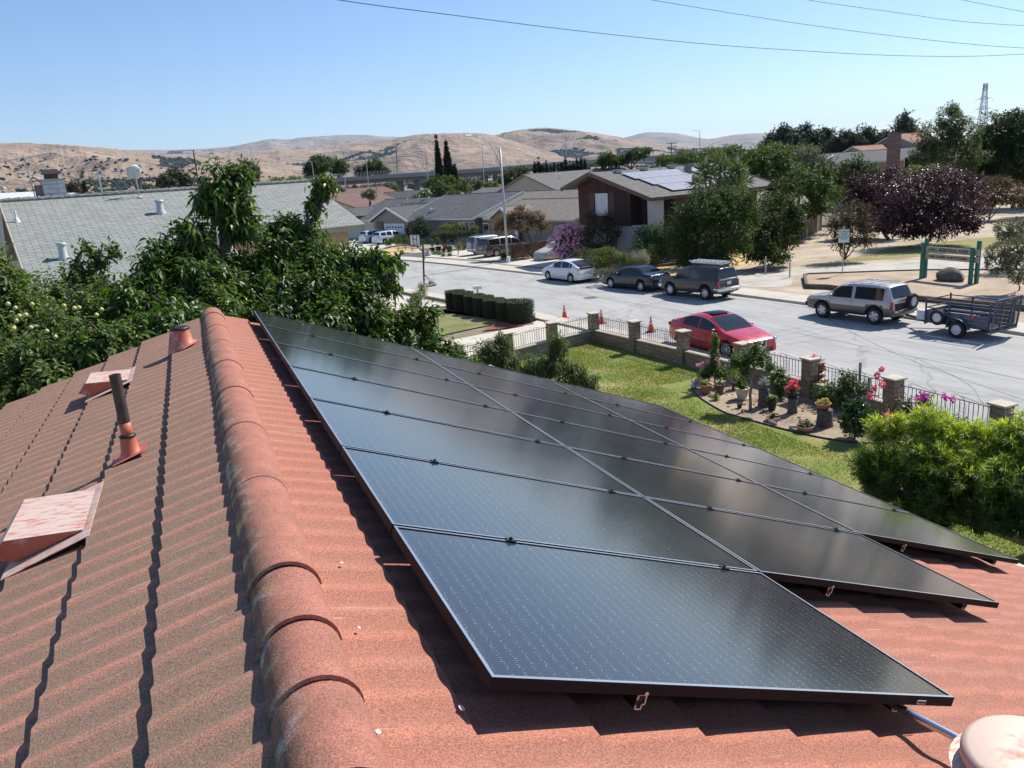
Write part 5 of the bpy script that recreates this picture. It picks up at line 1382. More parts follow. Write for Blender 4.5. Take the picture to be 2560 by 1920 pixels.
m_ = MB(); m_.tube([(-2.2, .2, .95), (-2.36, .12, .95), (-2.36, -.05, .95)], .022, 6); m_.tube([(-2.2, .25, 1.08), (-2.3, -.0, 1.1)], .018, 6); obj("spare_carrier", m_, PLAST, c)
m_ = MB()
for sgn in (1, -1): m_.tube([(.1, sgn*.55, 1.70), (-1.6, sgn*.55, 1.73)], .014, 6)
for x in (-.1, -.5, -.9, -1.3, -1.6): m_.beam((x, -.56, 1.735), (x, .56, 1.735), .03, .015)
obj("roof_rack", m_, plain((0.35, 0.35, 0.35), 0.5), c)
for sgn in (1, -1): obj("side_step", MB().beam((.95, sgn*.86, .40), (-.95, sgn*.86, .40), .12, .05), PLAST, c)
rd_ = paint((0.52, 0.005, 0.018), 0.0, 0.25)
c = car("sedan", "red sedan with a dark sunroof parked outside the garden wall", "car", (18.95, 25.2), 176.5, dict(
    L=4.62, W=1.78, r=0.325, sill=0.19, wb=(1.34, -1.36), paint=rd_, tumble=0.22,
    top=[(2.31, .34), (2.29, .60), (2.18, .74), (1.7, .89), (1.12, 1.0), (.5, 1.29), (.1, 1.42), (-.35, 1.475), (-.85, 1.43), (-1.35, 1.27), (-1.7, 1.11), (-1.98, 1.07), (-2.2, 1.02), (-2.28, .80), (-2.31, .55), (-2.31, .34)],
    belt=[(2.3, .56), (1.4, .83), (.9, .90), (-1.2, .99), (-2.1, .98), (-2.31, .75)], side=[(.62, -.26), (-.33, -1.28)], ws=(1.14, .16), rw=(-.9, -1.68), trimline=(.7, -1.35),
    doors=[.72, -.30, -1.22], handles=[-.14, -1.08], mirror=.70, spokes=10, rim=RIM_S, rr=.74,
    bits=[("headlight", 2.10, .68, .68, (.42, .18, .15), 30, CLRL), ("taillight", -2.2, .70, .88, (.16, .30, .15), 20, REDL), ("grille", 2.275, 0, .60, (.08, .62, .20), 0, PLAST), ("grille_trim", 2.30, .22, .60, (.05, .05, .24), 25, CHROME), ("lower_grille", 2.30, 0, .34, (.06, 1.15, .16), 0, PLAST), ("badge", 2.325, 0, .64, (.02, .11, .09), 0, CHROME), ("sunroof", -.22, 0, 1.472, (.62, .80, .02), 0, CARGL), ("license_plate", 2.335, 0, .42, (.02, .32, .15), 0, PLATE)]))
mvp = paint((0.075, 0.065, 0.055), 0.35, 0.35)
c = car("minivan", "dark bronze minivan on the driveway beside the street lamp", "car", (27.35, 69.5, 0.135), 76, dict(
    L=5.1, W=1.98, r=0.34, sill=0.22, wb=(1.6, -1.42), paint=mvp, tumble=0.16,
    top=[(2.55, .36), (2.52, .72), (2.3, .92), (1.75, 1.08), (1.2, 1.42), (.7, 1.68), (.1, 1.76), (-1.0, 1.77), (-2.0, 1.73), (-2.3, 1.62), (-2.42, 1.2), (-2.52, .9), (-2.55, .4)],
    belt=[(2.55, .65), (1.6, .98), (-2.2, 1.08), (-2.55, .8)], side=[(1.35, .45), (.35, -.85), (-.95, -2.1)], ws=(1.8, .72), rw=(-2.28, -2.44), rwz=1.12, doors=[1.2, .4, -.9], handles=[.55, .2], mirror=1.25, spokes=10, rim=RIM_S, rr=.7,
    bits=[("headlight", 2.35, .74, .76, (.34, .2, .16), 25, CLRL), ("taillight", -2.45, .76, 1.0, (.12, .38, .22), 10, REDL), ("license_plate", -2.54, 0, .85, (.02, .32, .16), 0, PLATE), ("rear_bumper", -2.50, 0, .5, (.14, 1.76, .22), 0, plain((0.3, 0.28, 0.26), 0.5))]))
gy_ = paint((0.36, 0.40, 0.44), 0.35, 0.35); s3 = dict(SUV); s3.update(paint=gy_, L=4.4, wb=(1.25, -1.25), r=.34, sill=.27)
c = car("off_roader", "silver blue compact off-roader with a covered spare wheel beside the minivan", "car", (27.2, 72.55, 0.135), 76, s3)
m_ = MB(); m_.lathe([(0, 0), (.33, 0), (.35, .04), (.35, .2), (.31, .24), (0, .25)], 28, M=Matrix.Translation((-2.24, -.05, .95)) @ Matrix.Rotation(-pi/2, 4, 'Y')); obj("spare_wheel_cover", m_, [plain((0.40, 0.42, 0.43), 0.5)], c, smooth=True, auto=40)
m_ = MB()
for sgn in (1, -1): m_.tube([(.1, sgn*.6, 1.82), (-1.7, sgn*.6, 1.84)], .022, 6)
obj("roof_rail", m_, PLAST, c)
sv_ = paint((0.58, 0.63, 0.68), 0.2, 0.3); s4 = dict(SUV)
s4.update(paint=sv_, r=.33, sill=.22, L=4.5, W=1.82, wb=(1.35, -1.35), tumble=.18, bits=[("headlight", 2.2, .66, .72, (.2, .3, .18), 20, CLRL), ("taillight", -2.17, .76, 1.0, (.12, .14, .3), 6, REDL)],
    top=[(2.25, .40), (2.22, .74), (2.0, .90), (1.35, 1.02), (.85, 1.32), (.4, 1.53), (-.2, 1.60), (-1.2, 1.58), (-1.9, 1.50), (-2.08, 1.2), (-2.2, .92), (-2.25, .4)], ws=(1.33, .38), rw=(-1.9, -2.1), rwz=1.05, belt=[(2.25, .7), (1.3, .95), (-2.0, 1.05), (-2.25, .85)], side=[(.8, -.1), (-.2, -1.0), (-1.08, -1.8)])
car("wagon", "silver wagon parked on the far driveway, nearer of the two", "car", (23.6, 98.6, 0.133), 70, s4, "silver cars on the far driveway")
car("wagon", "silver wagon on the far driveway, partly hidden behind the nearer one", "car", (22.9, 103.2, 0.133), 70, s4, "silver cars on the far driveway")
def cover_mat():
    m, nt, b = nodes("car cover cloth")
    co = coords(nt, 'Object', (1.0, 2.2, 1.2))
    n = N(nt, "ShaderNodeTexNoise", i_Scale=2.6, i_Detail=5.0, i_Distortion=1.2); nt.links.new(co, n.inputs["Vector"])
    r = ramp(nt, n.outputs["Fac"], [(0.3, (0.30, 0.33, 0.32)), (0.7, (0.42, 0.46, 0.44))]); nt.links.new(r.outputs[0], b.inputs["Base Color"])
    b.inputs["Roughness"].default_value = 0.75
    bump(nt, b, n.outputs["Fac"], 1.0, 0.10); return m
c = car("covered_car", "car under a grey green cloth cover beside the pink oleander", "car", (29.3, 61.7, 0.134), 254, dict(
    L=4.3, W=1.75, r=0.3, sill=0.10, wb=(1.3, -1.3), paint=cover_mat(), tumble=.2, noarch=True, cover=True, taper=.14,
    top=[(2.15, .12), (2.12, .55), (1.9, .72), (1.2, .90), (.85, 1.0), (.2, 1.38), (-.5, 1.42), (-1.2, 1.25), (-1.8, 1.02), (-2.1, .8), (-2.15, .12)],
    belt=[(2.15, .45), (1.2, .8), (-1.2, .88), (-2.15, .6)], side=[], ws=(1, .9), mirror=0.6))
TB = plain((0.075, 0.10, 0.15), 0.6, var=0.35, scale=6, bmp=0.2, bsc=30)
TB2 = plain((0.05, 0.06, 0.085), 0.55, var=0.3)
t_ = thing("utility_trailer", "blue steel utility trailer with open rails and a tall mesh ramp gate", "trailer", (27.80, 21.2, 0), pi/2-rad(-6.5))
bL, bW, z0 = 2.55, 1.52, 0.44      # x forward
yl, yr = bW/2, -bW/2
xf_, xb_ = 1.32, -1.23
m_ = MB()
for z in (z0+.10, z0+.26, z0+.42):
    for y in (yl, yr): m_.bbox((0.045, y, z), (bL, 0.035, 0.145), 0.01)
    m_.bbox((xf_, 0, z), (0.035, bW, 0.145), 0.01)
obj("side_boards", m_, TB, t_)
m_ = MB(); m_.box((0.045, 0, z0), (bL, bW-.04, 0.04)); obj("deck", m_, plain((0.10, 0.075, 0.055), 0.9, var=.3), t_)
for (x, y) in ((xf_, yl), (xf_, yr), (xb_, yl), (xb_, yr), (0.35, yl), (-0.55, yr), (0.4, yr)):
    m_ = MB(); tall = z0+.98 if abs(x) > 1 else z0+.9
    m_.bbox((x, y+(0.03 if y > 0 else -0.03), (z0+tall)/2-.04), (0.06, 0.06, tall-z0+.08), 0.008); obj("post", m_, TB2, t_)
for z in (z0+.60, z0+.90):
    for a, b_ in (((xf_, yl), (xb_, yl)), ((xf_, yr), (xb_, yr)), ((xf_, yl), (xf_, yr))):
        m_ = MB(); m_.beam((a[0], a[1], z), (b_[0], b_[1], z), 0.035, 0.04); obj("rail", m_, TB2, t_)
m_ = MB(); gx_ = xb_-.10; lean = -.10
def gp3(y, z): return (gx_+lean*(z-0.35), y, z)
gz0, gz1 = 0.36, 1.58
for y in (yl+.06, yl-.45, yr+.45, yr-.06): m_.beam(gp3(y, gz0), gp3(y, gz1), 0.05, 0.05)
m_.beam(gp3(yl+.06, gz0), gp3(yr-.06, gz0), 0.06, 0.08); m_.beam(gp3(yl+.06, gz1), gp3(yr-.06, gz1), 0.04, 0.04)
obj("gate_frame", m_, TB, t_)
m_ = MB()
for k in range(24): z = gz0+.03+(gz1-gz0-.05)*k/23; m_.beam(gp3(yl, z), gp3(yr, z), 0.006, 0.018)
for k in range(26): y = yl-.03-(bW-.06)*k/25; m_.beam(gp3(y, gz0), gp3(y, gz1), 0.012, 0.006)
obj("gate_mesh", m_, plain((0.045, 0.04, 0.038), 0.8, var=.4), t_)
m_ = MB(); m_.box((gx_+.05, 0, z0-.02), (0.1, bW+.1, 0.14)); obj("rear_beam", m_, TB, t_)
for sgn in (1, -1):
    wheel(t_, -.10, sgn*(bW/2+.14), sgn, .335, .2, 8, plain((0.62, 0.62, 0.62), 0.4), .58, .02)
    m_ = MB(); vs = []; fs = []
    for k in range(13):
        a = pi*(0.02+0.96*k/12); R_ = .43
        for yy in (bW/2+.02, bW/2+.26): vs.append((-.10+R_*math.cos(a), sgn*yy, .335+R_*math.sin(a)))
    for k in range(12): fs.append((2*k, 2*k+1, 2*k+3, 2*k+2))
    m_.add(vs, fs); obj("fender", m_, TB, t_, smooth=True)
wl_ = wheel(t_, .72, bW/2+.13, 1, .31, .19, 8, plain((0.66, 0.66, 0.66), 0.4), .58, .02, nm="spare_wheel"); wl_.location = (.72, bW/2+.14, .72)
m_ = MB(); m_.beam((xf_, yl-.1, .42), (2.35, 0, .42), .07, .09); m_.beam((xf_, yr+.1, .42), (2.35, 0, .42), .07, .09); m_.beam((2.2, 0, .42), (2.75, 0, .46), .07, .07); obj("drawbar", m_, TB2, t_)
m_ = MB(); m_.bbox((1.62, 0.32, .66), (.42, .6, .38), .02); obj("tool_box", m_, plain((0.55, 0.57, 0.60), 0.5), t_)
m_ = MB(); m_.bbox((-.62, yl+.06, z0+.40), (.10, .05, .12), .01); obj("side_lamp", m_, REDL, t_)
# ================================================================== plants
def _n(v): return v/np.maximum(1e-9, np.linalg.norm(v, axis=-1, keepdims=True))
def lump(d, seed, f=3.0):
    r = np.random.default_rng(seed); k = r.normal(0, f, (9, 3)); p = r.uniform(0, 6.28, 9)
    return np.sin(d@k.T+p).mean(1)*1.6
def leaves(pos, dr, nm_, L, Wd_, style, rng, droop=0.2):
    "pos,dr,nm_: (n,3). returns verts, faces"
    n = len(pos); dr = _n(dr); sd = _n(np.cross(dr, nm_)); up = np.cross(sd, dr)
    L = L*rng.uniform(0.7, 1.2, n)[:, None]; W2 = Wd_*rng.uniform(0.75, 1.2, n)[:, None]/2
    dn = np.array([0, 0, -1.0])
    if style == 'leaf':
        a = pos; c1 = pos+dr*L*0.3+dn*droop*L*0.10; c2 = pos+dr*L*0.66+dn*droop*L*0.42; tp = pos+dr*L*0.96+dn*droop*L*1.0
        e = up*W2*0.45
        V = np.stack([a, c1-sd*W2*0.95+e, c1, c1+sd*W2*0.95+e, c2-sd*W2*0.85+e, c2, c2+sd*W2*0.85+e, tp], 1)
        T = np.array([(0, 2, 1), (0, 3, 2), (1, 2, 5), (1, 5, 4), (2, 3, 6), (2, 6, 5), (4, 5, 7), (5, 6, 7)])
    elif style == 'quad':
        mid = pos+dr*L*0.5+dn*droop*L*0.2
        V = np.stack([pos, mid-sd*W2, pos+dr*L+dn*droop*L*0.6, mid+sd*W2+up*W2*0.5], 1)
        T = np.array([(0, 1, 2), (0, 2, 3)])
    else:   # needle
        V = np.stack([pos-sd*W2, pos+sd*W2, pos+dr*L+dn*droop*L*0.5], 1); T = np.array([(0, 1, 2)])
    k = V.shape[1]
    F = (np.arange(n)[:, None, None]*k+T[None]).reshape(-1, 3)
    return V.reshape(-1, 3), F, k
def crown_mesh(lobes, dens, m, L, W_, style='quad', droop=0.2, spray=0.3, upb=0.3, inner=0.3, lmp=0.22, seed=1, tipmode=None, core=True, curve=0.0):
    rng = np.random.default_rng(seed)
    P = []; D = []; O = []
    for li, lb in enumerate(lobes):
        c = np.array(lb[:3]); R = np.array(lb[3:6] if len(lb) >= 6 else [lb[3]]*3)
        n = max(6, int(dens*4*pi*(R.prod()**(2/3))))
        d = _n(rng.normal(0, 1, (n, 3)))
        u = 1-inner*rng.random(n)**1.3
        s = (0.94+lmp*lump(d, seed*31+li))[:, None]
        P.append(c+d*R*u[:, None]*s); D.append(_n(d*R.mean()/R)); O.append(u)
    P = np.concatenate(P); D = np.concatenate(D); O = np.concatenate(O)
    nt_ = len(P)
    sp = _n(D+np.array([0, 0, upb])+rng.normal(0, 0.35, (nt_, 3)))
    tipr = rng.random(nt_)
    ti = np.repeat(np.arange(nt_), m)
    t = np.tile(np.linspace(0, 1, m), nt_)+rng.uniform(-.05, .05, nt_*m)
    base = P[ti]-sp[ti]*spray*(t[:, None])+dn3*(curve*(1-t[:, None])**2)
    rad_ = _n(rng.normal(0, 1, (len(ti), 3))); rad_ = _n(rad_-sp[ti]*(rad_*sp[ti]).sum(1, keepdims=True)*0.9)
    dr = _n(rad_*1.0+sp[ti]*(0.75 if m > 1 else 0.3))
    nm_ = _n(sp[ti]*0.5+D[ti]*0.4+np.array([0, 0, 0.7])+rng.normal(0, 0.25, (len(ti), 3)))
    V, F, k = leaves(base, dr, nm_, L, W_, style, rng, droop)
    if tipmode == 'tips':
        zz = (P[:, 2]-P[:, 2].min())/(np.ptp(P[:, 2])+1e-6)
        q = np.clip((zz-0.20)*1.6+(tipr-0.5)*0.7, 0, 1)[ti]*np.clip(1.35-t*1.1, 0, 1)
        r_ = np.clip(0.28*rng.random(len(ti))+0.80*q, 0, 1)
    elif tipmode == 'top':
        q = np.clip((tipr-0.45)*2, 0, 1)[ti]*(D[ti, 2] > -0.1)
        r_ = np.clip(0.45*rng.random(len(ti))+0.6*q, 0, 1)
    else:
        r_ = np.clip(0.55*rng.random(len(ti))+0.45*tipr[ti], 0, 1)
    return V, F, np.repeat(r_, k), P
dn3 = np.array([0, 0, -1.0])
def limb(mb, a, b_, r0, r1, rng, wig=0.06, n=5):
    a = np.array(a); b_ = np.array(b_); L = np.linalg.norm(b_-a); pts = []
    for i in range(n+1):
        t = i/n; p = a+(b_-a)*t+rng.normal(0, wig*L*0.35, 3)*(0 < i < n); p[2] += L*0.06*math.sin(pi*t); pts.append(tuple(p))
    mb.tube(pts, [r0+(r1-r0)*i/n for i in range(n+1)], 7)
_lm = {}
def LM(key, cols, rough=0.45, trans=0.3, spec=0.5):
    if key not in _lm: _lm[key] = leaf_mat(key, cols, rough, trans, spec)
    return _lm[key]
def make_plant(name, label, cat, base, lobes, mat, trunk=(0.15, None), dens=40, m=4, L=0.2, W_=0.1, group=None, twigs=0, barkm=None, stems=1, trunkname="trunk", crownname="crown", rz=0, **k):
    root = thing(name, label, cat, base, rz, group)
    b0 = np.array(base)
    V, F, r_, P = crown_mesh(lobes, dens, m, L, W_, **k)
    npobj(crownname, V, F, mat, root, {"rnd": r_})
    if trunk is not None:
        rng = np.random.default_rng(k.get('seed', 1)+5); mb = MB()
        cc = np.array([lb[:3] for lb in lobes]); rr = np.array([np.mean(lb[3:6]) if len(lb) >= 6 else lb[3] for lb in lobes])
        r0 = trunk[0]
        fork = np.array(trunk[1]) if trunk[1] is not None else b0+np.array([0, 0, max(0.3, (cc[:, 2]-rr).min()-b0[2])])+(cc.mean(0)-b0)*np.array([0.3, 0.3, 0])
        if stems == 1:
            limb(mb, b0-np.array([0, 0, 0.05]), fork, r0, r0*0.75, rng, 0.05)
            src = [fork]*len(cc)
        else:
            src = []
            for s_ in range(len(cc)): src.append(b0)
        for c, R, s_ in zip(cc, rr, src):
            limb(mb, s_, c, r0*(0.6 if stems == 1 else 0.7), r0*0.2, rng, 0.10)
            for q in range(5):
                d = _n(rng.normal(0, 1, 3)+np.array([0, 0, .4])); limb(mb, c, c+d*R*0.85, r0*0.2, r0*0.05+0.003, rng, 0.1, 3)
        if twigs:
            idx = rng.choice(len(P), min(twigs, len(P)), replace=False)
            for i in idx:
                c = cc[np.argmin(((cc-P[i])**2).sum(1))]; limb(mb, c+(P[i]-c)*0.35, P[i], r0*0.10+0.003, 0.004, rng, 0.06, 2)
        obj(trunkname, mb, barkm or BARK, root, smooth=True, world=True)
    return root
def LB(px_, py_, D, rp, ry=None, flat_=1.0):
    c = Wd(px_, py_, D); r = rp/CF*D*1.03; rz_ = (ry if ry else rp)/CF*D*1.03
    return (c[0], c[1], c[2], r, r*flat_, rz_)
LAUREL = LM("glossy broad leaves", [(0.026, 0.056, 0.012), (0.055, 0.105, 0.018), (0.10, 0.170, 0.028), (0.21, 0.26, 0.055)], 0.40, 0.40, 0.45)
BR2 = plain((0.13, 0.11, 0.09), 0.9, var=.3, scale=10)
D1 = 13.0
make_plant("broadleaf_tree", "tall leafy tree with an upright tower of big glossy leaves behind the roof end", "tree", (1.7, 13.0, 0),
    [LB(560, 480, D1, 62, 75), LB(598, 432, D1, 30, 38), LB(520, 500, D1, 42), LB(590, 545, D1, 66, 60), LB(480, 590, D1-.3, 60), LB(405, 640, D1-.4, 58, 50), LB(400, 700, D1-.6, 78), LB(490, 680, D1-.7, 78, 60), LB(560, 700, D1-.4, 70), LB(450, 790, D1-1.2, 90), LB(545, 790, D1-1, 95), LB(615, 720, D1-.3, 60), LB(340, 760, D1-1, 70), LB(600, 660, D1, 50)],
    LAUREL, trunk=(0.11, Wd(556, 660, D1)), dens=52, m=9, L=0.155, W_=0.052, style='leaf', droop=0.55, spray=0.34, upb=0.25, inner=0.62, lmp=0.30, seed=3, twigs=160, barkm=BR2)
D2 = 13.4
make_plant("broadleaf_tree", "spreading leafy tree with a thin leader sprig, right of the upright tower tree", "tree", (3.2, 13.1, 0),
    [LB(805, 462, D2, 30, 36), LB(785, 510, D2, 24), LB(705, 575, D2, 50), LB(760, 585, D2, 58, 52), LB(690, 640, D2-.3, 80), LB(790, 650, D2-.3, 80, 62), LB(870, 660, D2-.4, 70, 60), LB(940, 650, D2-.6, 48, 34), LB(985, 662, D2-.7, 26, 18), LB(700, 720, D2-.8, 80), LB(790, 740, D2-.9, 85), LB(880, 740, D2-1, 80), LB(930, 790, D2-1.3, 70), LB(690, 790, D2-1.3, 80), LB(820, 820, D2-1.6, 90), LB(740, 620, D2, 50), LB(965, 700, D2-1, 36, 40)],
    LAUREL, trunk=(0.10, Wd(760, 700, D2)), dens=52, m=9, L=0.155, W_=0.052, style='leaf', droop=0.55, spray=0.34, upb=0.2, inner=0.62, lmp=0.30, seed=4, twigs=170, barkm=BR2)
D3 = 12.2
make_plant("broadleaf_tree", "low leafy shoots rising over the far edge of the solar array", "tree", (4.9, 11.4, 0),
    [LB(985, 850, D3, 52, 60), LB(1060, 800, D3, 30, 40), LB(1075, 860, D3, 55), LB(1130, 900, D3, 60, 50), LB(1010, 790, D3, 26, 40), LB(930, 860, D3-.3, 50), LB(1190, 930, D3, 40), LB(1075, 770, D3, 14, 22)],
    LAUREL, trunk=(0.045, Wd(1040, 960, D3)), dens=60, m=9, L=0.15, W_=0.05, style='leaf', droop=0.45, spray=0.34, upb=0.6, inner=0.7, lmp=0.34, seed=5, twigs=80, barkm=BR2)
PEACHL = LM("slender peach leaves", [(0.045, 0.075, 0.022), (0.085, 0.125, 0.035), (0.15, 0.185, 0.055), (0.24, 0.25, 0.10)], 0.5, 0.42)
D4 = 17.0
make_plant("peach_tree", "sparse peach tree with narrow drooping leaves beside the lawn", "tree", tuple(Wd(1350, 1010, D4))[:2]+(0,),
    [LB(1215, 880, D4, 40), LB(1270, 905, D4, 46), LB(1330, 925, D4, 48), LB(1395, 855, D4, 28, 36), LB(1385, 905, D4, 46, 34), LB(1440, 925, D4, 36, 26), LB(1470, 950, D4, 30, 22), LB(1320, 965, D4, 50), LB(1410, 970, D4, 44), LB(1255, 850, D4, 24, 26), LB(1230, 945, D4, 50), LB(1480, 985, D4, 26)],
    PEACHL, trunk=(0.06, Wd(1340, 1010, D4)), dens=95, m=9, L=0.14, W_=0.032, style='leaf', droop=0.9, spray=0.34, upb=0.5, inner=0.8, lmp=0.4, seed=6, twigs=110, barkm=BR2)
SMALL = LM("small apple leaves", [(0.045, 0.085, 0.02), (0.085, 0.14, 0.03), (0.14, 0.195, 0.05), (0.22, 0.25, 0.09)], 0.5, 0.42, .4)
make_plant("apple_tree", "small leaved fruit tree with upright sprigs in front of the grey green roof", "tree", (-2.4, 13.0, 0),
    [LB(245, 640, 13, 30, 40), LB(195, 660, 13, 22, 34), LB(285, 625, 13, 18, 26), LB(228, 690, 13, 46), LB(170, 720, 13, 60), LB(110, 735, 12.8, 60, 40), LB(240, 750, 12.6, 66), LB(320, 720, 12.6, 55, 44), LB(185, 790, 12.2, 70), LB(300, 800, 12, 70), LB(215, 612, 13, 14, 22)],
    SMALL, trunk=(0.08, None), dens=70, m=8, L=0.075, W_=0.045, style='quad', droop=0.25, spray=0.22, upb=0.6, inner=0.6, lmp=0.34, seed=7, twigs=120, barkm=BR2)
make_plant("lemon_tree", "bushy tree with pale fruit along the left edge beyond the roof", "tree", (-3.4, 11.6, 0),
    [LB(20, 700, 12, 50, 40), LB(40, 790, 11.8, 70), LB(110, 830, 11.6, 75), LB(-20, 860, 11.6, 80), LB(60, 920, 11.0, 90), LB(180, 880, 11, 80), LB(270, 860, 10.9, 70), LB(-30, 760, 12, 60), LB(20, 980, 10.8, 70), LB(130, 960, 10.5, 60)],
    SMALL, trunk=(0.08, None), dens=60, m=8, L=0.105, W_=0.046, style='leaf', droop=0.35, spray=0.24, upb=0.4, inner=0.6, lmp=0.3, seed=8, twigs=80, barkm=BR2)
fr = MB()
for q in range(26):
    c = Wd(random.uniform(5, 290), random.uniform(760, 930), random.uniform(10.7, 11.4)); fr.lathe([(0, -.03), (.024, -.015), (.028, 0), (.022, .018), (0, .03)], 8, c)
tag(obj("fruit", fr, plain((0.50, 0.50, 0.16), 0.5), bpy.data.objects["lemon_tree"], world=True, smooth=True), kind="stuff")
make_plant("broadleaf_tree", "leafy branches reaching toward the roof edge left of the ridge end", "tree", (0.1, 11.2, 0),
    [LB(330, 850, 11, 60, 50), LB(400, 820, 11.2, 70), LB(480, 810, 11.4, 60), LB(230, 900, 10.8, 60), LB(560, 830, 11.5, 60), LB(150, 960, 10.6, 50)],
    LAUREL, trunk=(0.07, None), dens=46, m=8, L=0.16, W_=0.055, style='leaf', droop=0.5, spray=0.32, upb=0.3, inner=0.6, lmp=0.3, seed=9, twigs=60, barkm=BR2)
make_plant("dark_shrub", "dark leafy shrub against the white board wall at the far left", "shrub", tuple(Wd(10, 800, 17))[:2]+(0,), [LB(5, 690, 17, 40, 60), LB(30, 740, 16.5, 60), LB(-30, 640, 17, 50), LB(60, 700, 16.8, 30)], SMALL, dens=60, m=7, L=0.09, W_=0.05, inner=.6, seed=10)
PODO = LM("narrow podocarpus leaves", [(0.020, 0.045, 0.012), (0.045, 0.090, 0.020), (0.11, 0.175, 0.030), (0.33, 0.42, 0.055), (0.60, 0.66, 0.12)], 0.45, 0.42)
D5 = 14.6
make_plant("podocarpus", "big round shrub of narrow leaves with bright yellow green tips by the eave", "shrub", (13.6, 8.3, 0),
    [LB(2200, 1075, D5, 34, 44), LB(2245, 1068, D5, 30, 40), LB(2330, 1062, D5, 56, 50), LB(2395, 1085, D5, 44, 44), LB(2450, 1095, D5, 44, 42), LB(2520, 1090, D5, 50, 48), LB(2580, 1100, D5, 60, 60), LB(2170, 1160, D5, 44, 56), LB(2225, 1160, D5-.2, 60, 60), LB(2310, 1150, D5-.4, 70, 66), LB(2400, 1170, D5-.5, 80, 70), LB(2490, 1190, D5-.4, 80, 80), LB(2590, 1200, D5, 90), LB(2190, 1225, D5-.2, 44, 36), LB(2270, 1240, D5-.5, 64, 50), LB(2360, 1250, D5-.6, 70, 56), LB(2460, 1275, D5-.7, 70, 50), LB(2540, 1290, D5-.6, 60, 56), LB(2330, 1290, D5-.4, 50, 36)],
    PODO, trunk=(0.13, Wd(2400, 1300, D5)), dens=62, m=24, L=0.145, W_=0.0155, style='quad', droop=0.12, spray=0.17, upb=0.75, inner=0.75, lmp=0.30, seed=11, tipmode='tips', twigs=30)
POTT = plain((0.36, 0.17, 0.10), 0.85, var=.25, scale=9); POTC = plain((0.55, 0.47, 0.37), 0.8, var=.12, scale=9); POTB = plain((0.10, 0.055, 0.04), 0.7, var=.2); POTK = plain((0.014, 0.016, 0.016), 0.6); SOILM = plain((0.10, 0.07, 0.05), 0.95, var=.3, scale=20)
STUMP = plain((0.105, 0.095, 0.085), 0.95, var=.4, scale=14, bmp=.8, bsc=20)
def pot(label, p, r, h, mat, saucer=False, bowl=False, cat="plant pot", nm="flower_pot", group=None):
    t = thing(nm, label, cat, p, 0, group); m_ = MB()
    pr_ = [(r*.66, 0), (r*.74, h*.3), (r*.93, h*.88), (r*1.04, h*.88), (r*1.06, h), (r*.92, h), (r*.88, h*.86)] if not bowl else [(r*.5, 0), (r*.8, h*.3), (r*.96, h*.8), (r*1.03, h), (r*.93, h), (r*.88, h*.8)]
    m_.lathe(pr_, 24, m=0); obj("pot", m_, mat, t, smooth=True, auto=35)
    m_ = MB(); m_.lathe([(0.0, h*.845), (r*.885, h*.84)][::-1], 20); obj("soil", m_, SOILM, t)
    if saucer: m_ = MB(); m_.lathe([(r*.8, .005), (r*.98, .03), (r*.95, .035), (r*.78, .018)], 20); obj("saucer", m_, mat, t, smooth=True)
    return t
def plant_in(t, h, lobes, mat, nm="foliage", label=None, **k):
    "foliage lobes given relative to the soil surface of pot t"
    b = Vector(t.location)+Vector((0, 0, h)); kk = dict(dens=300, m=6, L=.06, W_=.03, inner=.7, spray=.08); kk.update(k)
    V, F, r_, P = crown_mesh([(b.x+l[0], b.y+l[1], b.z+l[2])+tuple(l[3:]) for l in lobes], **kk)
    o = npobj(nm, V, F, mat, t, {"rnd": r_}, label=label)
    mb = MB(); rng = np.random.default_rng(3)
    for l in lobes: limb(mb, tuple(b-Vector((0, 0, .02))), (b.x+l[0], b.y+l[1], b.z+l[2]), .012, .004, rng)
    obj("stem", mb, BR2, t, world=True); return o
GRN = LM("garden leaves", [(0.03, 0.06, 0.015), (0.065, 0.12, 0.025), (0.12, 0.19, 0.04), (0.21, 0.27, 0.08)], .45, .3)
GRY = LM("silvery leaves", [(0.22, 0.26, 0.20), (0.36, 0.39, 0.34), (0.55, 0.56, 0.52)], .6, .2)
LIME = LM("lime leaves", [(0.12, 0.20, 0.03), (0.25, 0.34, 0.06), (0.40, 0.44, 0.12)], .45, .35)
PINK = LM("pink petals", [(0.55, 0.16, 0.30), (0.72, 0.30, 0.46), (0.80, 0.50, 0.62)], .5, .3)
CORAL = LM("coral petals", [(0.65, 0.06, 0.10), (0.75, 0.16, 0.20), (0.80, 0.30, 0.32)], .5, .3)
MAGE = LM("magenta petals", [(0.60, 0.10, 0.42), (0.75, 0.22, 0.55)], .5, .3)
YELF = LM("yellow succulent", [(0.48, 0.42, 0.10), (0.62, 0.55, 0.18)], .5, .2)
SUCC = LM("bronze succulent", [(0.06, 0.07, 0.02), (0.14, 0.13, 0.04), (0.24, 0.15, 0.06)], .45, .2)
def PG_(c, x, y):
    return G(c[0]+x*c[2], c[1]+y*c[2], 0.03)
cG = (1680, 820, 560/2212)
def petals(t, pts, r, mat, nm="blossom", n=14, L=.05, seed=2, label=None):
    P = []; rng = np.random.default_rng(seed)
    lobes = [(p[0], p[1], p[2], r) for p in pts]
    V, F, r_, _ = crown_mesh(lobes, dens=n/(4*pi*r*r), m=2, L=L, W_=L*.7, inner=.5, spray=.02, seed=seed, droop=0)
    return npobj(nm, V, F, mat, t, {"rnd": r_}, label=label)
t = pot("round terracotta pot with a leafy green plant, left edge of the pot garden", PG_(cG, 335, 645), .20, .30, POTT, True); plant_in(t, .26, [(0, 0, .08, .12), (-.1, .05, .12, .08)], LIME, L=.07, seed=21)
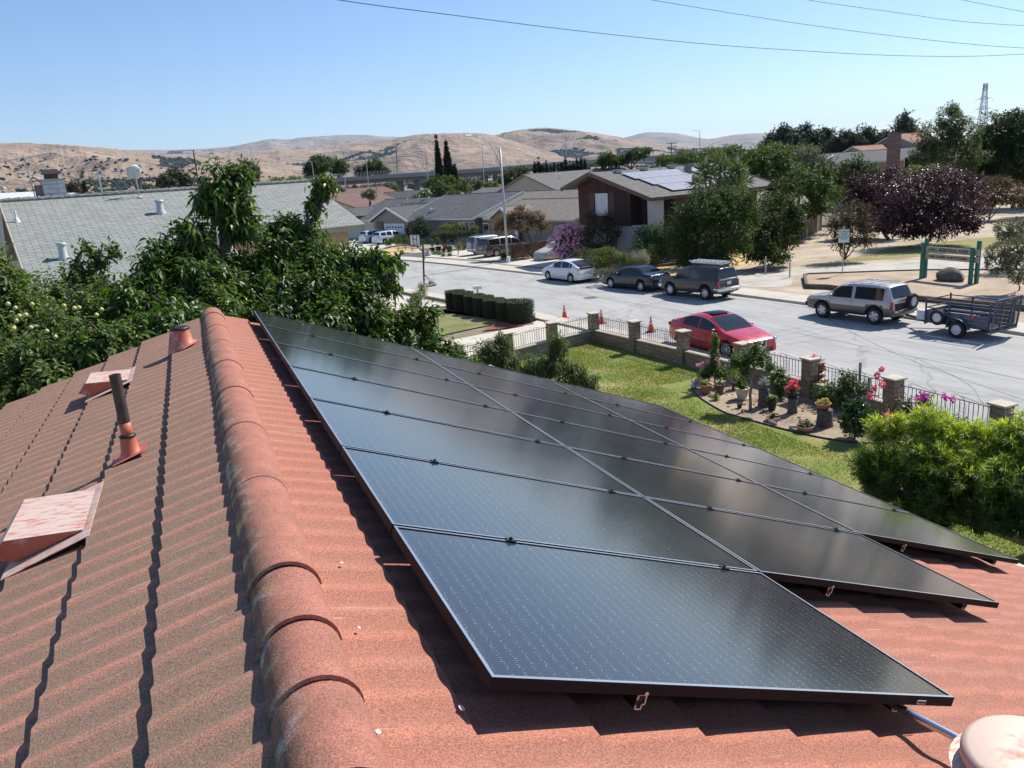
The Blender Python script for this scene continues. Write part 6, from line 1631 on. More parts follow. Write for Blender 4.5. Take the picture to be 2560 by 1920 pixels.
t = pot("dark brown pot with thin stems beside the terracotta pot", PG_(cG, 468, 655), .17, .34, POTB); plant_in(t, .3, [(0, 0, .12, .07), (.08, 0, .22, .05)], LIME, L=.05, dens=180, seed=22)
t = pot("cream pot with a lush green plant under the small rose tree", PG_(cG, 692, 700), .22, .36, POTC, True); plant_in(t, .32, [(0, 0, .14, .15), (.08, .1, .3, .10), (-.08, 0, .25, .10)], GRN, L=.09, seed=23)
t = pot("tiny black nursery pot on the soil in front of the rose tree", PG_(cG, 668, 790), .09, .15, POTK)
t = pot("black plastic pot with a bushy green plant near the tree stumps", PG_(cG, 985, 810), .15, .28, POTK); plant_in(t, .25, [(0, 0, .1, .16, .16, .11), (-.1, 0, .14, .08)], GRN, L=.05, seed=24)
t = pot("shallow terracotta bowl with a small cactus like succulent", PG_(cG, 990, 918), .20, .11, POTT, bowl=True); plant_in(t, .09, [(.03, 0, .08, .08, .08, .10), (-.05, 0, .04, .05)], GRN, L=.035, dens=700, seed=25)
t = pot("pinkish bowl overflowing with bronze green succulents at the front of the bed", PG_(cG, 1310, 1015), .24, .16, plain((0.46, 0.27, 0.21), .8), bowl=True); plant_in(t, .13, [(0, 0, .08, .22, .22, .12)], SUCC, L=.05, W_=.025, dens=420, upb=1.2, seed=26)
st_ = [("tall dark tree stump pedestal behind the black pot", (905, 775), .17, .55), ("narrow dark tree stump carrying the pot of pink flowers", (1188, 838), .14, .46), ("wide grey stump pedestal carrying the bowl of yellow succulents", (1505, 965), .22, .48)]
stp = []
for lab, q, r_, h_ in st_:
    p = PG_(cG, *q); t = MB(); t.lathe([(r_*1.12, -.02), (r_*1.0, .08), (r_*.92, h_*.6), (r_*.95, h_*.97), (r_*.9, h_), (0, h_+.004)], 18, (0, 0, 0))
    o = obj("tree_stump", t, STUMP, None, smooth=True, auto=50); o.location = p; tag(o, lab, "stump", "stump pedestals in the pot garden"); stp.append((p, h_))
p, h_ = stp[0]; t = pot("grey pot of spiky pale leaved plant on the tall stump", (p[0], p[1], p[2]+h_), .17, .16, plain((0.12, 0.13, 0.12), .8), bowl=True); plant_in(t, .13, [(0, 0, .12, .14, .14, .10)], GRY, L=.14, W_=.02, dens=120, upb=1.2, seed=27)
p, h_ = stp[1]; t = pot("black pot of coral pink flowers on the narrow stump", (p[0], p[1], p[2]+h_), .17, .16, POTK, True); plant_in(t, .13, [(0, 0, .12, .17, .17, .12)], GRN, L=.05, seed=28); b = t.location; petals(t, [(b.x-.02, b.y+.05, b.z+.42), (b.x-.12, b.y-.02, b.z+.36), (b.x+.1, b.y+.1, b.z+.38), (b.x+.05, b.y-.05, b.z+.5), (b.x-.2, b.y+.02, b.z+.30), (b.x+.12, b.y-.03, b.z+.30)], .07, CORAL, n=30, L=.07)
p, h_ = stp[2]; t = pot("terracotta bowl of yellow succulents on the wide stump", (p[0]-.02, p[1]+.05, p[2]+h_), .21, .17, POTT, bowl=True); plant_in(t, .14, [(0, 0, .05, .19, .19, .08), (.05, 0, .09, .1)], YELF, L=.05, W_=.04, dens=420, seed=29)
t = pot("terracotta pot with dark red leaved canna lily by the fence", PG_(cG, 1405, 672), .17, .36, POTT); plant_in(t, .3, [(0, 0, .35, .24, .24, .34), (.1, 0, .6, .14, .14, .2)], LM("canna", [(0.05, 0.012, 0.012), (0.12, 0.025, 0.02), (0.30, 0.09, 0.03), (0.45, 0.18, 0.05)], .4, .3), L=.30, W_=.09, dens=40, m=4, upb=1.6, seed=30); b = t.location; petals(t, [(b.x-.05, b.y, b.z+1.22)], .09, CORAL, n=26, L=.08)
t = pot("brown pot of yellowish feathery plant between vine and rose tree", PG_(cG, 625, 605), .15, .26, POTB); plant_in(t, .22, [(0, 0, .3, .2, .2, .28), (-.05, 0, .55, .14, .14, .16)], LIME, L=.07, W_=.015, dens=120, seed=31)
def bush(label, p, lobes, mat, nm="garden_shrub", cat="shrub", group=None, trunk=(.03, None), **k):
    kk = dict(dens=110, m=7, L=.07, W_=.035, inner=.6, spray=.16, lmp=.3); kk.update(k)
    return make_plant(nm, label, cat, p, [(p[0]+l[0], p[1]+l[1], p[2]+l[2])+tuple(l[3:]) for l in lobes], mat, trunk=trunk, group=group, **kk)
t = bush("mound of silvery white flowering plant at the left end of the bed", PG_(cG, 232, 600), [(0, 0, .16, .22, .22, .15), (.1, .1, .22, .15)], LM("alyssum", [(0.30, 0.34, 0.26), (0.55, 0.57, 0.55), (0.75, 0.75, 0.76)], .6, .2), L=.035, W_=.02, dens=500, m=5, spray=.06, seed=32)
t = bush("low plant with small yellow flowers in front of the brown pot", PG_(cG, 432, 712), [(0, 0, .12, .17, .17, .13)], LIME, L=.05, W_=.015, dens=260, spray=.1, seed=33)
p = PG_(cG, 772, 812); cr_ = Vector(p)
make_plant("rose_tree", "small standard rose tree with bare trunk and round green crown in the pot garden", "tree", p,
    [(p[0]+.12, p[1]+.35, 1.55, .42, .42, .36), (p[0]+.35, p[1]-.05, 1.60, .40, .40, .34), (p[0]-.12, p[1]+.55, 1.45, .32), (p[0]+.3, p[1]+.15, 1.85, .30), (p[0]+.45, p[1]-.3, 1.35, .26), (p[0]+.05, p[1]+.3, 1.2, .26)],
    LM("rose leaves", [(0.04, 0.075, 0.02), (0.08, 0.14, 0.03), (0.14, 0.21, 0.05), (0.24, 0.22, 0.08)], .45, .3), trunk=(.05, (p[0]+.12, p[1]+.1, 1.1)), dens=70, m=8, L=.085, W_=.042, inner=.7, spray=.22, seed=34, twigs=40, barkm=plain((0.25, 0.19, 0.13), .9), droop=.3, lmp=.35)
p = PG_(cG, 425, 585)
t = bush("tall dark climbing rose on a stake with pink blossoms beside the fence", p, [(0, .05, 1.0, .22, .22, .5), (.03, 0, 1.55, .17, .17, .35), (-.1, .1, .6, .3, .3, .3), (.2, -.1, .5, .3, .3, .28), (-.3, .2, .45, .25)], GRN, trunk=(.03, (p[0], p[1], .5)), L=.08, W_=.045, dens=100, seed=35)
petals(t, [(p[0]-.35, p[1]+.2, .85), (p[0]-.2, p[1]+.1, .95), (p[0]+.05, p[1]-.1, .9), (p[0]-.45, p[1]+.3, .8), (p[0]+.4, p[1]-.3, .75), (p[0]-.1, p[1], 1.15)], .06, PINK, n=16, L=.06)
for lab, q, lobes, sd_ in (("loose rose bush behind the pot of pink flowers", (1085, 690), [(0, 0, .45, .34, .34, .3), (.1, .2, .75, .24), (-.1, 0, .25, .3), (-.15, .3, .6, .2)], 36),
                      ("broad leafy shrub in front of the second fence bay from the corner pot of canna", (1640, 790), [(0, 0, .45, .5, .5, .36), (.25, -.5, .6, .42), (0, .5, .35, .4), (.2, -.1, .85, .34), (.35, -.8, .4, .3)], 37),
                      ("low dark shrub between the tall stump and the fence", (1000, 560), [(0, 0, .3, .3, .3, .25), (.1, .35, .3, .25)], 38)):
    t = bush(lab, PG_(cG, *q), lobes, GRN, dens=90, L=.08, W_=.045, seed=sd_)
p = PG_(cG, 1800, 1110)
t = bush("dark glossy citrus bush between two wooden stakes at the end of the bed", p, [(0, 0, .45, .34, .34, .34), (.1, .1, .85, .32, .32, .3), (-.15, -.1, .6, .28), (.25, -.15, .65, .28), (.1, .25, .5, .3)], LM("citrus", [(0.02, 0.05, 0.012), (0.04, 0.09, 0.018), (0.09, 0.16, 0.03)], .3, .2), L=.12, W_=.055, dens=70, seed=39, style='leaf')
for k, (q, h_) in enumerate((((1840, 780), 1.35), ((1925, 1000), 1.45))):
    p = PG_(cG, *q); m_ = MB(); m_.bbox((0, 0, h_/2), (.07, .05, h_), .006); o = obj("wooden_stake", m_, plain((0.26, 0.23, 0.18), .9, var=.3), None); o.location = p; tag(o, ["grey wooden stake behind the citrus bush", "grey wooden stake in front, right of the citrus bush"][k], "stake", "stakes beside the citrus bush")
p = Vector(G(2300, 1010, 0.03)); p = (16.2, 13.6, 0.03)
t = bush("rose bushes with coral blooms in front of the third fence bay", p, [(0, 0, .5, .45), (.3, .6, .7, .4), (.3, -.5, .55, .42), (.4, .1, 1.0, .28), (.5, -.9, .5, .35), (-.1, .9, .4, .35)], LM("red tinged rose leaves", [(0.025, 0.045, 0.015), (0.05, 0.08, 0.02), (0.12, 0.08, 0.035), (0.18, 0.17, 0.06)], .4, .25), dens=80, L=.075, W_=.045, seed=40)
cr2 = (2060, 860, 500/1481)
def PR_(x, y, D): return Wd(cr2[0]+x*cr2[2], cr2[1]+y*cr2[2], D)
petals(t, [PR_(395, 235, 22.3), PR_(342, 385, 21.5), PR_(372, 325, 22), PR_(475, 530, 20.2), PR_(430, 300, 22.3), PR_(425, 190, 22.4)], .07, CORAL, n=26, L=.075)
m_ = MB(); q0 = PR_(372, 420, 22); m_.tube([q0, PR_(392, 300, 22.2), PR_(400, 235, 22.3), PR_(425, 185, 22.4)], .007, 5); obj("stem", m_, BR2, t, world=True)
p = (16.3, 11.6, 0.03)
t = bush("feathery cosmos plant with magenta flowers rising above the yellow green shrub", p, [(0, 0, .7, .5, .5, .6), (.2, -.6, .75, .4, .4, .5), (0, .5, .6, .4, .4, .4)], LM("feathery", [(0.07, 0.13, 0.04), (0.14, 0.22, 0.07), (0.2, 0.29, 0.1)], .5, .4), L=.09, W_=.008, dens=130, m=9, upb=1.3, seed=41)
petals(t, [PR_(x, y, 20.0) for x, y in ((745, 385), (760, 400), (715, 408), (690, 398), (888, 390), (905, 400), (945, 400), (955, 415), (735, 375))], .05, MAGE, n=14, L=.06)
m_ = MB()
for x, y in ((745, 385), (690, 398), (888, 390), (945, 400)): m_.tube([PR_(x+10, y+110, 20.0), PR_(x, y, 20.0)], .005, 4)
obj("stem", m_, plain((0.1, 0.16, 0.05), .7), t, world=True)
m_ = MB()
rs = np.random.default_rng(5)
for k in range(90):
    a = rs.uniform(0, 1); x_, y_ = (rs.uniform(14.3, 16.7), rs.uniform(14.8, 21)) if a > .45 else (rs.normal(14.9, .35), rs.normal(17.8, .5))
    r_ = rs.uniform(.015, .06); m_.lathe([(r_*.8, -.01), (r_, r_*.3), (r_*.6, r_*.7), (0, r_*.8)], 6, (x_, y_, .03), sx=rs.uniform(.7, 1.3))
tag(obj("stones", m_, plain((0.24, 0.19, 0.15), .9, var=.4, scale=5)), "scattered stones and clods on the garden soil", "stones", kind="stuff")
p = PG_(cG, 1000, 945); m_ = MB(); m_.bbox((0, 0, .05), (.02, .34, .1), .004, M=Matrix.Rotation(rad(-25), 4, 'Y')); o = obj("planter_tray", m_, WHITE); o.location = p; tag(o, "small white rectangular tray leaning in front of the terracotta bowl", "tray")
p = PG_(cG, 1160, 990); m_ = MB(); m_.lathe([(.045, 0), (.05, .02), (.05, .2), (.02, .26), (.02, .3), (0, .3)], 12, M=Matrix.Translation((0, 0, .05)) @ Matrix.Rotation(rad(80), 4, 'X') @ Matrix.Rotation(rad(20), 4, 'Y')); o = obj("bottle", m_, plain((0.62, 0.64, 0.65), .3), smooth=True); o.location = p; tag(o, "white plastic bottle lying on the soil near the front pots", "bottle")
HEDGE = LM("clipped hedge leaves", [(0.018, 0.032, 0.010), (0.035, 0.055, 0.014), (0.06, 0.085, 0.02), (0.12, 0.13, 0.035)], .5, .15)
def hedge_drum(label, p, r, h, seed, loose=False):
    root = thing("hedge_drum", label, "hedge", (p[0], p[1], 0.03), 0, "clipped cylindrical hedges beside the neighbour's lawn")
    rng = np.random.default_rng(seed); n = 4200
    a = rng.uniform(0, 2*pi, n); top = rng.random(n) < .34; z = np.where(top, h-rng.random(n)*.03, rng.uniform(0.02, h, n)); rr = np.where(top, r*np.sqrt(rng.random(n)), r*(1-rng.random(n)*.06))
    if loose: rr = rr*rng.uniform(.82, 1.12, n); z = z*rng.uniform(.9, 1.06, n)
    pos = np.stack([np.cos(a)*rr, np.sin(a)*rr, z], 1); nr = np.where(top[:, None], np.array([0, 0, 1.0]), np.stack([np.cos(a), np.sin(a), 0*a], 1))
    V, F, k = leaves(pos, _n(nr*.5+rng.normal(0, .6, (n, 3))), _n(nr+rng.normal(0, .4, (n, 3))), .045 if not loose else .07, .03 if not loose else .045, 'quad', rng, 0)
    me = bpy.data.meshes.new("foliage"); fill_mesh(me, V, F, [HEDGE], att={"rnd": np.repeat(np.clip(rng.random(n)*.7+top*.3, 0, 1), k)})
    o = bpy.data.objects.new("foliage", me); COL.objects.link(o); o.parent = root
    m_ = MB(); m_.lathe([(r*.93, 0), (r*.93, h*.97), (0, h*.97)], 20); obj("core", m_, plain((0.016, 0.022, 0.010), .95, var=.4, scale=30), root, smooth=True, auto=50)
    return root
hp = [(13.9, 43.5), (14.0, 42.3), (14.2, 41.0), (14.35, 39.9), (14.5, 38.7), (14.75, 37.5)]
nmw = ["farthest of the clipped drum hedges", "second drum hedge from the far end", "third drum hedge from the far end", "third drum hedge counted from the shaggy bush", "second drum hedge counted from the shaggy bush", "drum hedge next to the shaggy bush"]
for i, (x, y) in enumerate(hp): hedge_drum(nmw[i]+" row end" if i in (0,) else nmw[i], (x, y), .60, 1.0+.02*(i % 2), 50+i)
hedge_drum("shaggy untrimmed dark bush at the near end of the drum hedges", (15.05, 36.4), .66, 1.08, 57, True)
t = bush("pale flowering rose bush in the neighbour's lava rock bed", (12.4, 45.6, .03), [(0, 0, .7, .5, .5, .4), (.3, .3, 1.0, .4), (-.3, -.2, .6, .4), (.1, 0, 1.25, .3)], LM("pale rose", [(0.10, 0.13, 0.05), (0.25, 0.27, 0.13), (0.60, 0.55, 0.42), (0.7, 0.62, 0.5)], .6, .3), dens=50, L=.08, W_=.05, seed=60)
t = bush("thin rose bush at the left end of the neighbour's red edging", (9.3, 46.5, .03), [(0, 0, .6, .4, .4, .4), (-.3, .2, .9, .3), (.3, 0, .9, .25)], LM("pale rose"+"", []) if False else GRN, dens=40, L=.08, W_=.05, seed=61)
t = bush("green bush beside the drum hedges on the neighbour's lawn", (11.3, 43.2, .03), [(0, 0, .6, .55, .55, .5), (.3, .4, .9, .4)], GRN, dens=60, L=.09, W_=.05, seed=62)
# ================================================================== garden wall with iron railing
gw = thing("garden_wall", "low stone block garden wall with square pillars and wrought iron railing", "wall", (16.5, 20, 0))
BLK = brick_mat("brown grey wall blocks", (0.25, 0.185, 0.13), (0.34, 0.265, 0.19), (0.15, 0.12, 0.09), 0.34, 0.15, 0.012, noise=0.28, nscale=5)
CAPB = plain((0.50, 0.44, 0.35), .85, var=.12)
IRON = plain((0.030, 0.022, 0.018), .5, metal=.3)
pts_ = [(8.75, 27.65), (11.08, 28.4), (13.4, 29.15)]+FENCE_X
for (x, y) in pts_:
    m_ = MB(); m_.box((x, y, 0.62), (.36, .36, 1.24)); po = obj("pillar", m_, BLK, gw, world=True, uv=True)
    m_ = MB(); m_.bbox((x, y, 1.27), (.47, .47, .055), .012); obj("cap", m_, CAPB, po, world=True)
for a, b_ in zip(pts_[:-1], pts_[1:]):
    A = Vector((a[0], a[1], 0)); B = Vector((b_[0], b_[1], 0)); d = (B-A).normalized(); A2 = A+d*.21; B2 = B-d*.21; L_ = (B2-A2).length
    m_ = MB(); m_.beam(tuple(A2+Vector((0, 0, .26))), tuple(B2+Vector((0, 0, .26))), .19, .52); obj("wall_base", m_, BLK, gw, world=True, uv=True)
    m_ = MB(); m_.beam(tuple(A2+Vector((0, 0, .535))), tuple(B2+Vector((0, 0, .535))), .23, .035); obj("coping", m_, CAPB, gw, world=True)
    m_ = MB()
    m_.beam(tuple(A2+Vector((0, 0, .60))), tuple(B2+Vector((0, 0, .60))), .022, .014); m_.beam(tuple(A2+Vector((0, 0, 1.12))), tuple(B2+Vector((0, 0, 1.12))), .026, .016)
    nb = int(L_/.125)
    for k in range(1, nb):
        p = A2+d*(L_*k/nb); m_.beam(tuple(p+Vector((0, 0, .60))), tuple(p+Vector((0, 0, 1.12))), .013, .013)
    def curl(c, r_, a0, a1, ax=d, n=8): m_.tube([tuple(c+ax*(r_*math.cos(a0+(a1-a0)*i/n)*(1-.45*i/n))+Vector((0, 0, r_*math.sin(a0+(a1-a0)*i/n)*(1-.45*i/n)))) for i in range(n+1)], .006, 4)
    for fr_ in (.3, .7):
        c = A2+d*L_*fr_
        for zz in (.70, .80, .90, 1.0):
            for sg in (1, -1): curl(c+d*sg*.055+Vector((0, 0, zz)), .045, -pi*.5, pi*1.1 if sg > 0 else -pi*2.1)
    for fr_ in (.10, .38, .48, .58, .68, .93):
        c = A2+d*L_*fr_+Vector((0, 0, 1.17)); curl(c, .05, -pi/2, pi*.9); curl(c+d*.09, .04, -pi/2, -pi*1.7)
    m_.tube([tuple(A2+d*L_*.12+Vector((0, 0, 1.24))), tuple(A2+d*L_*.36+Vector((0, 0, 1.15)))], .006, 4); m_.tube([tuple(A2+d*L_*.60+Vector((0, 0, 1.24))), tuple(A2+d*L_*.9+Vector((0, 0, 1.15)))], .006, 4)
    obj("railing", m_, IRON, gw, world=True)
# ================================================================== street things
ORG = plain((0.75, 0.075, 0.03), .5, var=.06); WHR = plain((0.66, 0.62, 0.58), .5)
cone0 = None
for k, (q, lab) in enumerate((((17.25, 35.83), "orange traffic cone farthest from the red sedan"), ((18.02, 33.3), "orange traffic cone in the middle of the three along the kerb"), ((18.74, 29.97), "orange traffic cone closest to the red sedan"))):
    if cone0 is None:
        t = thing("traffic_cone", lab, "traffic cone", (q[0], q[1], 0.0), 0, "traffic cones along the near kerb"); cone0 = t
        m_ = MB(); m_.bbox((0, 0, .02), (.37, .37, .04), .012); obj("base", m_, plain((0.10, 0.03, 0.025), .7), t)
        m_ = MB(); m_.lathe([(.145, .04), (.125, .14), (.026, .70), (.02, .71), (0, .71)], 22); obj("body", m_, ORG, t, smooth=True, auto=40)
        for z0_, z1_ in ((.36, .46), (.52, .59)):
            r0_, r1_ = .1285-(z0_-.13)*.1765, .1285-(z1_-.13)*.1765
            m_ = MB(); m_.lathe([(r0_+.002, z0_), (r0_+.003, z0_+.004), (r1_+.003, z1_-.004), (r1_+.002, z1_)], 22); obj("reflective_collar", m_, WHR, t, smooth=True)
    else: dup(cone0, (q[0], q[1], 0.0), .3*k, lab)
t = thing("mailbox", "white mailbox on a wooden post beside the drum hedges", "mailbox", (15.6, 44.3, 0), rad(-12))
m_ = MB(); m_.bbox((0, 0, .42), (.10, .10, .84), .01); obj("post", m_, plain((0.42, 0.36, 0.27), .9), t)
m_ = MB(); pr_ = [(-.10, 0), (.10, 0), (.10, .12)]+[(.10*math.cos(pi*k/8), .12+.10*math.sin(pi*k/8)) for k in range(1, 8)]+[(-.10, .12)]
m_.prism(pr_, -.26, .26, M=Matrix.Translation((0, 0, .84)) @ Matrix(((0, 0, 1, 0), (1, 0, 0, 0), (0, 1, 0, 0), (0, 0, 0, 1)))); obj("box", m_, WHITE, t)
m_ = MB(); m_.box((-.05, .108, .96), (.16, .006, .03)); obj("flag", m_, BLACK, t)
t = thing("mailbox", "pale mailbox with flowers on a metal post at the far kerb by the potted plants", "mailbox", (20.5, 72.6, .13), rad(10))
m_ = MB(); m_.bbox((0, 0, .45), (.09, .09, .9), .01); obj("post", m_, GALV, t)
m_ = MB(); m_.prism([(a*1.2, b_*1.2) for a, b_ in pr_], -.3, .3, M=Matrix.Translation((0, 0, .9)) @ Matrix(((0, 0, 1, 0), (1, 0, 0, 0), (0, 1, 0, 0), (0, 0, 0, 1)))); obj("box", m_, plain((0.45, 0.45, 0.44), .6), t)
t = thing("basketball_hoop", "portable basketball hoop with black framed backboard at the near kerb", "basketball hoop", (15.1, 54.3, 0), rad(-155))
m_ = MB(); m_.beam((0.0, 0, .15), (-.25, 0, 3.0), .09, .09); obj("pole", m_, plain((0.02, 0.02, 0.025), .4), t)
m_ = MB(); m_.bbox((-.35, 0, .09), (1.1, .75, .18), .06); m_.beam((-.8, .2, .2), (-.06, 0, .95), .03, .03); m_.beam((-.8, -.2, .2), (-.06, 0, .95), .03, .03); obj("base", m_, plain((0.12, 0.13, 0.13), .7), t)
m_ = MB(); m_.bbox((-.62, .12, .26), (.35, .28, .22), .04); obj("weight", m_, plain((0.33, 0.32, 0.29), .9), t)
m_ = MB(); m_.box((.42, 0, 3.36), (.02, 1.08, .82)); obj("backboard", m_, plain((0.60, 0.62, 0.60), .35), t)
m_ = MB()
for a, b_ in (((.435, -.54, 2.95), (.435, .54, 2.95)), ((.435, -.54, 3.77), (.435, .54, 3.77)), ((.435, -.54, 2.95), (.435, -.54, 3.77)), ((.435, .54, 2.95), (.435, .54, 3.77)), ((.435, -.2, 2.95), (.435, -.2, 3.77)), ((.435, .2, 2.95), (.435, .2, 3.77)), ((.435, -.2, 3.45), (.435, .2, 3.45))): m_.beam(a, b_, .03, .045)
m_.beam((-.25, 0, 2.95), (.41, 0, 3.3), .05, .05); m_.beam((-.2, 0, 2.5), (.41, 0, 3.0), .05, .05); obj("board_frame", m_, BLACK, t)
m_ = MB(); m_.tube([(.70+.23*math.cos(2*pi*k/16), .23*math.sin(2*pi*k/16), 3.03) for k in range(17)], .012, 5); m_.beam((.43, 0, 3.03), (.5, 0, 3.03), .12, .03); obj("rim", m_, BLACK, t)
m_ = MB()
for k in range(10):
    a = 2*pi*k/10; b_ = a+.3; m_.tube([(.70+.23*math.cos(a), .23*math.sin(a), 3.02), (.70+.13*math.cos(b_), .13*math.sin(b_), 2.65)], .005, 4)
obj("net", m_, WHITE, t)
t = thing("street_lamp", "tall galvanised street lamp with curved arm reaching over the road", "street lamp", (25.35, 63.4, .13), rad(180+14))
m_ = MB(); m_.tube([(0, 0, 0), (0, 0, 4), (0, 0, 9.45)], [.125, .10, .07], 12); obj("pole", m_, GALV, t, smooth=True)
m_ = MB(); m_.bbox((0, 0, .05), (.42, .42, .1), .02); obj("base", m_, CONC, t)
m_ = MB(); m_.tube([(0, 0, 7.5), (.25, 0, 8.6), (.9, 0, 9.7), (1.8, 0, 10.35), (2.8, 0, 10.55)], [.05, .045, .04, .035, .03], 8); m_.tube([(0, 0, 9.0), (.5, 0, 9.55), (1.2, 0, 10.1), (1.8, 0, 10.34)], .022, 6); obj("arm", m_, GALV, t, smooth=True)
m_ = MB(); m_.bbox((3.1, 0, 10.55), (.75, .30, .12), .05); m_.lathe([(.05, 0), (.05, .12), (0, .14)], 8, (3.0, 0, 10.6)); obj("lamp_head", m_, plain((0.6, 0.6, 0.58), .5), t)
def picket(label, A, B, h0, h1, z, mat, cap, step=.18):
    A = Vector((A[0], A[1], z)); B = Vector((B[0], B[1], z)); d = B-A; L_ = d.length; d.normalize()
    t = thing("wooden_fence", label, "fence", tuple((A+B)/2)); m_ = MB(); n = int(L_/step)
    rz_ = math.atan2(d.y, d.x)
    for k in range(n):
        p = A+d*(L_*(k+.5)/n); h = h0+(h1-h0)*(k+.5)/n+random.uniform(-.02, .02); m_.box((p.x, p.y, z+h/2), (step*.93, .03, h), rz_)
    obj("boards", m_, mat, t, world=True)
    m_ = MB(); m_.beam(tuple(A+Vector((0, 0, h0+.03))), tuple(B+Vector((0, 0, h1+.03))), .12, .05); obj("cap_rail", m_, cap, t, world=True)
    k = 0.0
    while k < L_+.1:
        p = A+d*min(k, L_); m_ = MB(); nrm = Vector((d.y, -d.x, 0)); hh = h0+(h1-h0)*min(1, k/L_); m_.box((p.x+nrm.x*.07, p.y+nrm.y*.07, z+hh/2), (.1, .1, hh), rz_); obj("post", m_, cap, t, world=True); k += 2.4
    return t
BRF = plain((0.12, 0.075, 0.055), .9, var=.4, scale=2.5)
picket("low dark wooden fence between the driveway and the covered car", (26.3, 65.0), (33.5, 66.6), 1.1, 1.2, .13, plain((0.15, 0.08, 0.06), .9, var=.35), plain((0.22, 0.12, 0.09), .9))
picket("tall weathered brown board fence at the edge of the park", (43.0, 49.6), (56.5, 59.5), 1.9, 1.9, .10, BRF, plain((0.33, 0.28, 0.23), .9))
picket("dark brown board fence behind the trees at the far left edge", tuple(Wd(-40, 830, 17))[:2], tuple(Wd(42, 820, 17.6))[:2], 4.35, 4.35, 0, plain((0.10, 0.035, 0.022), .9, var=.3), BRF)
for k, (q, lab) in enumerate((((33.5, 39.9), "thin grey metal post by the park path, farther from the sign"), ((33.5, 37.7), "thin grey metal post by the park path, nearer the white sign"))):
    m_ = MB(); m_.lathe([(.045, -.05), (.045, 1.14), (.0, 1.15)], 10); o = obj("metal_post", m_, GALV, smooth=True, auto=40); o.location = (q[0], q[1], .10); tag(o, lab, "post", "metal posts by the park path")
m_ = MB(); m_.bbox((0, 0, .45), (.14, .14, .9), .01); o = obj("brown_post", m_, plain((0.10, 0.05, 0.04), .8)); o.location = (25.9, 53.4, .12); tag(o, "short dark brown wooden post behind the nose of the white hatchback", "post")
def text(s, size, ext=0.004, bold=0.0):
    cu = bpy.data.curves.new("lettering", 'FONT'); cu.body = s; cu.size = size; cu.extrude = ext; cu.align_x = 'CENTER'; cu.align_y = 'CENTER'; cu.offset = bold; cu.space_character = 1.06; cu.resolution_u = 3
    o = bpy.data.objects.new("lettering_curve", cu); COL.objects.link(o)
    me = bpy.data.meshes.new_from_object(o.evaluated_get(bpy.context.evaluated_depsgraph_get()))
    bpy.data.objects.remove(o); bpy.data.curves.remove(cu)
    return me
def put_text(parent, s, size, loc, rot, mat, bold=0.0, ext=.004, sx=1.0):
    me = text(s, size, ext, bold); me.materials.clear(); me.materials.append(mat)
    o = bpy.data.objects.new("lettering", me); COL.objects.link(o); o.parent = parent; o.location = loc; o.rotation_euler = rot; o.scale = (sx, 1, 1); return o
PGR = plain((0.015, 0.16, 0.105), .5, var=.12); BEI = plain((0.46, 0.40, 0.31), .8, var=.1); TGR = plain((0.02, 0.14, 0.10), .6); TDK = plain((0.045, 0.06, 0.03), .6)
t = thing("park_sign", "green post park sign with two beige boards reading Hall Memorial Park", "sign", (37.35, 31.5, .20), rad(-92))
LSG = 3.06
for x, y, h in ((0, -.12, 1.98), (-.02, .14, 2.18), (LSG, -.12, 1.88), (LSG+.12, .16, 2.20)):
    m_ = MB(); m_.bbox((x, y, h/2-.1), (.17, .17, h+.2), .012); obj("post", m_, PGR, t)
for z0_, z1_ in ((1.44, 1.76), (1.08, 1.38)):
    m_ = MB(); m_.bbox((LSG/2+.03, 0.01, (z0_+z1_)/2), (LSG+.5, .06, z1_-z0_), .008); obj("board", m_, BEI, t)
put_text(t, "HALL MEMORIAL PARK", .25, (LSG/2-.02, -.027, 1.60), (pi/2, 0, 0), TGR, .012, sx=.92)
put_text(t, "PARK CLOSED: 10 PM TO DAWN", .155, (LSG/2-.02, -.027, 1.23), (pi/2, 0, 0), TDK, .007, sx=.97)
t = thing("notice_sign", "white notice sign with green lettering on a thin metal post by the park", "sign", (35.96, 35.97, .18), rad(-38))
m_ = MB(); m_.lathe([(.03, -.05), (.03, 2.75), (.04, 2.78), (0, 2.82)], 8); obj("post", m_, GALV, t)
m_ = MB(); m_.bbox((0, -.035, 2.27), (.62, .012, .80), .003); obj("face", m_, plain((0.62, 0.70, 0.69), .5), t)
m_ = MB()
for a, b_ in (((-.29, 1.89), (.29, 1.89)), ((-.29, 2.65), (.29, 2.65)), ((-.29, 1.89), (-.29, 2.65)), ((.29, 1.89), (.29, 2.65))): m_.beam((a[0], -.044, a[1]), (b_[0], -.044, b_[1]), .008, .012)
obj("border", m_, PGR, t)
for k, (s_, z_, sz) in enumerate((("NO VEHICLES", 2.55, .085), ("ALLOWED", 2.44, .085), ("IN PARK", 2.34, .085), ("EXCEPT CITY", 2.22, .085), ("VEHICLES", 2.11, .085))): put_text(t, s_, sz, (0, -.044, z_), (pi/2, 0, 0), TGR, .003, .002)
rs = np.random.default_rng(9); m_ = MB(); K = 16; vs = []; fs = []
for j in range(9):
    ph = pi*j/8
    for k in range(K):
        th_ = 2*pi*k/K; d_ = np.array([math.sin(ph)*math.cos(th_), math.sin(ph)*math.sin(th_), math.cos(ph)]); f_ = 1+.22*float(lump(d_[None], 4, 2.2)[0])
        vs.append((d_[0]*.52*f_, d_[1]*.70*f_, max(-.1, d_[2]*.55*f_+.12)))
for j in range(8):
    for k in range(K): fs.append((j*K+k, (j+1)*K+k, (j+1)*K+(k+1) % K, j*K+(k+1) % K))
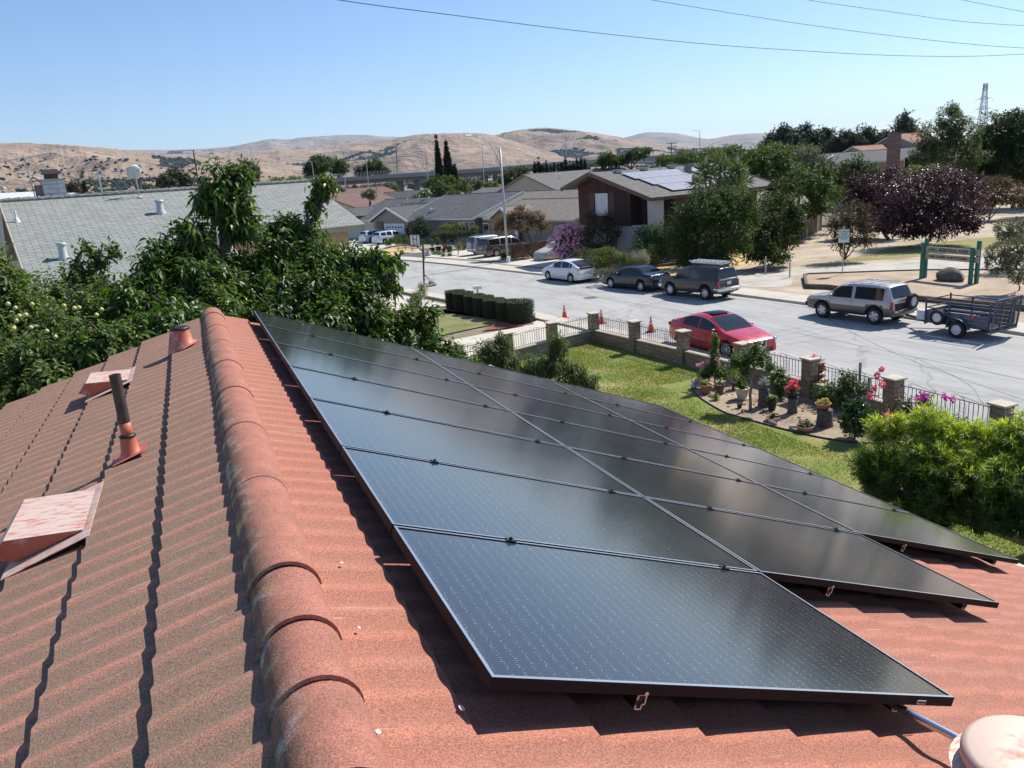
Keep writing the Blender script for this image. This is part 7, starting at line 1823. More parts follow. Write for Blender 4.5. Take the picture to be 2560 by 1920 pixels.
m_.add(vs, fs); o = obj("boulder", m_, plain((0.115, 0.105, 0.095), .9, var=.4, scale=4, bmp=.9, bsc=9), smooth=True, auto=30); o.location = (37.5, 29.9, .25); o.rotation_euler = (0, 0, .1); o.scale = (1, 1.1, .9); tag(o, "dark grey boulder lying under the green park sign", "boulder")
t = thing("planter_box", "low dark timber planter frame beside the grey lavender shrub", "planter", tuple(G(1655, 664, .1)), rad(-12)); m_ = MB()
for a, b_ in (((-1.5, -.6), (1.5, -.6)), ((-1.5, .6), (1.5, .6)), ((-1.5, -.6), (-1.5, .6)), ((1.5, -.6), (1.5, .6))): m_.beam((*a, .1), (*b_, .1), .08, .22)
obj("frame", m_, TIMB, t); m_ = MB(); m_.box((0, 0, .06), (2.9, 1.1, .1)); obj("soil", m_, SOILM, t)
# ================================================================== trees and shrubs across the street
def bushy(name, label, cat, base, lobes, cols, key, L=.22, W_=.13, dens=9, m=5, trunk=.16, group=None, seed=1, **k):
    kk = dict(inner=.45, spray=.5, lmp=.28, upb=.2, droop=.3); kk.update(k)
    return make_plant(name, label, cat, base, lobes, LM(key, cols, kk.pop('rough', .55), kk.pop('trans', .32), .16), trunk=(trunk, kk.pop('fork', None)) if trunk else None, dens=dens, m=m, L=L, W_=W_, group=group, seed=seed, **kk)
DKG = [(0.014, 0.028, 0.008), (0.032, 0.058, 0.014), (0.062, 0.098, 0.022), (0.14, 0.17, 0.055)]
MDG = [(0.020, 0.042, 0.010), (0.045, 0.082, 0.017), (0.085, 0.135, 0.028), (0.16, 0.20, 0.055)]
YLG = [(0.05, 0.075, 0.02), (0.11, 0.14, 0.035), (0.19, 0.21, 0.06), (0.30, 0.30, 0.11)]
OLV = [(0.045, 0.055, 0.03), (0.08, 0.095, 0.05), (0.13, 0.14, 0.08), (0.2, 0.2, 0.12)]
PUR = [(0.018, 0.010, 0.012), (0.040, 0.018, 0.022), (0.075, 0.036, 0.042), (0.14, 0.085, 0.085)]
b = tuple(G(1745, 668, .1))
bushy("dense_tree", "huge dark evergreen tree reaching to the ground beside the brown two storey house", "tree", (31.5, 42.5, .1),
    [LB(1760, 530, 51, 66, 50), LB(1720, 560, 51, 50, 60), LB(1820, 520, 52, 66, 46), LB(1870, 540, 53, 40, 50), LB(1780, 490, 52, 56, 30), LB(1850, 490, 53, 48, 24), LB(1700, 600, 50, 40, 50), LB(1760, 610, 50, 60, 56), LB(1830, 590, 51, 60, 56), LB(1720, 650, 49.5, 34, 34), LB(1790, 650, 50, 50, 30)], DKG, "dark evergreen", dens=16, L=.20, W_=.085, seed=101, m=6)
bushy("dense_tree", "second dark tree with paler leaf tips standing right of the huge evergreen", "tree", (38.5, 44.5, .1),
    [LB(1915, 540, 56, 50, 44), LB(1960, 520, 57, 46, 36), LB(1990, 560, 57, 32, 44), LB(1935, 500, 57, 36, 26), LB(1890, 590, 55, 34, 44), LB(1950, 590, 56, 44, 40), LB(1905, 620, 55, 30, 36), LB(1985, 545, 57, 30, 30), LB(1890, 625, 54, 40, 34), LB(1940, 640, 54, 40, 22), LB(1870, 560, 55, 36, 40)], DKG, "dark evergreen", dens=15, L=.22, W_=.09, seed=102, m=6, lmp=.4)
bushy("shrub_mass", "dense green shrubs climbing the wall left of the huge evergreen", "shrub", (31.8, 49.6, .1),
    [LB(1610, 595, 58.5, 32, 40), LB(1640, 590, 58, 36, 42), LB(1600, 620, 57, 30, 30), LB(1660, 620, 57, 34, 34), LB(1630, 635, 56, 40, 26), LB(1680, 590, 56, 20, 40), LB(1665, 560, 58, 8, 24)], [(0.02, 0.045, 0.015), (0.045, 0.09, 0.025), (0.08, 0.15, 0.04)], "dark hedge green", dens=18, L=.18, W_=.09, seed=103, m=5, trunk=.05)
yk = LM("yucca blades", [(0.05, 0.08, 0.025), (0.11, 0.155, 0.04), (0.20, 0.25, 0.07)], .4, .2)
t = thing("yucca_tree", "cluster of spiky yucca heads above the roof of the brown house", "tree", (38.5, 50.5, .1))
rg = np.random.default_rng(77); PP = []; DD = []; NN = []
heads = [Wd(x, y, 60+random.uniform(-1, 1)) for x, y in ((1745, 460), (1775, 440), (1790, 465), (1760, 425), (1810, 430), (1835, 445), (1850, 425), (1800, 405), (1830, 410), (1862, 455), (1845, 470), (1780, 412), (1815, 455))]
for h in heads:
    n = 90; d_ = _n(rg.normal(0, 1, (n, 3))+np.array([0, 0, .35])); PP.append(np.array(h)+d_*.06); DD.append(d_); NN.append(rg.normal(0, 1, (n, 3)))
V, F, k = leaves(np.concatenate(PP), np.concatenate(DD), np.concatenate(NN), .95, .085, 'quad', rg, .15)
npobj("crown", V, F, yk, t, {"rnd": np.repeat(rg.random(len(V)//4), 4)})
m_ = MB()
for h in heads: limb(m_, (38.5, 50.5, .1), h, .14, .07, rg, .03)
obj("trunk", m_, BARK, t, world=True)
m_ = MB()
for x, y in ((1765, 402), (1733, 448), (1843, 402), (1812, 395)):
    c = Wd(x, y, 60); m_.lathe([(0, -.3), (.10, -.15), (.11, .1), (.05, .3), (0, .4)], 7, c)
obj("blossom", m_, plain((0.42, 0.42, 0.30), .8, var=.4, scale=8), t, world=True)
midtrees = [
 ("mid green tree behind the yucca cluster", [LB(1880, 405, 78, 40, 34), LB(1930, 395, 80, 50, 36), LB(1960, 430, 80, 44, 36), LB(1900, 440, 78, 40, 30)], (48, 63), MDG, 110),
 ("drooping dark conifer right of the mid green tree behind the yucca", [LB(2000, 450, 72, 40, 36), LB(1960, 470, 70, 50, 30), LB(2040, 470, 74, 40, 30), LB(2050, 440, 76, 36, 30)], (47, 55), DKG, 111),
 ("olive green tree in front of the yellow house at its left corner", [LB(2010, 400, 92, 44, 34), LB(2060, 420, 93, 44, 30), LB(1985, 430, 90, 34, 26)], (62, 69), OLV, 112),
 ("dark oak in front of the yellow house left of its chimney", [LB(2130, 425, 92, 44, 34), LB(2170, 435, 93, 34, 30), LB(2105, 455, 90, 34, 26)], (66, 64), DKG, 113),
 ("yellowish shrubby tree between the purple tree and the yellow house", [LB(2275, 435, 92, 40, 18), LB(2330, 430, 93, 36, 16), LB(2240, 450, 90, 26, 16)], (76, 60), YLG, 114),
 ("broad green tree low behind the purple trees on the left", [LB(2080, 480, 80, 40, 26), LB(2040, 510, 76, 40, 30)], (56, 55), MDG, 115),
 ("dark green tree mass between the two storey house and the yucca", [LB(1720, 395, 120, 50, 18), LB(1790, 385, 122, 50, 20), LB(1660, 400, 125, 26, 14)], (66, 99), MDG, 116),
 ("tall green tree left of the mid green tree, behind the yucca heads", [LB(1860, 395, 96, 36, 24), LB(1830, 380, 98, 34, 20), LB(1985, 380, 100, 46, 20), LB(1930, 372, 100, 40, 16)], (60, 77), MDG, 117),
]
for lab, lobes, b, cols, sd_ in midtrees:
    bushy("tree", lab, "tree", (b[0], b[1], 0), lobes, cols, "mid"+str(id(cols)), dens=5.5, L=.34, W_=.17, seed=sd_, m=6, trunk=.2, lmp=.35)
bp = G(2323, 604, .1)
bushy("plum_tree", "broad purple leaved plum tree right of the notice sign in the park", "tree", bp,
    [LB(2290, 500, 66, 84, 60), LB(2370, 490, 67, 78, 60), LB(2330, 450, 68, 70, 36), LB(2400, 530, 65, 56, 44), LB(2240, 540, 65, 52, 40), LB(2340, 560, 65, 66, 36), LB(2420, 470, 68, 44, 40), LB(2430, 560, 65, 26, 24), LB(2270, 580, 65, 44, 20)], PUR, "purple plum", dens=10, L=.17, W_=.12, m=6, seed=121, trunk=.15, fork=tuple(np.array(bp)+np.array([.1, 0, .9])), twigs=60, rough=.35)
bushy("plum_tree", "purple leaved plum tree farther back left of the broad one", "tree", G(2222, 600, .1),
    [LB(2200, 480, 74, 56, 44), LB(2150, 460, 75, 40, 34), LB(2230, 440, 76, 40, 30), LB(2180, 530, 73, 46, 40), LB(2140, 500, 74, 34, 36), LB(2250, 480, 73, 44, 40), LB(2230, 550, 72, 40, 34), LB(2180, 560, 72, 40, 30)], PUR, "purple plum", dens=9, L=.19, W_=.13, m=6, seed=122, trunk=.15, rough=.35)
CRP = [(0.035, 0.030, 0.015), (0.06, 0.055, 0.025), (0.10, 0.075, 0.035), (0.26, 0.07, 0.06)]
bc_ = G(2112, 648, .1)
bushy("crape_myrtle", "reddish crape myrtle standing just behind the notice sign", "tree", bc_,
    [LB(2120, 545, 58, 50, 40), LB(2160, 560, 58, 36, 40), LB(2085, 560, 58, 32, 40), LB(2110, 600, 57.5, 46, 34), LB(2150, 520, 58.5, 30, 22), LB(2165, 600, 57.5, 30, 30)], CRP, "crape red", dens=12, L=.13, W_=.07, m=6, seed=123, trunk=.07, stems=3, tipmode='top', inner=.7)
bushy("crape_myrtle", "crape myrtle with a few red blooms at the far end of the park path", "tree", (70.2, 52.4, .1),
    [LB(2490, 480, 87, 40, 36), LB(2530, 490, 88, 34, 30), LB(2460, 500, 86, 30, 26), LB(2500, 455, 88, 34, 20)], CRP, "crape red", dens=8, L=.2, W_=.1, m=6, seed=124, trunk=.09, stems=3, fork=None)
bushy("crape_myrtle", "second crape myrtle at the right edge beyond the path", "tree", (76, 50, .1), [LB(2560, 490, 90, 34, 34), LB(2600, 500, 90, 40)], CRP, "crape red", dens=8, L=.2, W_=.1, m=6, seed=125, trunk=.09)
bushy("bare_shrub", "small multi stemmed shrub with thin bare stems under the broad plum tree", "shrub", G(2362, 608, .1), [LB(2362, 580, 62, 30, 14)], PUR, "purple plum", dens=8, L=.13, W_=.09, m=3, seed=126, trunk=.03, stems=3)
bushy("park_shrub", "round shrub with pale tips at the right edge above the trailer gate", "shrub", (42.8, 30.0, .15), [LB(2530, 568, 52, 36, 24), LB(2570, 572, 52, 40, 26), LB(2515, 590, 51.5, 20, 14)], OLV, "shrub olive", dens=60, L=.08, W_=.05, m=5, seed=127, trunk=.04, spray=.15, inner=.2)
bushy("park_shrub", "large round shrub directly behind the trailer ramp gate", "shrub", (36.9, 25.6, .15), [LB(2520, 625, 44, 44, 30), LB(2580, 620, 44, 50, 40), LB(2500, 655, 43.5, 34, 26), LB(2570, 665, 43, 50, 36)], OLV, "shrub olive", dens=60, L=.08, W_=.05, m=5, seed=128, trunk=.04, spray=.15, inner=.2)
bushy("tall_tree", "tall feathery green tree rising over the roof right of the tile roofed house", "tree", (82, 63, 0),
    [LB(2375, 300, 100, 34, 34), LB(2350, 340, 100, 50, 40), LB(2410, 345, 100, 44, 40), LB(2380, 385, 99, 66, 34), LB(2310, 390, 99, 36, 24), LB(2430, 395, 99, 34, 24), LB(2385, 272, 101, 16, 16), LB(2320, 360, 100, 26, 20)], [(0.035, 0.055, 0.02), (0.07, 0.10, 0.035), (0.13, 0.165, 0.06), (0.22, 0.25, 0.10)], "feathery tree", dens=5, L=.36, W_=.13, m=7, seed=130, upb=.9, trunk=.28)
bushy("tall_tree", "big dark broad tree at the right edge of the view", "tree", (88, 58, 0),
    [LB(2500, 330, 104, 56, 44), LB(2560, 340, 104, 60, 50), LB(2480, 390, 103, 54, 44), LB(2540, 410, 103, 66, 46), LB(2530, 300, 105, 30, 20), LB(2470, 430, 102, 40, 24), LB(2600, 380, 103, 70)], DKG, "dark evergreen", dens=5, L=.38, W_=.17, m=7, seed=131, trunk=.3, lmp=.4)
euc = None
eu = [(1955, 350, 50, 44, "leftmost"), (2010, 345, 44, 40, "second from the left"), (2062, 352, 46, 36, "third from the left"), (2115, 352, 44, 30, "fourth from the left"), (2165, 345, 40, 34, "fifth from the left"), (2215, 350, 40, 26, "sixth from the left, low"), (2262, 318, 34, 42, "tall airy one rising highest"), (1925, 372, 36, 26, "low one at the left end"), (2300, 345, 24, 22, "small one beside the tall airy one")]
for k, (x, y, rx, ry, lab) in enumerate(eu):
    D = 215+12*(k % 3)
    bushy("eucalyptus", "eucalyptus in the distant row above the roofs, "+lab, "tree", tuple(Wd(x, 420, D))[:2]+(0,), [LB(x, y, D, rx*.8, ry*.8), LB(x-rx*.5, y+ry*.3, D, rx*.5, ry*.6), LB(x+rx*.5, y+ry*.2, D, rx*.5, ry*.6), LB(x+rx*.1, y-ry*.5, D, rx*.4, ry*.5), LB(x-rx*.3, y+ry*.8, D, rx*.6, ry*.5), LB(x+rx*.3, y+ry*.9, D, rx*.6, ry*.5)], OLV if k in (6,) else [(0.02, 0.032, 0.018), (0.04, 0.055, 0.028), (0.07, 0.085, 0.045)], "euc%d" % (k in (6,)), dens=1.1, L=.85, W_=.34, m=8, seed=140+k, trunk=.4, lmp=.5, inner=.7, group="eucalyptus trees in the distant row", spray=1.2)
bo = G(1425, 652, .1)
t = bushy("oleander", "rounded oleander bush covered with pink flowers beside the covered car", "shrub", bo, [LB(1425, 600, 62.5, 34, 36), LB(1400, 610, 62.5, 26, 30), LB(1455, 610, 62, 28, 34), LB(1425, 635, 62, 36, 24), LB(1415, 580, 63, 24, 20)], [(0.035, 0.05, 0.025), (0.07, 0.09, 0.04), (0.12, 0.13, 0.06)], "oleander", dens=22, L=.16, W_=.05, m=6, seed=151, trunk=.05, stems=3)
V, F, r_, _ = crown_mesh([LB(1425, 597, 62.3, 37, 38), LB(1400, 608, 62.2, 29, 30), LB(1455, 608, 61.8, 29, 32), LB(1420, 632, 61.6, 34, 20), LB(1412, 578, 62.8, 25, 20)], 19, 3, .15, .12, 'quad', inner=.12, seed=152, spray=.12)
npobj("blossom", V, F, LM("oleander pink", [(0.70, 0.26, 0.40), (0.80, 0.45, 0.56), (0.85, 0.64, 0.70)], .5, .3), t, {"rnd": r_})
bushy("crape_myrtle", "dark reddish green crape myrtle right of the pink oleander", "tree", G(1500, 650, .1), [LB(1500, 565, 61, 40, 36), LB(1470, 580, 61, 30, 36), LB(1535, 575, 61, 30, 36), LB(1500, 610, 60.5, 50, 26), LB(1480, 540, 61.5, 22, 20), LB(1520, 540, 61.5, 22, 20)], [(0.045, 0.042, 0.02), (0.075, 0.07, 0.035), (0.12, 0.09, 0.05), (0.30, 0.15, 0.13)], "crape brown", dens=18, L=.13, W_=.07, m=6, seed=153, trunk=.07, stems=3, tipmode='top')
JUN = [(0.03, 0.05, 0.012), (0.09, 0.13, 0.03), (0.22, 0.27, 0.06), (0.30, 0.34, 0.08)]
bushy("juniper", "cushion shaped bright green juniper on a crooked trunk behind the black sedan", "shrub", G(1525, 690, .1), [LB(1530, 640, 54, 36, 14), LB(1505, 632, 54.5, 30, 12), LB(1555, 645, 54, 26, 14), LB(1520, 625, 54.5, 22, 9), LB(1570, 655, 53.5, 16, 12), LB(1500, 655, 53.5, 26, 16)], JUN, "juniper", dens=60, L=.11, W_=.03, m=6, seed=154, trunk=.14, tipmode='top', inner=.15, spray=.12, fork=tuple(np.array(G(1525, 690, .1))+np.array([0, 0, .7])))
bushy("juniper", "darker low juniper mound behind the white hatchback", "shrub", G(1460, 672, .1), [LB(1460, 640, 56, 34, 20), LB(1480, 660, 54, 36, 16), LB(1440, 655, 56, 24, 16)], [(0.025, 0.045, 0.012), (0.06, 0.09, 0.025), (0.12, 0.15, 0.04)], "juniper dark", dens=45, L=.11, W_=.035, m=6, seed=155, trunk=.07, inner=.2, spray=.14)
bushy("low_shrub", "brownish low ground shrub at the kerb between the white hatchback and the black sedan", "shrub", G(1500, 690, .1), [LB(1505, 682, 51, 30, 12), LB(1545, 684, 50.5, 26, 10)], OLV, "shrub olive", dens=50, L=.1, W_=.05, m=5, seed=156, trunk=.03, inner=.3, spray=.14)
bushy("lavender", "pale grey lavender shrub next to the timber planter frame", "shrub", G(1600, 664, .1), [LB(1598, 640, 54, 22, 18), LB(1585, 650, 54, 14, 12), LB(1612, 650, 54, 14, 12)], [(0.20, 0.20, 0.13), (0.33, 0.33, 0.25), (0.42, 0.36, 0.24)], "lavender", dens=80, L=.16, W_=.02, m=6, seed=157, trunk=.02, upb=1.4, inner=.4)
bushy("low_shrub", "small green shrub between the lavender and the huge evergreen", "shrub", G(1640, 656, .1), [LB(1638, 645, 55, 16, 10)], YLG, "shrub ylg", dens=60, L=.1, W_=.05, m=5, seed=158, trunk=.02)
bt = (27.9, 63.6, .13)
bushy("copper_tree", "small copper leaved tree with crooked stems behind the street lamp", "tree", bt, [LB(1265, 548, 71, 30, 20), LB(1300, 535, 71, 34, 18), LB(1340, 545, 71, 32, 20), LB(1360, 565, 70.5, 20, 14), LB(1250, 568, 71, 26, 14), LB(1310, 565, 70.5, 40, 14), LB(1300, 520, 71.5, 16, 8)], [(0.06, 0.045, 0.025), (0.12, 0.085, 0.045), (0.22, 0.14, 0.08), (0.36, 0.27, 0.18)], "copper leaves", dens=16, L=.17, W_=.10, m=6, seed=160, trunk=.10, stems=2, inner=.5, spray=.35)
bushy("round_tree", "round dark green tree against the grey wall beside the white garage door", "tree", tuple(G(1052, 598, .1)), [LB(1050, 565, 97, 26, 24), LB(1045, 580, 96.5, 24, 16), LB(1062, 578, 96.5, 18, 18), LB(1050, 550, 97.5, 16, 12)], [(0.02, 0.04, 0.02), (0.045, 0.075, 0.03), (0.08, 0.12, 0.045)], "round tree", dens=9, L=.22, W_=.11, m=6, seed=161, trunk=.12)
bushy("plum_shrub", "purplish shrub at the edge of the white garage door", "shrub", tuple(G(1022, 600, .1)), [LB(1020, 575, 99, 10, 14), LB(1026, 585, 98.5, 10, 10)], PUR, "purple plum", dens=14, L=.2, W_=.12, m=5, seed=162, trunk=.06)
bushy("yellow_shrub", "yellow green shrub rising above the hedge in front of the grey ranch house", "shrub", (27.7, 83.5, .1), [LB(1125, 566, 87.5, 22, 10), LB(1150, 562, 87, 16, 9), LB(1110, 570, 88, 14, 9)], YLG, "shrub ylg", dens=22, L=.17, W_=.09, m=5, seed=163, trunk=.06)
bushy("yellow_shrub", "small yellow green shrub at the right end of the hedge by the ranch house", "shrub", (30.3, 80.6, .1), [LB(1185, 570, 85, 12, 8)], YLG, "shrub ylg", dens=24, L=.16, W_=.08, m=5, seed=164, trunk=.05)
hl = [LB(1085+q*12.5, 590-q*.9, 86.5-q*.25, 13, 13) for q in range(9)]
bushy("tall_hedge", "long irregular green hedge with visible stems in front of the grey ranch house", "hedge", (27.8, 81.5, .1), hl, [(0.03, 0.045, 0.02), (0.06, 0.08, 0.03), (0.11, 0.13, 0.05)], "yard hedge", dens=22, L=.15, W_=.07, m=5, seed=165, trunk=.05, stems=4, inner=.4)
bushy("low_hedge", "low dark hedge between the driveway with silver wagons and the straw lawn", "hedge", (22.5, 92, .1), [LB(985, 600, 95, 20, 9), LB(1000, 592, 96, 16, 8), LB(970, 608, 94, 14, 7), LB(1020, 600, 92, 22, 7), LB(1045, 605, 90, 20, 7)], DKG, "dark evergreen", dens=22, L=.15, W_=.08, m=5, seed=166, trunk=.04)
cE = (780, 480, 400/2212)
def GE(x, y, z=.133): return G(cE[0]+x*cE[2], cE[1]+y*cE[2], z)
pt = pot("large terracotta pot with a small tree in the paved yard across the street", GE(1842, 785), .36, .62, POTT); plant_in(pt, .55, [(0, 0, .5, .3, .3, .5), (.1, 0, 1.0, .22, .22, .35)], GRN, dens=60, L=.14, W_=.07, seed=171)
bp0 = None
for k, (x, y, r_, lab) in enumerate(((1905, 828, .34, "biggest of the black pots, right of the small black pot"), (1822, 825, .2, "small black pot in front of the large terracotta pot"), (1752, 822, .32, "broad black pot left of the large terracotta pot"), (1672, 820, .24, "black pot second from the mailbox"), (1625, 815, .2, "black pot closest to the far mailbox"), (2108, 800, .3, "black pot nearest the compact off-roader"), (1560, 800, .18, "small dark pot hidden behind the far mailbox"))):
    pt = pot(lab, GE(x, y), r_, r_*1.6, POTK, group="black plant pots in the yard across the street")
    if k in (0, 2, 3, 5): plant_in(pt, r_*1.4, [(0, 0, .45, .25, .25, .3), (.05, .1, .85, .2)] if k in (2, 3) else [(0, 0, .12, .22, .22, .12)], GRN, dens=50, L=.13, W_=.06, seed=172+k)
for k, (x, y, lab) in enumerate(((2020, 868, "flat topped clipped bonsai like shrub beside the driveway"), (1385, 830, "tree like shrub with bare forked stems behind the basketball board"), (1190, 815, "thin stemmed shrub left in the straw lawn"), (1290, 805, "vase shaped shrub in the middle of the straw lawn"))):
    p = GE(x, y); bushy("topiary_shrub", lab, "shrub", p, [(p[0], p[1], 1.15 if k else .95, .55, .55, .22), (p[0]+.3, p[1], 1.25 if k else .9, .35, .35, .16)] , YLG if k == 0 else MDG, "topiary%d" % (k == 0), dens=40, L=.13, W_=.06, m=5, seed=180+k, trunk=.05, stems=3, inner=.3)
for k, (x, y) in enumerate(((1715, 860), (1760, 870), (1820, 890), (1905, 885), (1245, 860))):
    p = GE(x, y); bushy("small_shrub", ["small round shrub in the dark gravel, first from the mailbox", "small round shrub in the dark gravel, second from the mailbox", "widest small shrub in the dark gravel near the kerb", "small shrub in the dark gravel closest to the clipped shrub", "dark small shrub at the tip of the gravel by the straw lawn"][k], "shrub", p, [(p[0], p[1], .3, .34, .34, .26)], YLG if k < 4 else DKG, "smallsh%d" % (k < 4), dens=60, L=.1, W_=.05, m=5, seed=186+k, trunk=.02, inner=.3, group="small shrubs in the gravel bed across the street")
p = GE(1612, 880); m_ = MB(); m_.lathe([(.3, 0), (.26, .2), (.15, .42), (.1, .6), (.12, .75), (0, .8)], 9, sx=1.2); o = obj("garden_rock", m_, plain((0.46, 0.43, 0.38), .9, var=.2)); o.location = p; tag(o, "pale upright rock ornament beside the far mailbox", "rock")
p = (24.9, 62.2, .13); m_ = MB(); m_.lathe([(.18, 0), (.15, .25), (.12, .5), (.05, .55), (0, .58)], 10); o = obj("white_marker", m_, WHITE); o.location = p; tag(o, "small white marker at the foot of the street lamp", "marker")
bushy("dry_weeds", "dry weedy plants at the foot of the low wooden fence", "weeds", (26.6, 63.2, .13), [(26.3, 63.6, .35, .5, .6, .25), (27.1, 63.9, .4, .7, .5, .3), (28.2, 64.2, .45, .8, .5, .35), (29.4, 64.4, .35, .7, .4, .3)], [(0.20, 0.17, 0.08), (0.33, 0.27, 0.14), (0.15, 0.17, 0.06)], "dry weeds", dens=22, L=.25, W_=.025, m=6, seed=195, trunk=None, upb=1.6)
bushy("low_shrub", "green shrub beside the rear wheel of the minivan by the lamp", "shrub", (25.6, 65.0, .13), [(25.7, 65.2, .45, .55, .5, .4), (26.2, 65.6, .5, .45, .45, .4)], MDG, "mid"+str(id(MDG)), dens=40, L=.13, W_=.07, m=5, seed=196, trunk=.03)
fart = [
 ("round light green tree between the ranch houses below the cypresses", [LB(1105, 480, 135, 30, 24), LB(1070, 492, 134, 26, 20), LB(1045, 500, 133, 22, 14), LB(1130, 490, 134, 22, 16)], [(0.035, 0.055, 0.02), (0.08, 0.115, 0.035), (0.14, 0.18, 0.06)], 200),
 ("darker tree right behind the round light green tree", [LB(1115, 455, 150, 34, 18), LB(1150, 462, 150, 26, 18), LB(1080, 460, 152, 20, 14)], MDG, 201),
 ("grey green tree under the overpass right of the cypresses", [LB(1190, 462, 175, 22, 16), LB(1165, 470, 172, 18, 12)], OLV, 202),
 ("sparse tree in front of the overpass left of the beige two storey house", [LB(1290, 440, 185, 30, 18), LB(1265, 450, 185, 20, 14), LB(1310, 425, 187, 16, 10)], DKG, 203),
 ("yellowish bush in front of the overpass near the small grey roof", [LB(1235, 462, 165, 16, 9), LB(1215, 462, 165, 14, 8)], YLG, 204),
 ("bush on top of the brown roofs line below the overpass wall", [LB(923, 486, 128, 20, 13)], OLV, 205),
 ("small yellow green tree against the dark overpass wall", [LB(985, 472, 190, 12, 10)], YLG, 206),
 ("small trees left of the thin street light below the overpass", [LB(845, 478, 175, 20, 14), LB(830, 470, 178, 16, 12)], OLV, 207),
 ("windswept pine behind the chimney of the brown two storey house, right crown", [LB(1590, 385, 140, 30, 14), LB(1560, 395, 140, 26, 12), LB(1618, 375, 141, 14, 8), LB(1540, 405, 139, 26, 10)], DKG, 208),
 ("bushy tree left of the windswept pine over the roof", [LB(1520, 395, 138, 22, 18), LB(1505, 405, 138, 14, 14)], YLG[:1]+MDG[1:], 209),
 ("leafy tree far behind the dish, larger crown", [LB(440, 440, 165, 26, 24), LB(425, 458, 164, 24, 20), LB(460, 455, 165, 22, 22), LB(405, 450, 166, 16, 14)], [(0.045, 0.055, 0.03), (0.08, 0.09, 0.05), (0.13, 0.135, 0.08)], 210),
 ("tree behind the upright tower tree seen at its right side", [LB(632, 430, 190, 20, 30), LB(618, 415, 190, 16, 16)], OLV, 211),
 ("low treetops above the grey green ridge left of the overpass", [LB(690, 452, 200, 18, 9), LB(735, 450, 200, 22, 11), LB(765, 455, 200, 14, 9)], YLG, 212),
 ("brownish round tree beyond the ridge left of the small cypress", [LB(185, 468, 125, 24, 16), LB(165, 475, 125, 16, 10)], [(0.06, 0.055, 0.04), (0.10, 0.09, 0.065), (0.14, 0.13, 0.09)], 213),
 ("small dark tree beyond the ridge right of the dish", [LB(372, 470, 150, 14, 9), LB(350, 474, 150, 12, 7)], OLV, 214),
 ("dark tree left of the overpass behind its parapet, left crown", [LB(800, 412, 290, 30, 24), LB(775, 425, 290, 20, 20)], DKG, 215),
 ("dark tree left of the overpass behind its parapet, right crown", [LB(845, 420, 295, 24, 20)], DKG, 216),
 ("wide dark tree behind the overpass parapet near the highway lights", [LB(935, 418, 300, 26, 18), LB(905, 428, 300, 22, 16), LB(960, 428, 300, 16, 14)], DKG, 217),
 ("pale green tree beyond the overpass right of the utility pole", [LB(1708, 385, 230, 14, 12)], YLG, 218),
]
for lab, lobes, cols, sd_ in fart:
    c = np.mean([l[:3] for l in lobes], 0)
    D = math.hypot(c[0], c[1]); sc = D/150
    bushy("tree", lab, "tree", (float(c[0]), float(c[1]), 0), lobes, cols, "far%d" % id(cols), dens=3.6/sc**1.3, L=.5*sc, W_=.26*sc, m=6, seed=sd_, trunk=.25, lmp=.4, spray=.6*sc)
CYP = LM("cypress green", [(0.012, 0.022, 0.010), (0.022, 0.038, 0.015), (0.04, 0.06, 0.022)], .6, .1)
def cypress(label, x, y0, y1, wpx, D, seed, group=None):
    b = Wd(x, y1, D); tp = Wd(x, y0, D); r = wpx/2/CF*D*1.15; h = tp[2]
    lobes = [(b[0], b[1], h*t_, r*w_, r*w_, h*.13) for t_, w_ in ((.15, .8), (.3, 1), (.45, 1), (.6, .85), (.74, .62), (.86, .36), (.94, .18))]
    return make_plant("cypress", label, "tree", (b[0], b[1], 0), lobes, CYP, trunk=(.15, (b[0], b[1], h*.8)), dens=26/(D/150)**1.5, m=6, L=.5*D/150, W_=.22*D/150, upb=2.0, inner=.25, lmp=.12, seed=seed, spray=.3, group=group)
cypress("slim tall cypress, left one of the tall pair in front of the overpass", 1099, 349, 440, 15, 205, 230)
cypress("fuller tall cypress, right one of the tall pair in front of the overpass", 1122, 362, 440, 22, 205, 231)
cypress("short cypress at the right foot of the tall pair", 1139, 415, 440, 11, 205, 232)
cypress("small dense cypress beyond the ridge right of the white chimney", 216, 446, 490, 20, 80, 233)
for k in range(14):
    x = 1338+k*9.6; hh = [405, 400, 414, 408, 418, 412, 416, 404, 398, 408, 404, 400, 396, 402][k]
    cypress("thin cypress in the dense screen under the overpass, %s from the left" % ["first", "second", "third", "fourth", "fifth", "sixth", "seventh", "eighth", "ninth", "tenth", "eleventh", "twelfth", "thirteenth", "last"][k], x, hh, 432, 9.5, 178, 240+k, "cypress screen below the overpass")
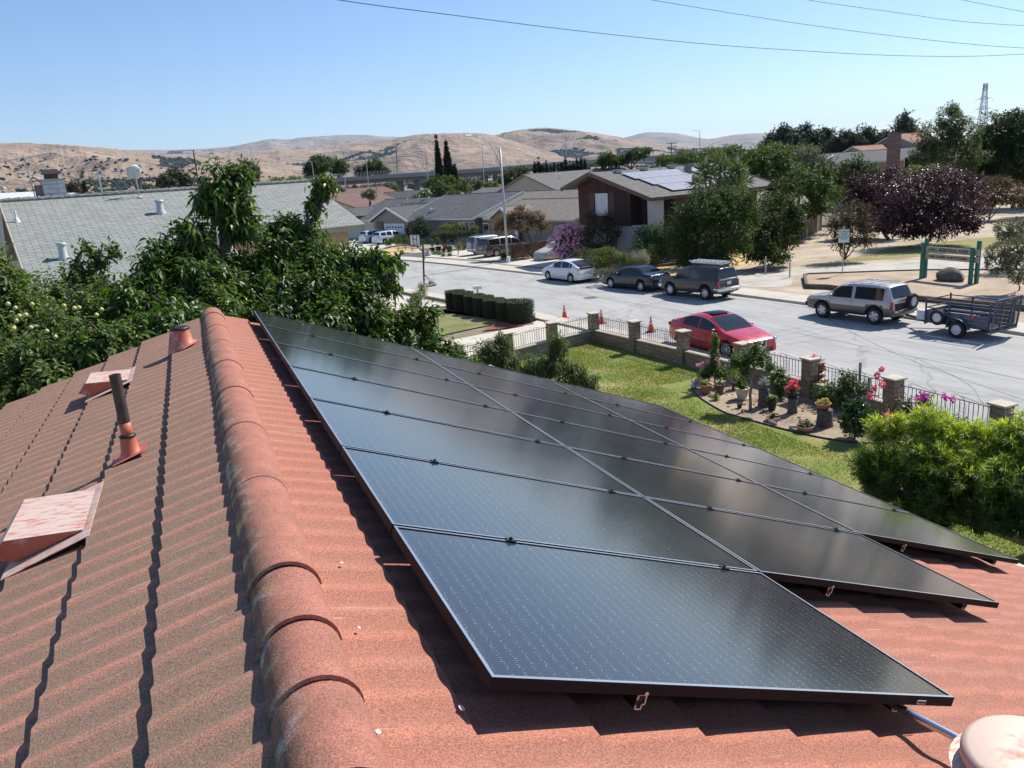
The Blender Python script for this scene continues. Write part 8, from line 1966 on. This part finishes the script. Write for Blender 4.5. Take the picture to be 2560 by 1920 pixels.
# ================================================================== overpass, poles, wires, tower
def CP(x, y, dep):
    d = ray(x, y)*dep; return Vector((d[0], d[1], d[2]+HC))
t = thing("overpass", "long grey concrete freeway overpass crossing behind the houses", "overpass", tuple(CP(1100, 440, 252))[:2]+(0,))
OC = plain((0.30, 0.285, 0.255), .9, var=.14, scale=.15); OCD = plain((0.20, 0.19, 0.175), .9, var=.2, scale=.2)
line_ = [(700, 455), (820, 446), (993, 434), (1094, 428), (1251, 417), (1400, 404), (1560, 394), (1750, 382), (1950, 368)]
fwd = Vector((math.sin(YAW), math.cos(YAW), 0))
def ribbon(name, y_top, y_bot, dep, thick, mat, sl=None):
    m_ = MB(); L_ = line_ if sl is None else line_[sl[0]:sl[1]]
    vs = []
    for (x, y) in L_:
        a = CP(x, y+y_top, dep); b_ = CP(x, y+y_bot, dep); 
        vs += [tuple(a), tuple(b_), tuple(Vector((a.x, a.y, a.z))+fwd*thick), tuple(Vector((b_.x, b_.y, b_.z))+fwd*thick)]
    fs = []
    for i in range(len(L_)-1):
        o = 4*i; fs += [(o, o+1, o+5, o+4), (o+2, o+6, o+7, o+3), (o, o+4, o+6, o+2), (o+1, o+3, o+7, o+5)]
    fs += [(0, 2, 3, 1), (4*(len(L_)-1), 4*(len(L_)-1)+1, 4*(len(L_)-1)+3, 4*(len(L_)-1)+2)]
    m_.add(vs, fs); return obj(name, m_, mat, t, world=True)
ribbon("parapet", 0, 7, 250, .4, OC)
ribbon("deck", 7.01, 10, 249.6, 13, OC)
ribbon("girder", 10.01, 19, 251.2, 10, OCD, (1, 7))
ribbon("far_parapet", 0.5, 7, 262.2, .4, OC)
for x in (1001, 1041, 1213, 1237, 1420, 1470):
    a = CP(x, np.interp(x, [p[0] for p in line_], [p[1] for p in line_])+18, 255); m_ = MB(); m_.box((a.x, a.y, a.z/2), (1.7, 1.7, a.z), rz=-YAW); obj("column", m_, OCD, t, world=True)
m_ = MB(); a, b_ = CP(880, 460, 263), CP(990, 452, 263); m_.slab([(a.x, a.y, 0), (b_.x, b_.y, 0), (b_.x, b_.y, 7.0), (a.x, a.y, 7.0)], 1.0); obj("abutment", m_, OCD, t, world=True)
m_ = MB()
for x0_, x1_ in ((815, 880),):
    a, b_ = CP(x0_-90, 470, 250.5), CP(x1_, 460, 250.5); m_.slab([(a.x, a.y, 0), (b_.x, b_.y, 0), (b_.x, b_.y, 7.3), (a.x, a.y, 7.5)], 12)
obj("abutment", m_, OC, t, world=True)
m_ = MB(); mpost = MB()
for dep in (250.1,):
    for i in range(len(line_)-1):
        (xa, ya), (xb, yb) = line_[i], line_[i+1]; n = int((xb-xa)/8)
        for k in range(n):
            x = xa+(xb-xa)*k/n; y = ya+(yb-ya)*k/n; mpost.tube([tuple(CP(x, y, dep)), tuple(CP(x-.4, y-10, dep))], .04, 4)
        for q in range(6): m_.tube([tuple(CP(xa, ya-1-q*1.8, dep)), tuple(CP(xb, yb-1-q*1.8, dep))], .012, 3)
obj("chain_link_mesh", m_, GALV, t, world=True); tag(obj("fence_posts", mpost, GALV, t, world=True), kind="stuff")
PWOOD = plain((0.13, 0.095, 0.075), .9, var=.3)
def upole(label, top, bot, D, arms=True, r_=.14):
    a, b_ = Vector(Wd(*top, D)), Vector(Wd(*bot, D)); d = (b_-a); b2 = a+d*(a.z/max(.1, a.z-b_.z))
    o = thing("utility_pole", label, "utility pole", (b2.x, b2.y, 0)); m_ = MB(); m_.tube([tuple(b2), tuple(a)], [r_*1.2, r_*.8], 8); obj("pole", m_, PWOOD, o, world=True)
    if arms:
        m_ = MB(); s_ = Vector((math.cos(YAW), -math.sin(YAW), 0)); w_ = 1.2 if D < 220 else 1.5
        for q in (.4, 1.4)[:arms]:
            m_.beam(tuple(a-Vector((0, 0, q))-s_*w_), tuple(a-Vector((0, 0, q))+s_*w_), .12, .14)
            for e in (-.9, -.45, .45, .9): m_.lathe([(.06, 0), (.06, .2), (0, .25)], 6, tuple(a-Vector((0, 0, q-.08))+s_*w_*e))
        obj("crossarm", m_, PWOOD, o, world=True)
upole("leaning wooden utility pole behind the upright tower tree", (483, 374), (496, 458), 160, 0)
upole("wooden utility pole with crossarm rising over the overpass", (990, 357), (993, 434), 275, 1)
upole("utility pole with two crossarms right of the brown two storey house", (1679, 355), (1678, 398), 235, 2)
upole("short utility pole top beside the tall highway light on the right", (1742, 370), (1742, 390), 245, 1)
def hlight(label, top, bot, D, arm=2.2, side=-1, curved=False):
    a, b_ = Vector(Wd(*top, D)), Vector(Wd(*bot, D)); d = (b_-a); b2 = a+d*(a.z/max(.1, a.z-b_.z)); s_ = Vector((math.cos(YAW), -math.sin(YAW), 0))*side
    o = thing("highway_light", label, "street lamp", (b2.x, b2.y, 0)); m_ = MB(); m_.tube([tuple(b2), tuple(a)], [.16, .09], 8); obj("pole", m_, GALV, o, world=True)
    m_ = MB()
    if curved: m_.tube([tuple(a), tuple(a+s_*arm*.3+Vector((0, 0, arm*.35))), tuple(a+s_*arm*.7+Vector((0, 0, arm*.45))), tuple(a+s_*arm+Vector((0, 0, arm*.4)))], .06, 6)
    else: m_.tube([tuple(a), tuple(a+s_*arm+Vector((0, 0, .25)))], .06, 6)
    obj("arm", m_, GALV, o, world=True); e = a+s_*arm+Vector((0, 0, .25 if not curved else arm*.4)); m_ = MB(); m_.bbox(tuple(e), (.8, .3, .15), .05, rz=-YAW); obj("lamp_head", m_, plain((0.5, 0.5, 0.5), .5), o, world=True)
hlight("highway light on the overpass, leftmost thin pole", (913, 378), (919, 440), 251)
hlight("highway light on the overpass, second thin pole from the left", (1063, 372), (1070, 452), 215)
hlight("highway light on the overpass behind the street lamp arm", (1205, 362), (1208, 418), 251, side=1, arm=1)
hlight("tall highway light above the beige two storey house", (1414, 335), (1416, 400), 252, arm=1)
hlight("tall highway light right of the brown two storey house", (1749, 328), (1750, 380), 252, arm=1.8)
hlight("small curved street light in front of the overpass abutment", (862, 446), (866, 497), 150, arm=1.9, curved=True)
hlight("thin light pole behind the sprig of the spreading tree", (779, 405), (786, 450), 230, arm=.6)
WIRE = plain((0.03, 0.03, 0.035), .6)
def wire(label, pts, yp, rad_=.013):
    P = []
    for x, y in smooth(pts, 8):
        d = ray(x, y); k = yp/d[1]; P.append((d[0]*k, yp, d[2]*k+HC))
    m_ = MB(); m_.tube(P, rad_, 5); tag(obj("overhead_wire", m_, WIRE, smooth=True), label, "wire", "overhead wires across the sky")
wire("lowest and longest overhead wire sagging across the whole sky", [(500, -60), (848, 0), (1118, 36), (1437, 76), (1755, 109), (1993, 126), (2192, 137), (2391, 141), (2560, 135), (2800, 120)], 27)
wire("second overhead wire, entering at the middle of the top edge", [(1400, -40), (1631, 0), (1914, 46), (2153, 80), (2391, 107), (2560, 120), (2800, 130)], 28)
wire("third overhead wire, in the upper right of the sky", [(1850, -32), (2021, 0), (2232, 30), (2391, 52), (2560, 64), (2800, 75)], 29)
wire("shortest overhead wire cutting the top right corner", [(2250, -30), (2407, 0), (2560, 29), (2800, 66)], 30)
D = 700; a = Vector(Wd(2463, 222, D)); b_ = Vector(Wd(2456, 330, D)); s_ = Vector((math.cos(YAW+.85), -math.sin(YAW+.85), 0)); s2_ = Vector((math.sin(YAW+.85), math.cos(YAW+.85), 0))
t = thing("transmission_tower", "lattice steel transmission tower on the right skyline", "tower", (a.x, a.y, 0)); m_ = MB(); H_ = a.z
def wid(z): return 1.1+2.6*max(0, (1-z/H_))
zs = [0, 8, 15, 21.5, 27.5, 32.5, 37, 41, 44.5, 48, H_-1]
def corner(z, i): q = [(1, 1), (1, -1), (-1, -1), (-1, 1)][i % 4]; return Vector((a.x, a.y, z))+s_*q[0]*wid(z)+s2_*q[1]*wid(z)
for z0_, z1_ in zip(zs[:-1], zs[1:]):
    for i in range(4):
        m_.tube([corner(z0_, i), corner(z1_, i)], .22, 4); m_.tube([corner(z0_, i), corner(z1_, i+1)], .10, 4); m_.tube([corner(z0_, i+1), corner(z1_, i)], .10, 4); m_.tube([corner(z1_, i), corner(z1_, i+1)], .10, 4)
obj("lattice", m_, GALV, t, world=True)
for q, z in enumerate((H_-7, H_-14, H_-21)):
    m_ = MB(); c = Vector((a.x, a.y, z)); w_ = 5.6+.7*q
    for sg in (1, -1):
        m_.tube([c+Vector((0, 0, 1.6)), c+s_*sg*w_, c-Vector((0, 0, 0))], .26, 4)
        m_.tube([c+s_*sg*w_, c+s_*sg*w_-Vector((0, 0, 1.8))], .12, 4)
    obj("crossarm", m_, GALV, t, world=True)
m_ = MB(); c = Vector((a.x, a.y, H_-1)); m_.tube([c-s_*1.3, c-s_*2.2+Vector((0, 0, 1.6))], .14, 4); m_.tube([c+s_*1.3, c+s_*2.2+Vector((0, 0, 1.6))], .14, 4); obj("peak", m_, GALV, t, world=True)
# ================================================================== hills
def hashn(ix, iy, s): 
    h = (ix.astype(np.int64)*374761393+iy.astype(np.int64)*668265263+s*974634777) & 0x7fffffff; h = (h ^ (h >> 13))*1274126177 & 0x7fffffff; return ((h ^ (h >> 16)) & 0xffff)/65535.0
def vnoise(x, y, s):
    ix, iy = np.floor(x), np.floor(y); fx, fy = x-ix, y-iy; fx = fx*fx*(3-2*fx); fy = fy*fy*(3-2*fy)
    a = hashn(ix, iy, s); b_ = hashn(ix+1, iy, s); c = hashn(ix, iy+1, s); d = hashn(ix+1, iy+1, s)
    return (a*(1-fx)+b_*fx)*(1-fy)+(c*(1-fx)+d*fx)*fy
def fbm(x, y, s, o=5, ridged=False):
    v = 0; amp = .5; tot = 0
    for k in range(o):
        n = vnoise(x*2**k, y*2**k, s+k)
        if ridged: n = 1-np.abs(2*n-1)
        v = v+n*amp; tot += amp; amp *= .5
    return v/tot
def hill_mat(name, grass, dry, wood, wamt, wsc):
    m, nt, b = nodes(name)
    co = coords(nt, 'Position')
    n = N(nt, "ShaderNodeTexNoise", i_Scale=.0022, i_Detail=9.0, i_Roughness=.6); nt.links.new(co, n.inputs["Vector"])
    r = ramp(nt, n.outputs["Fac"], [(.3, grass), (.5, dry), (.7, tuple(x*1.15 for x in dry))])
    a = nt.nodes.new("ShaderNodeAttribute"); a.attribute_name = "valley"
    n2 = N(nt, "ShaderNodeTexNoise", i_Scale=wsc, i_Detail=7.0, i_Roughness=.7); nt.links.new(co, n2.inputs["Vector"])
    ad = N(nt, "ShaderNodeMath", operation='MULTIPLY_ADD'); ad.inputs[1].default_value = .55; nt.links.new(a.outputs["Fac"], ad.inputs[0]); nt.links.new(n2.outputs["Fac"], ad.inputs[2])
    w_ = ramp(nt, ad.outputs[0], [(wamt, 0), (wamt+.03, 1)])
    c = mixc(nt, w_.outputs[0], r.outputs[0], wood); nt.links.new(c, b.inputs["Base Color"]); b3 = N(nt, "ShaderNodeTexNoise", i_Scale=.0045, i_Detail=10.0, i_Roughness=.62, i_Distortion=.6); nt.links.new(co, b3.inputs["Vector"]); bump(nt, b, b3.outputs["Fac"], 1.0, 90); b.inputs["Roughness"].default_value = 1; b.inputs["Specular IOR Level"].default_value = .1
    return m
GOLD = hill_mat("golden grass hills", (0.27, 0.200, 0.140), (0.37, 0.275, 0.195), (0.055, 0.065, 0.045), .86, .009)
FARH = hill_mat("distant wooded hills", (0.26, 0.215, 0.165), (0.34, 0.285, 0.225), (0.045, 0.06, 0.045), .66, .0030)
def pxaz(x, y=440):
    d = ray(x, y); return math.atan2(d[0], d[1])
def hills(name, sky_, D, r0, r1, mat, seed, na=520, nr=130, fold=.34, fs=1.0, ret=False):
    az = np.array([pxaz(x, y) for x, y in sky_]); el = np.array([ray(x, y)[2]/math.hypot(*ray(x, y)[:2]) for x, y in sky_])
    A = np.linspace(az[0], az[-1], na); Hh = np.interp(A, az, el)*D+HC
    k = np.ones(5)/5; Hh = np.convolve(np.pad(Hh, 2, 'edge'), k, 'valid')
    Hh = Hh*(1+.02*(fbm(A*220*fs, A*0+3.3, seed+9)-.5))
    R = np.concatenate([np.linspace(r0, D, nr), np.linspace(D, r1, nr//4)[1:]])
    AA, RR = np.meshgrid(A, R, indexing='ij'); X = np.sin(AA)*RR; Y = np.cos(AA)*RR
    t_ = np.where(RR <= D, (RR-r0)/(D-r0), 1-(RR-D)/(r1-D)*.6)
    base = np.clip(t_, 0, 1); prof = base**1.15*(1.0)
    f1 = fbm(X/900*fs, Y/900*fs, seed, 5, True); f2 = fbm(X/2600*fs+5, Y/2600*fs, seed+20, 4)
    win = np.clip(4*base*(1-base), 0, 1)*np.where(RR <= D, 1, .3)
    Z = Hh[:, None]*(prof*(1)+win*fold*(f1-.62)*1.9+win*.5*(f2-.5)+win*.10*(fbm(X/240*fs, Y/240*fs, seed+50, 3, True)-.6))
    lim = Hh[:, None]*(.985*RR/D)+0*RR          # nothing in front may poke over the traced skyline
    Z = np.where(RR < D, np.minimum(Z, np.maximum(lim-Hh[:, None]*.03*(1-base), 0)), Z); Z = np.maximum(Z, -2)
    V = np.stack([X, Y, Z], -1).reshape(-1, 3); nR = len(R)
    i = (np.arange(na-1)[:, None]*nR+np.arange(nR-1)[None, :]); F = np.stack([i, i+nR, i+nR+1, i+1], -1).reshape(-1, 4)
    F = F[:, ::-1]
    val = np.clip((.62-f1)*2.2, 0, 1)
    o = npobj(name, V, F, mat, None, {"valley": val.ravel()}, smooth=True); tag(o, kind="structure")
    return A, R, Z, val
S1 = [(-500, 372), (-300, 362), (-120, 356), (0, 357), (60, 357), (120, 360), (194, 364), (240, 368), (272, 371), (350, 380), (420, 388), (466, 392), (560, 398), (640, 404), (760, 415)]
S2 = [(150, 400), (300, 390), (400, 386), (466, 384), (540, 381), (583, 378), (640, 376), (700, 372), (740, 374), (780, 372), (830, 366), (892, 356), (940, 352), (976, 349), (1010, 342), (1032, 338), (1060, 335), (1088, 334), (1130, 333), (1172, 332), (1200, 333), (1228, 337), (1250, 343), (1280, 352), (1350, 372), (1450, 395)]
S3 = [(1100, 372), (1180, 352), (1230, 340), (1260, 332), (1296, 325), (1330, 321), (1365, 319), (1400, 322), (1447, 327), (1500, 334), (1539, 341), (1597, 352), (1680, 366), (1800, 378), (1950, 385), (2100, 390)]
S4 = [(100, 395), (230, 376), (330, 374), (420, 375), (505, 372), (560, 368), (603, 362), (640, 354), (676, 346), (700, 348), (719, 349), (760, 343), (800, 341), (860, 337), (920, 337), (962, 342), (1004, 342), (1060, 345), (1200, 350), (1400, 352), (1540, 348), (1574, 341), (1608, 331), (1650, 331), (1692, 333), (1748, 345), (1776, 348), (1832, 337), (1889, 333), (1967, 336), (2100, 345), (2400, 350), (2800, 350), (3300, 355)]
A1, R1_, Z1, v1 = hills("hills", S1, 3600, 1500, 4600, GOLD, 3, fs=1.5)
A2_, R2_, Z2, v2 = hills("hills", S2, 5200, 2700, 6600, GOLD, 13, fs=1.1)
A3_, R3_, Z3, v3 = hills("hills", S3, 6000, 3300, 7600, GOLD, 29, fs=1.0, na=420)
hills("hills", S4, 11000, 7200, 13500, FARH, 41, fs=.5)
def blobs(name, pts, label, cols, sq=.75):
    rg = np.random.default_rng(8); n = len(pts)
    th_ = np.array([0]+[1]*6+[2]*6+[3]); D0 = [(0, 0, 1)]
    for k in range(6): D0.append((math.cos(k*pi/3)*.86, math.sin(k*pi/3)*.86, .5))
    for k in range(6): D0.append((math.cos(k*pi/3+.5), math.sin(k*pi/3+.5), -.15))
    D0.append((0, 0, -.6)); D0 = np.array(D0)
    T = []
    for k in range(6):
        k2 = (k+1) % 6; T += [(0, 1+k, 1+k2), (1+k, 7+k, 1+k2), (1+k2, 7+k, 7+k2), (13, 7+k2, 7+k)]
    T = np.array(T); P = np.array([p[:3] for p in pts]); R_ = np.array([p[3] for p in pts])
    V = P[:, None]+D0[None]*R_[:, None, None]*np.array([1, 1, sq])*rg.uniform(.65, 1.25, (n, 14, 1))
    F = (np.arange(n)[:, None, None]*14+T[None]).reshape(-1, 3)
    o = npobj(name, V.reshape(-1, 3), F, LM(name, cols, .9, .05, .1), None, {"rnd": np.repeat(rg.random(n), 14)})
    return tag(o, label, "trees", kind="stuff")
def gz(a_, r_):
    if r_ < 1500 or a_ > A1[-1] or a_ < A1[0]: return 0
    return max(0, float(Z1[int((a_-A1[0])/(A1[-1]-A1[0])*(len(A1)-1)), int(np.argmin(np.abs(R1_-r_)))]))
rg = np.random.default_rng(21); pts = []
for (A_, R_, Z_, v_, cnt, thr) in ((A1, R1_, Z1, v1, 16000, .56), (A2_, R2_, Z2, v2, 22000, .46), (A3_, R3_, Z3, v3, 30000, .36)):
    ia = rg.integers(1, len(A_)-1, cnt); ir = rg.integers(2, len(R_)-36, cnt)
    cl = fbm(np.sin(A_[ia])*R_[ir]/260, np.cos(A_[ia])*R_[ir]/260, 77, 4)
    keep = (v_[ia, ir]*.55+cl*.9 > thr+.24)
    for a_, r_, z_ in zip(A_[ia][keep]+rg.normal(0, .0008, keep.sum()), R_[ir][keep]+rg.normal(0, 12, keep.sum()), Z_[ia, ir][keep]):
        pts.append((math.sin(a_)*r_, math.cos(a_)*r_, z_+1, rg.uniform(5, 13)))
blobs("oak_woodland", pts, "dark oak clumps scattered over the folds of the golden hills", [(0.03, 0.038, 0.025), (0.05, 0.058, 0.036), (0.07, 0.075, 0.05)])
pts = []
for k in range(9000):
    a_ = rg.uniform(-.36, .95); r_ = 520+2600*rg.random()**.8
    if k % 2:
        a_ = rg.uniform(-.34, .03); r_ = rg.uniform(1500, 2350)
    elif rg.random() < .35*(a_ > .05): continue
    c = float(vnoise(np.array([math.sin(a_)*r_/160]), np.array([math.cos(a_)*r_/160]), 5)[0])
    if c < .42: continue
    R0 = rg.uniform(3, 6.5)
    zz = gz(a_, r_)
    pts.append((math.sin(a_)*r_, math.cos(a_)*r_, R0*.6+zz, R0))
blobs("town_trees", pts, "distant mass of trees covering the town at the foot of the hills", [(0.03, 0.045, 0.03), (0.055, 0.07, 0.04), (0.09, 0.10, 0.06)], .95)
hs = None
fh = thing("distant_house", "tiny distant house among the town trees below the hills", "house", (-200, 900, 0), .3, "tiny distant houses below the hills")
m_ = MB(); m_.box((0, 0, 1.6), (14, 8, 3.2)); obj("wall", m_, plain((0.50, 0.46, 0.40), .9), fh)
m_ = MB(); m_.add([(-7.4, -4.4, 3.1), (7.4, -4.4, 3.1), (7.4, 0, 5.2), (-7.4, 0, 5.2), (7.4, 4.4, 3.1), (-7.4, 4.4, 3.1)], [(0, 1, 2, 3), (3, 2, 4, 5), (0, 3, 5), (1, 4, 2)]); obj("roof", m_, plain((0.40, 0.35, 0.32), .9), fh)
for k in range(60):
    a_ = rg.uniform(-.24, .02) if k < 46 else rg.uniform(.02, .62); r_ = rg.uniform(1550, 2600) if k < 46 else rg.uniform(650, 1500)
    dup(fh, (math.sin(a_)*r_, math.cos(a_)*r_, gz(a_, r_)+1), rg.uniform(0, 3.1))
# ================================================================== air
m_ = MB(); m_.box((0, 0, 0), (34000, 34000, 851)); hz = obj("haze", m_, [], None); hz.location = (0, 0, 851/2-1.2); tag(hz, "thin blue summer haze between the camera and the hills", "haze", kind="stuff")
hm = bpy.data.materials.new("haze"); hm.use_nodes = True; ht = hm.node_tree; ht.nodes.clear()
pv = ht.nodes.new("ShaderNodeVolumePrincipled"); pv.inputs["Color"].default_value = (0.50, 0.70, 1.0, 1); pv.inputs["Density"].default_value = 3.0e-5; pv.inputs["Anisotropy"].default_value = 0.25
ho = ht.nodes.new("ShaderNodeOutputMaterial"); ht.links.new(pv.outputs[0], ho.inputs["Volume"]); hz.data.materials.append(hm)
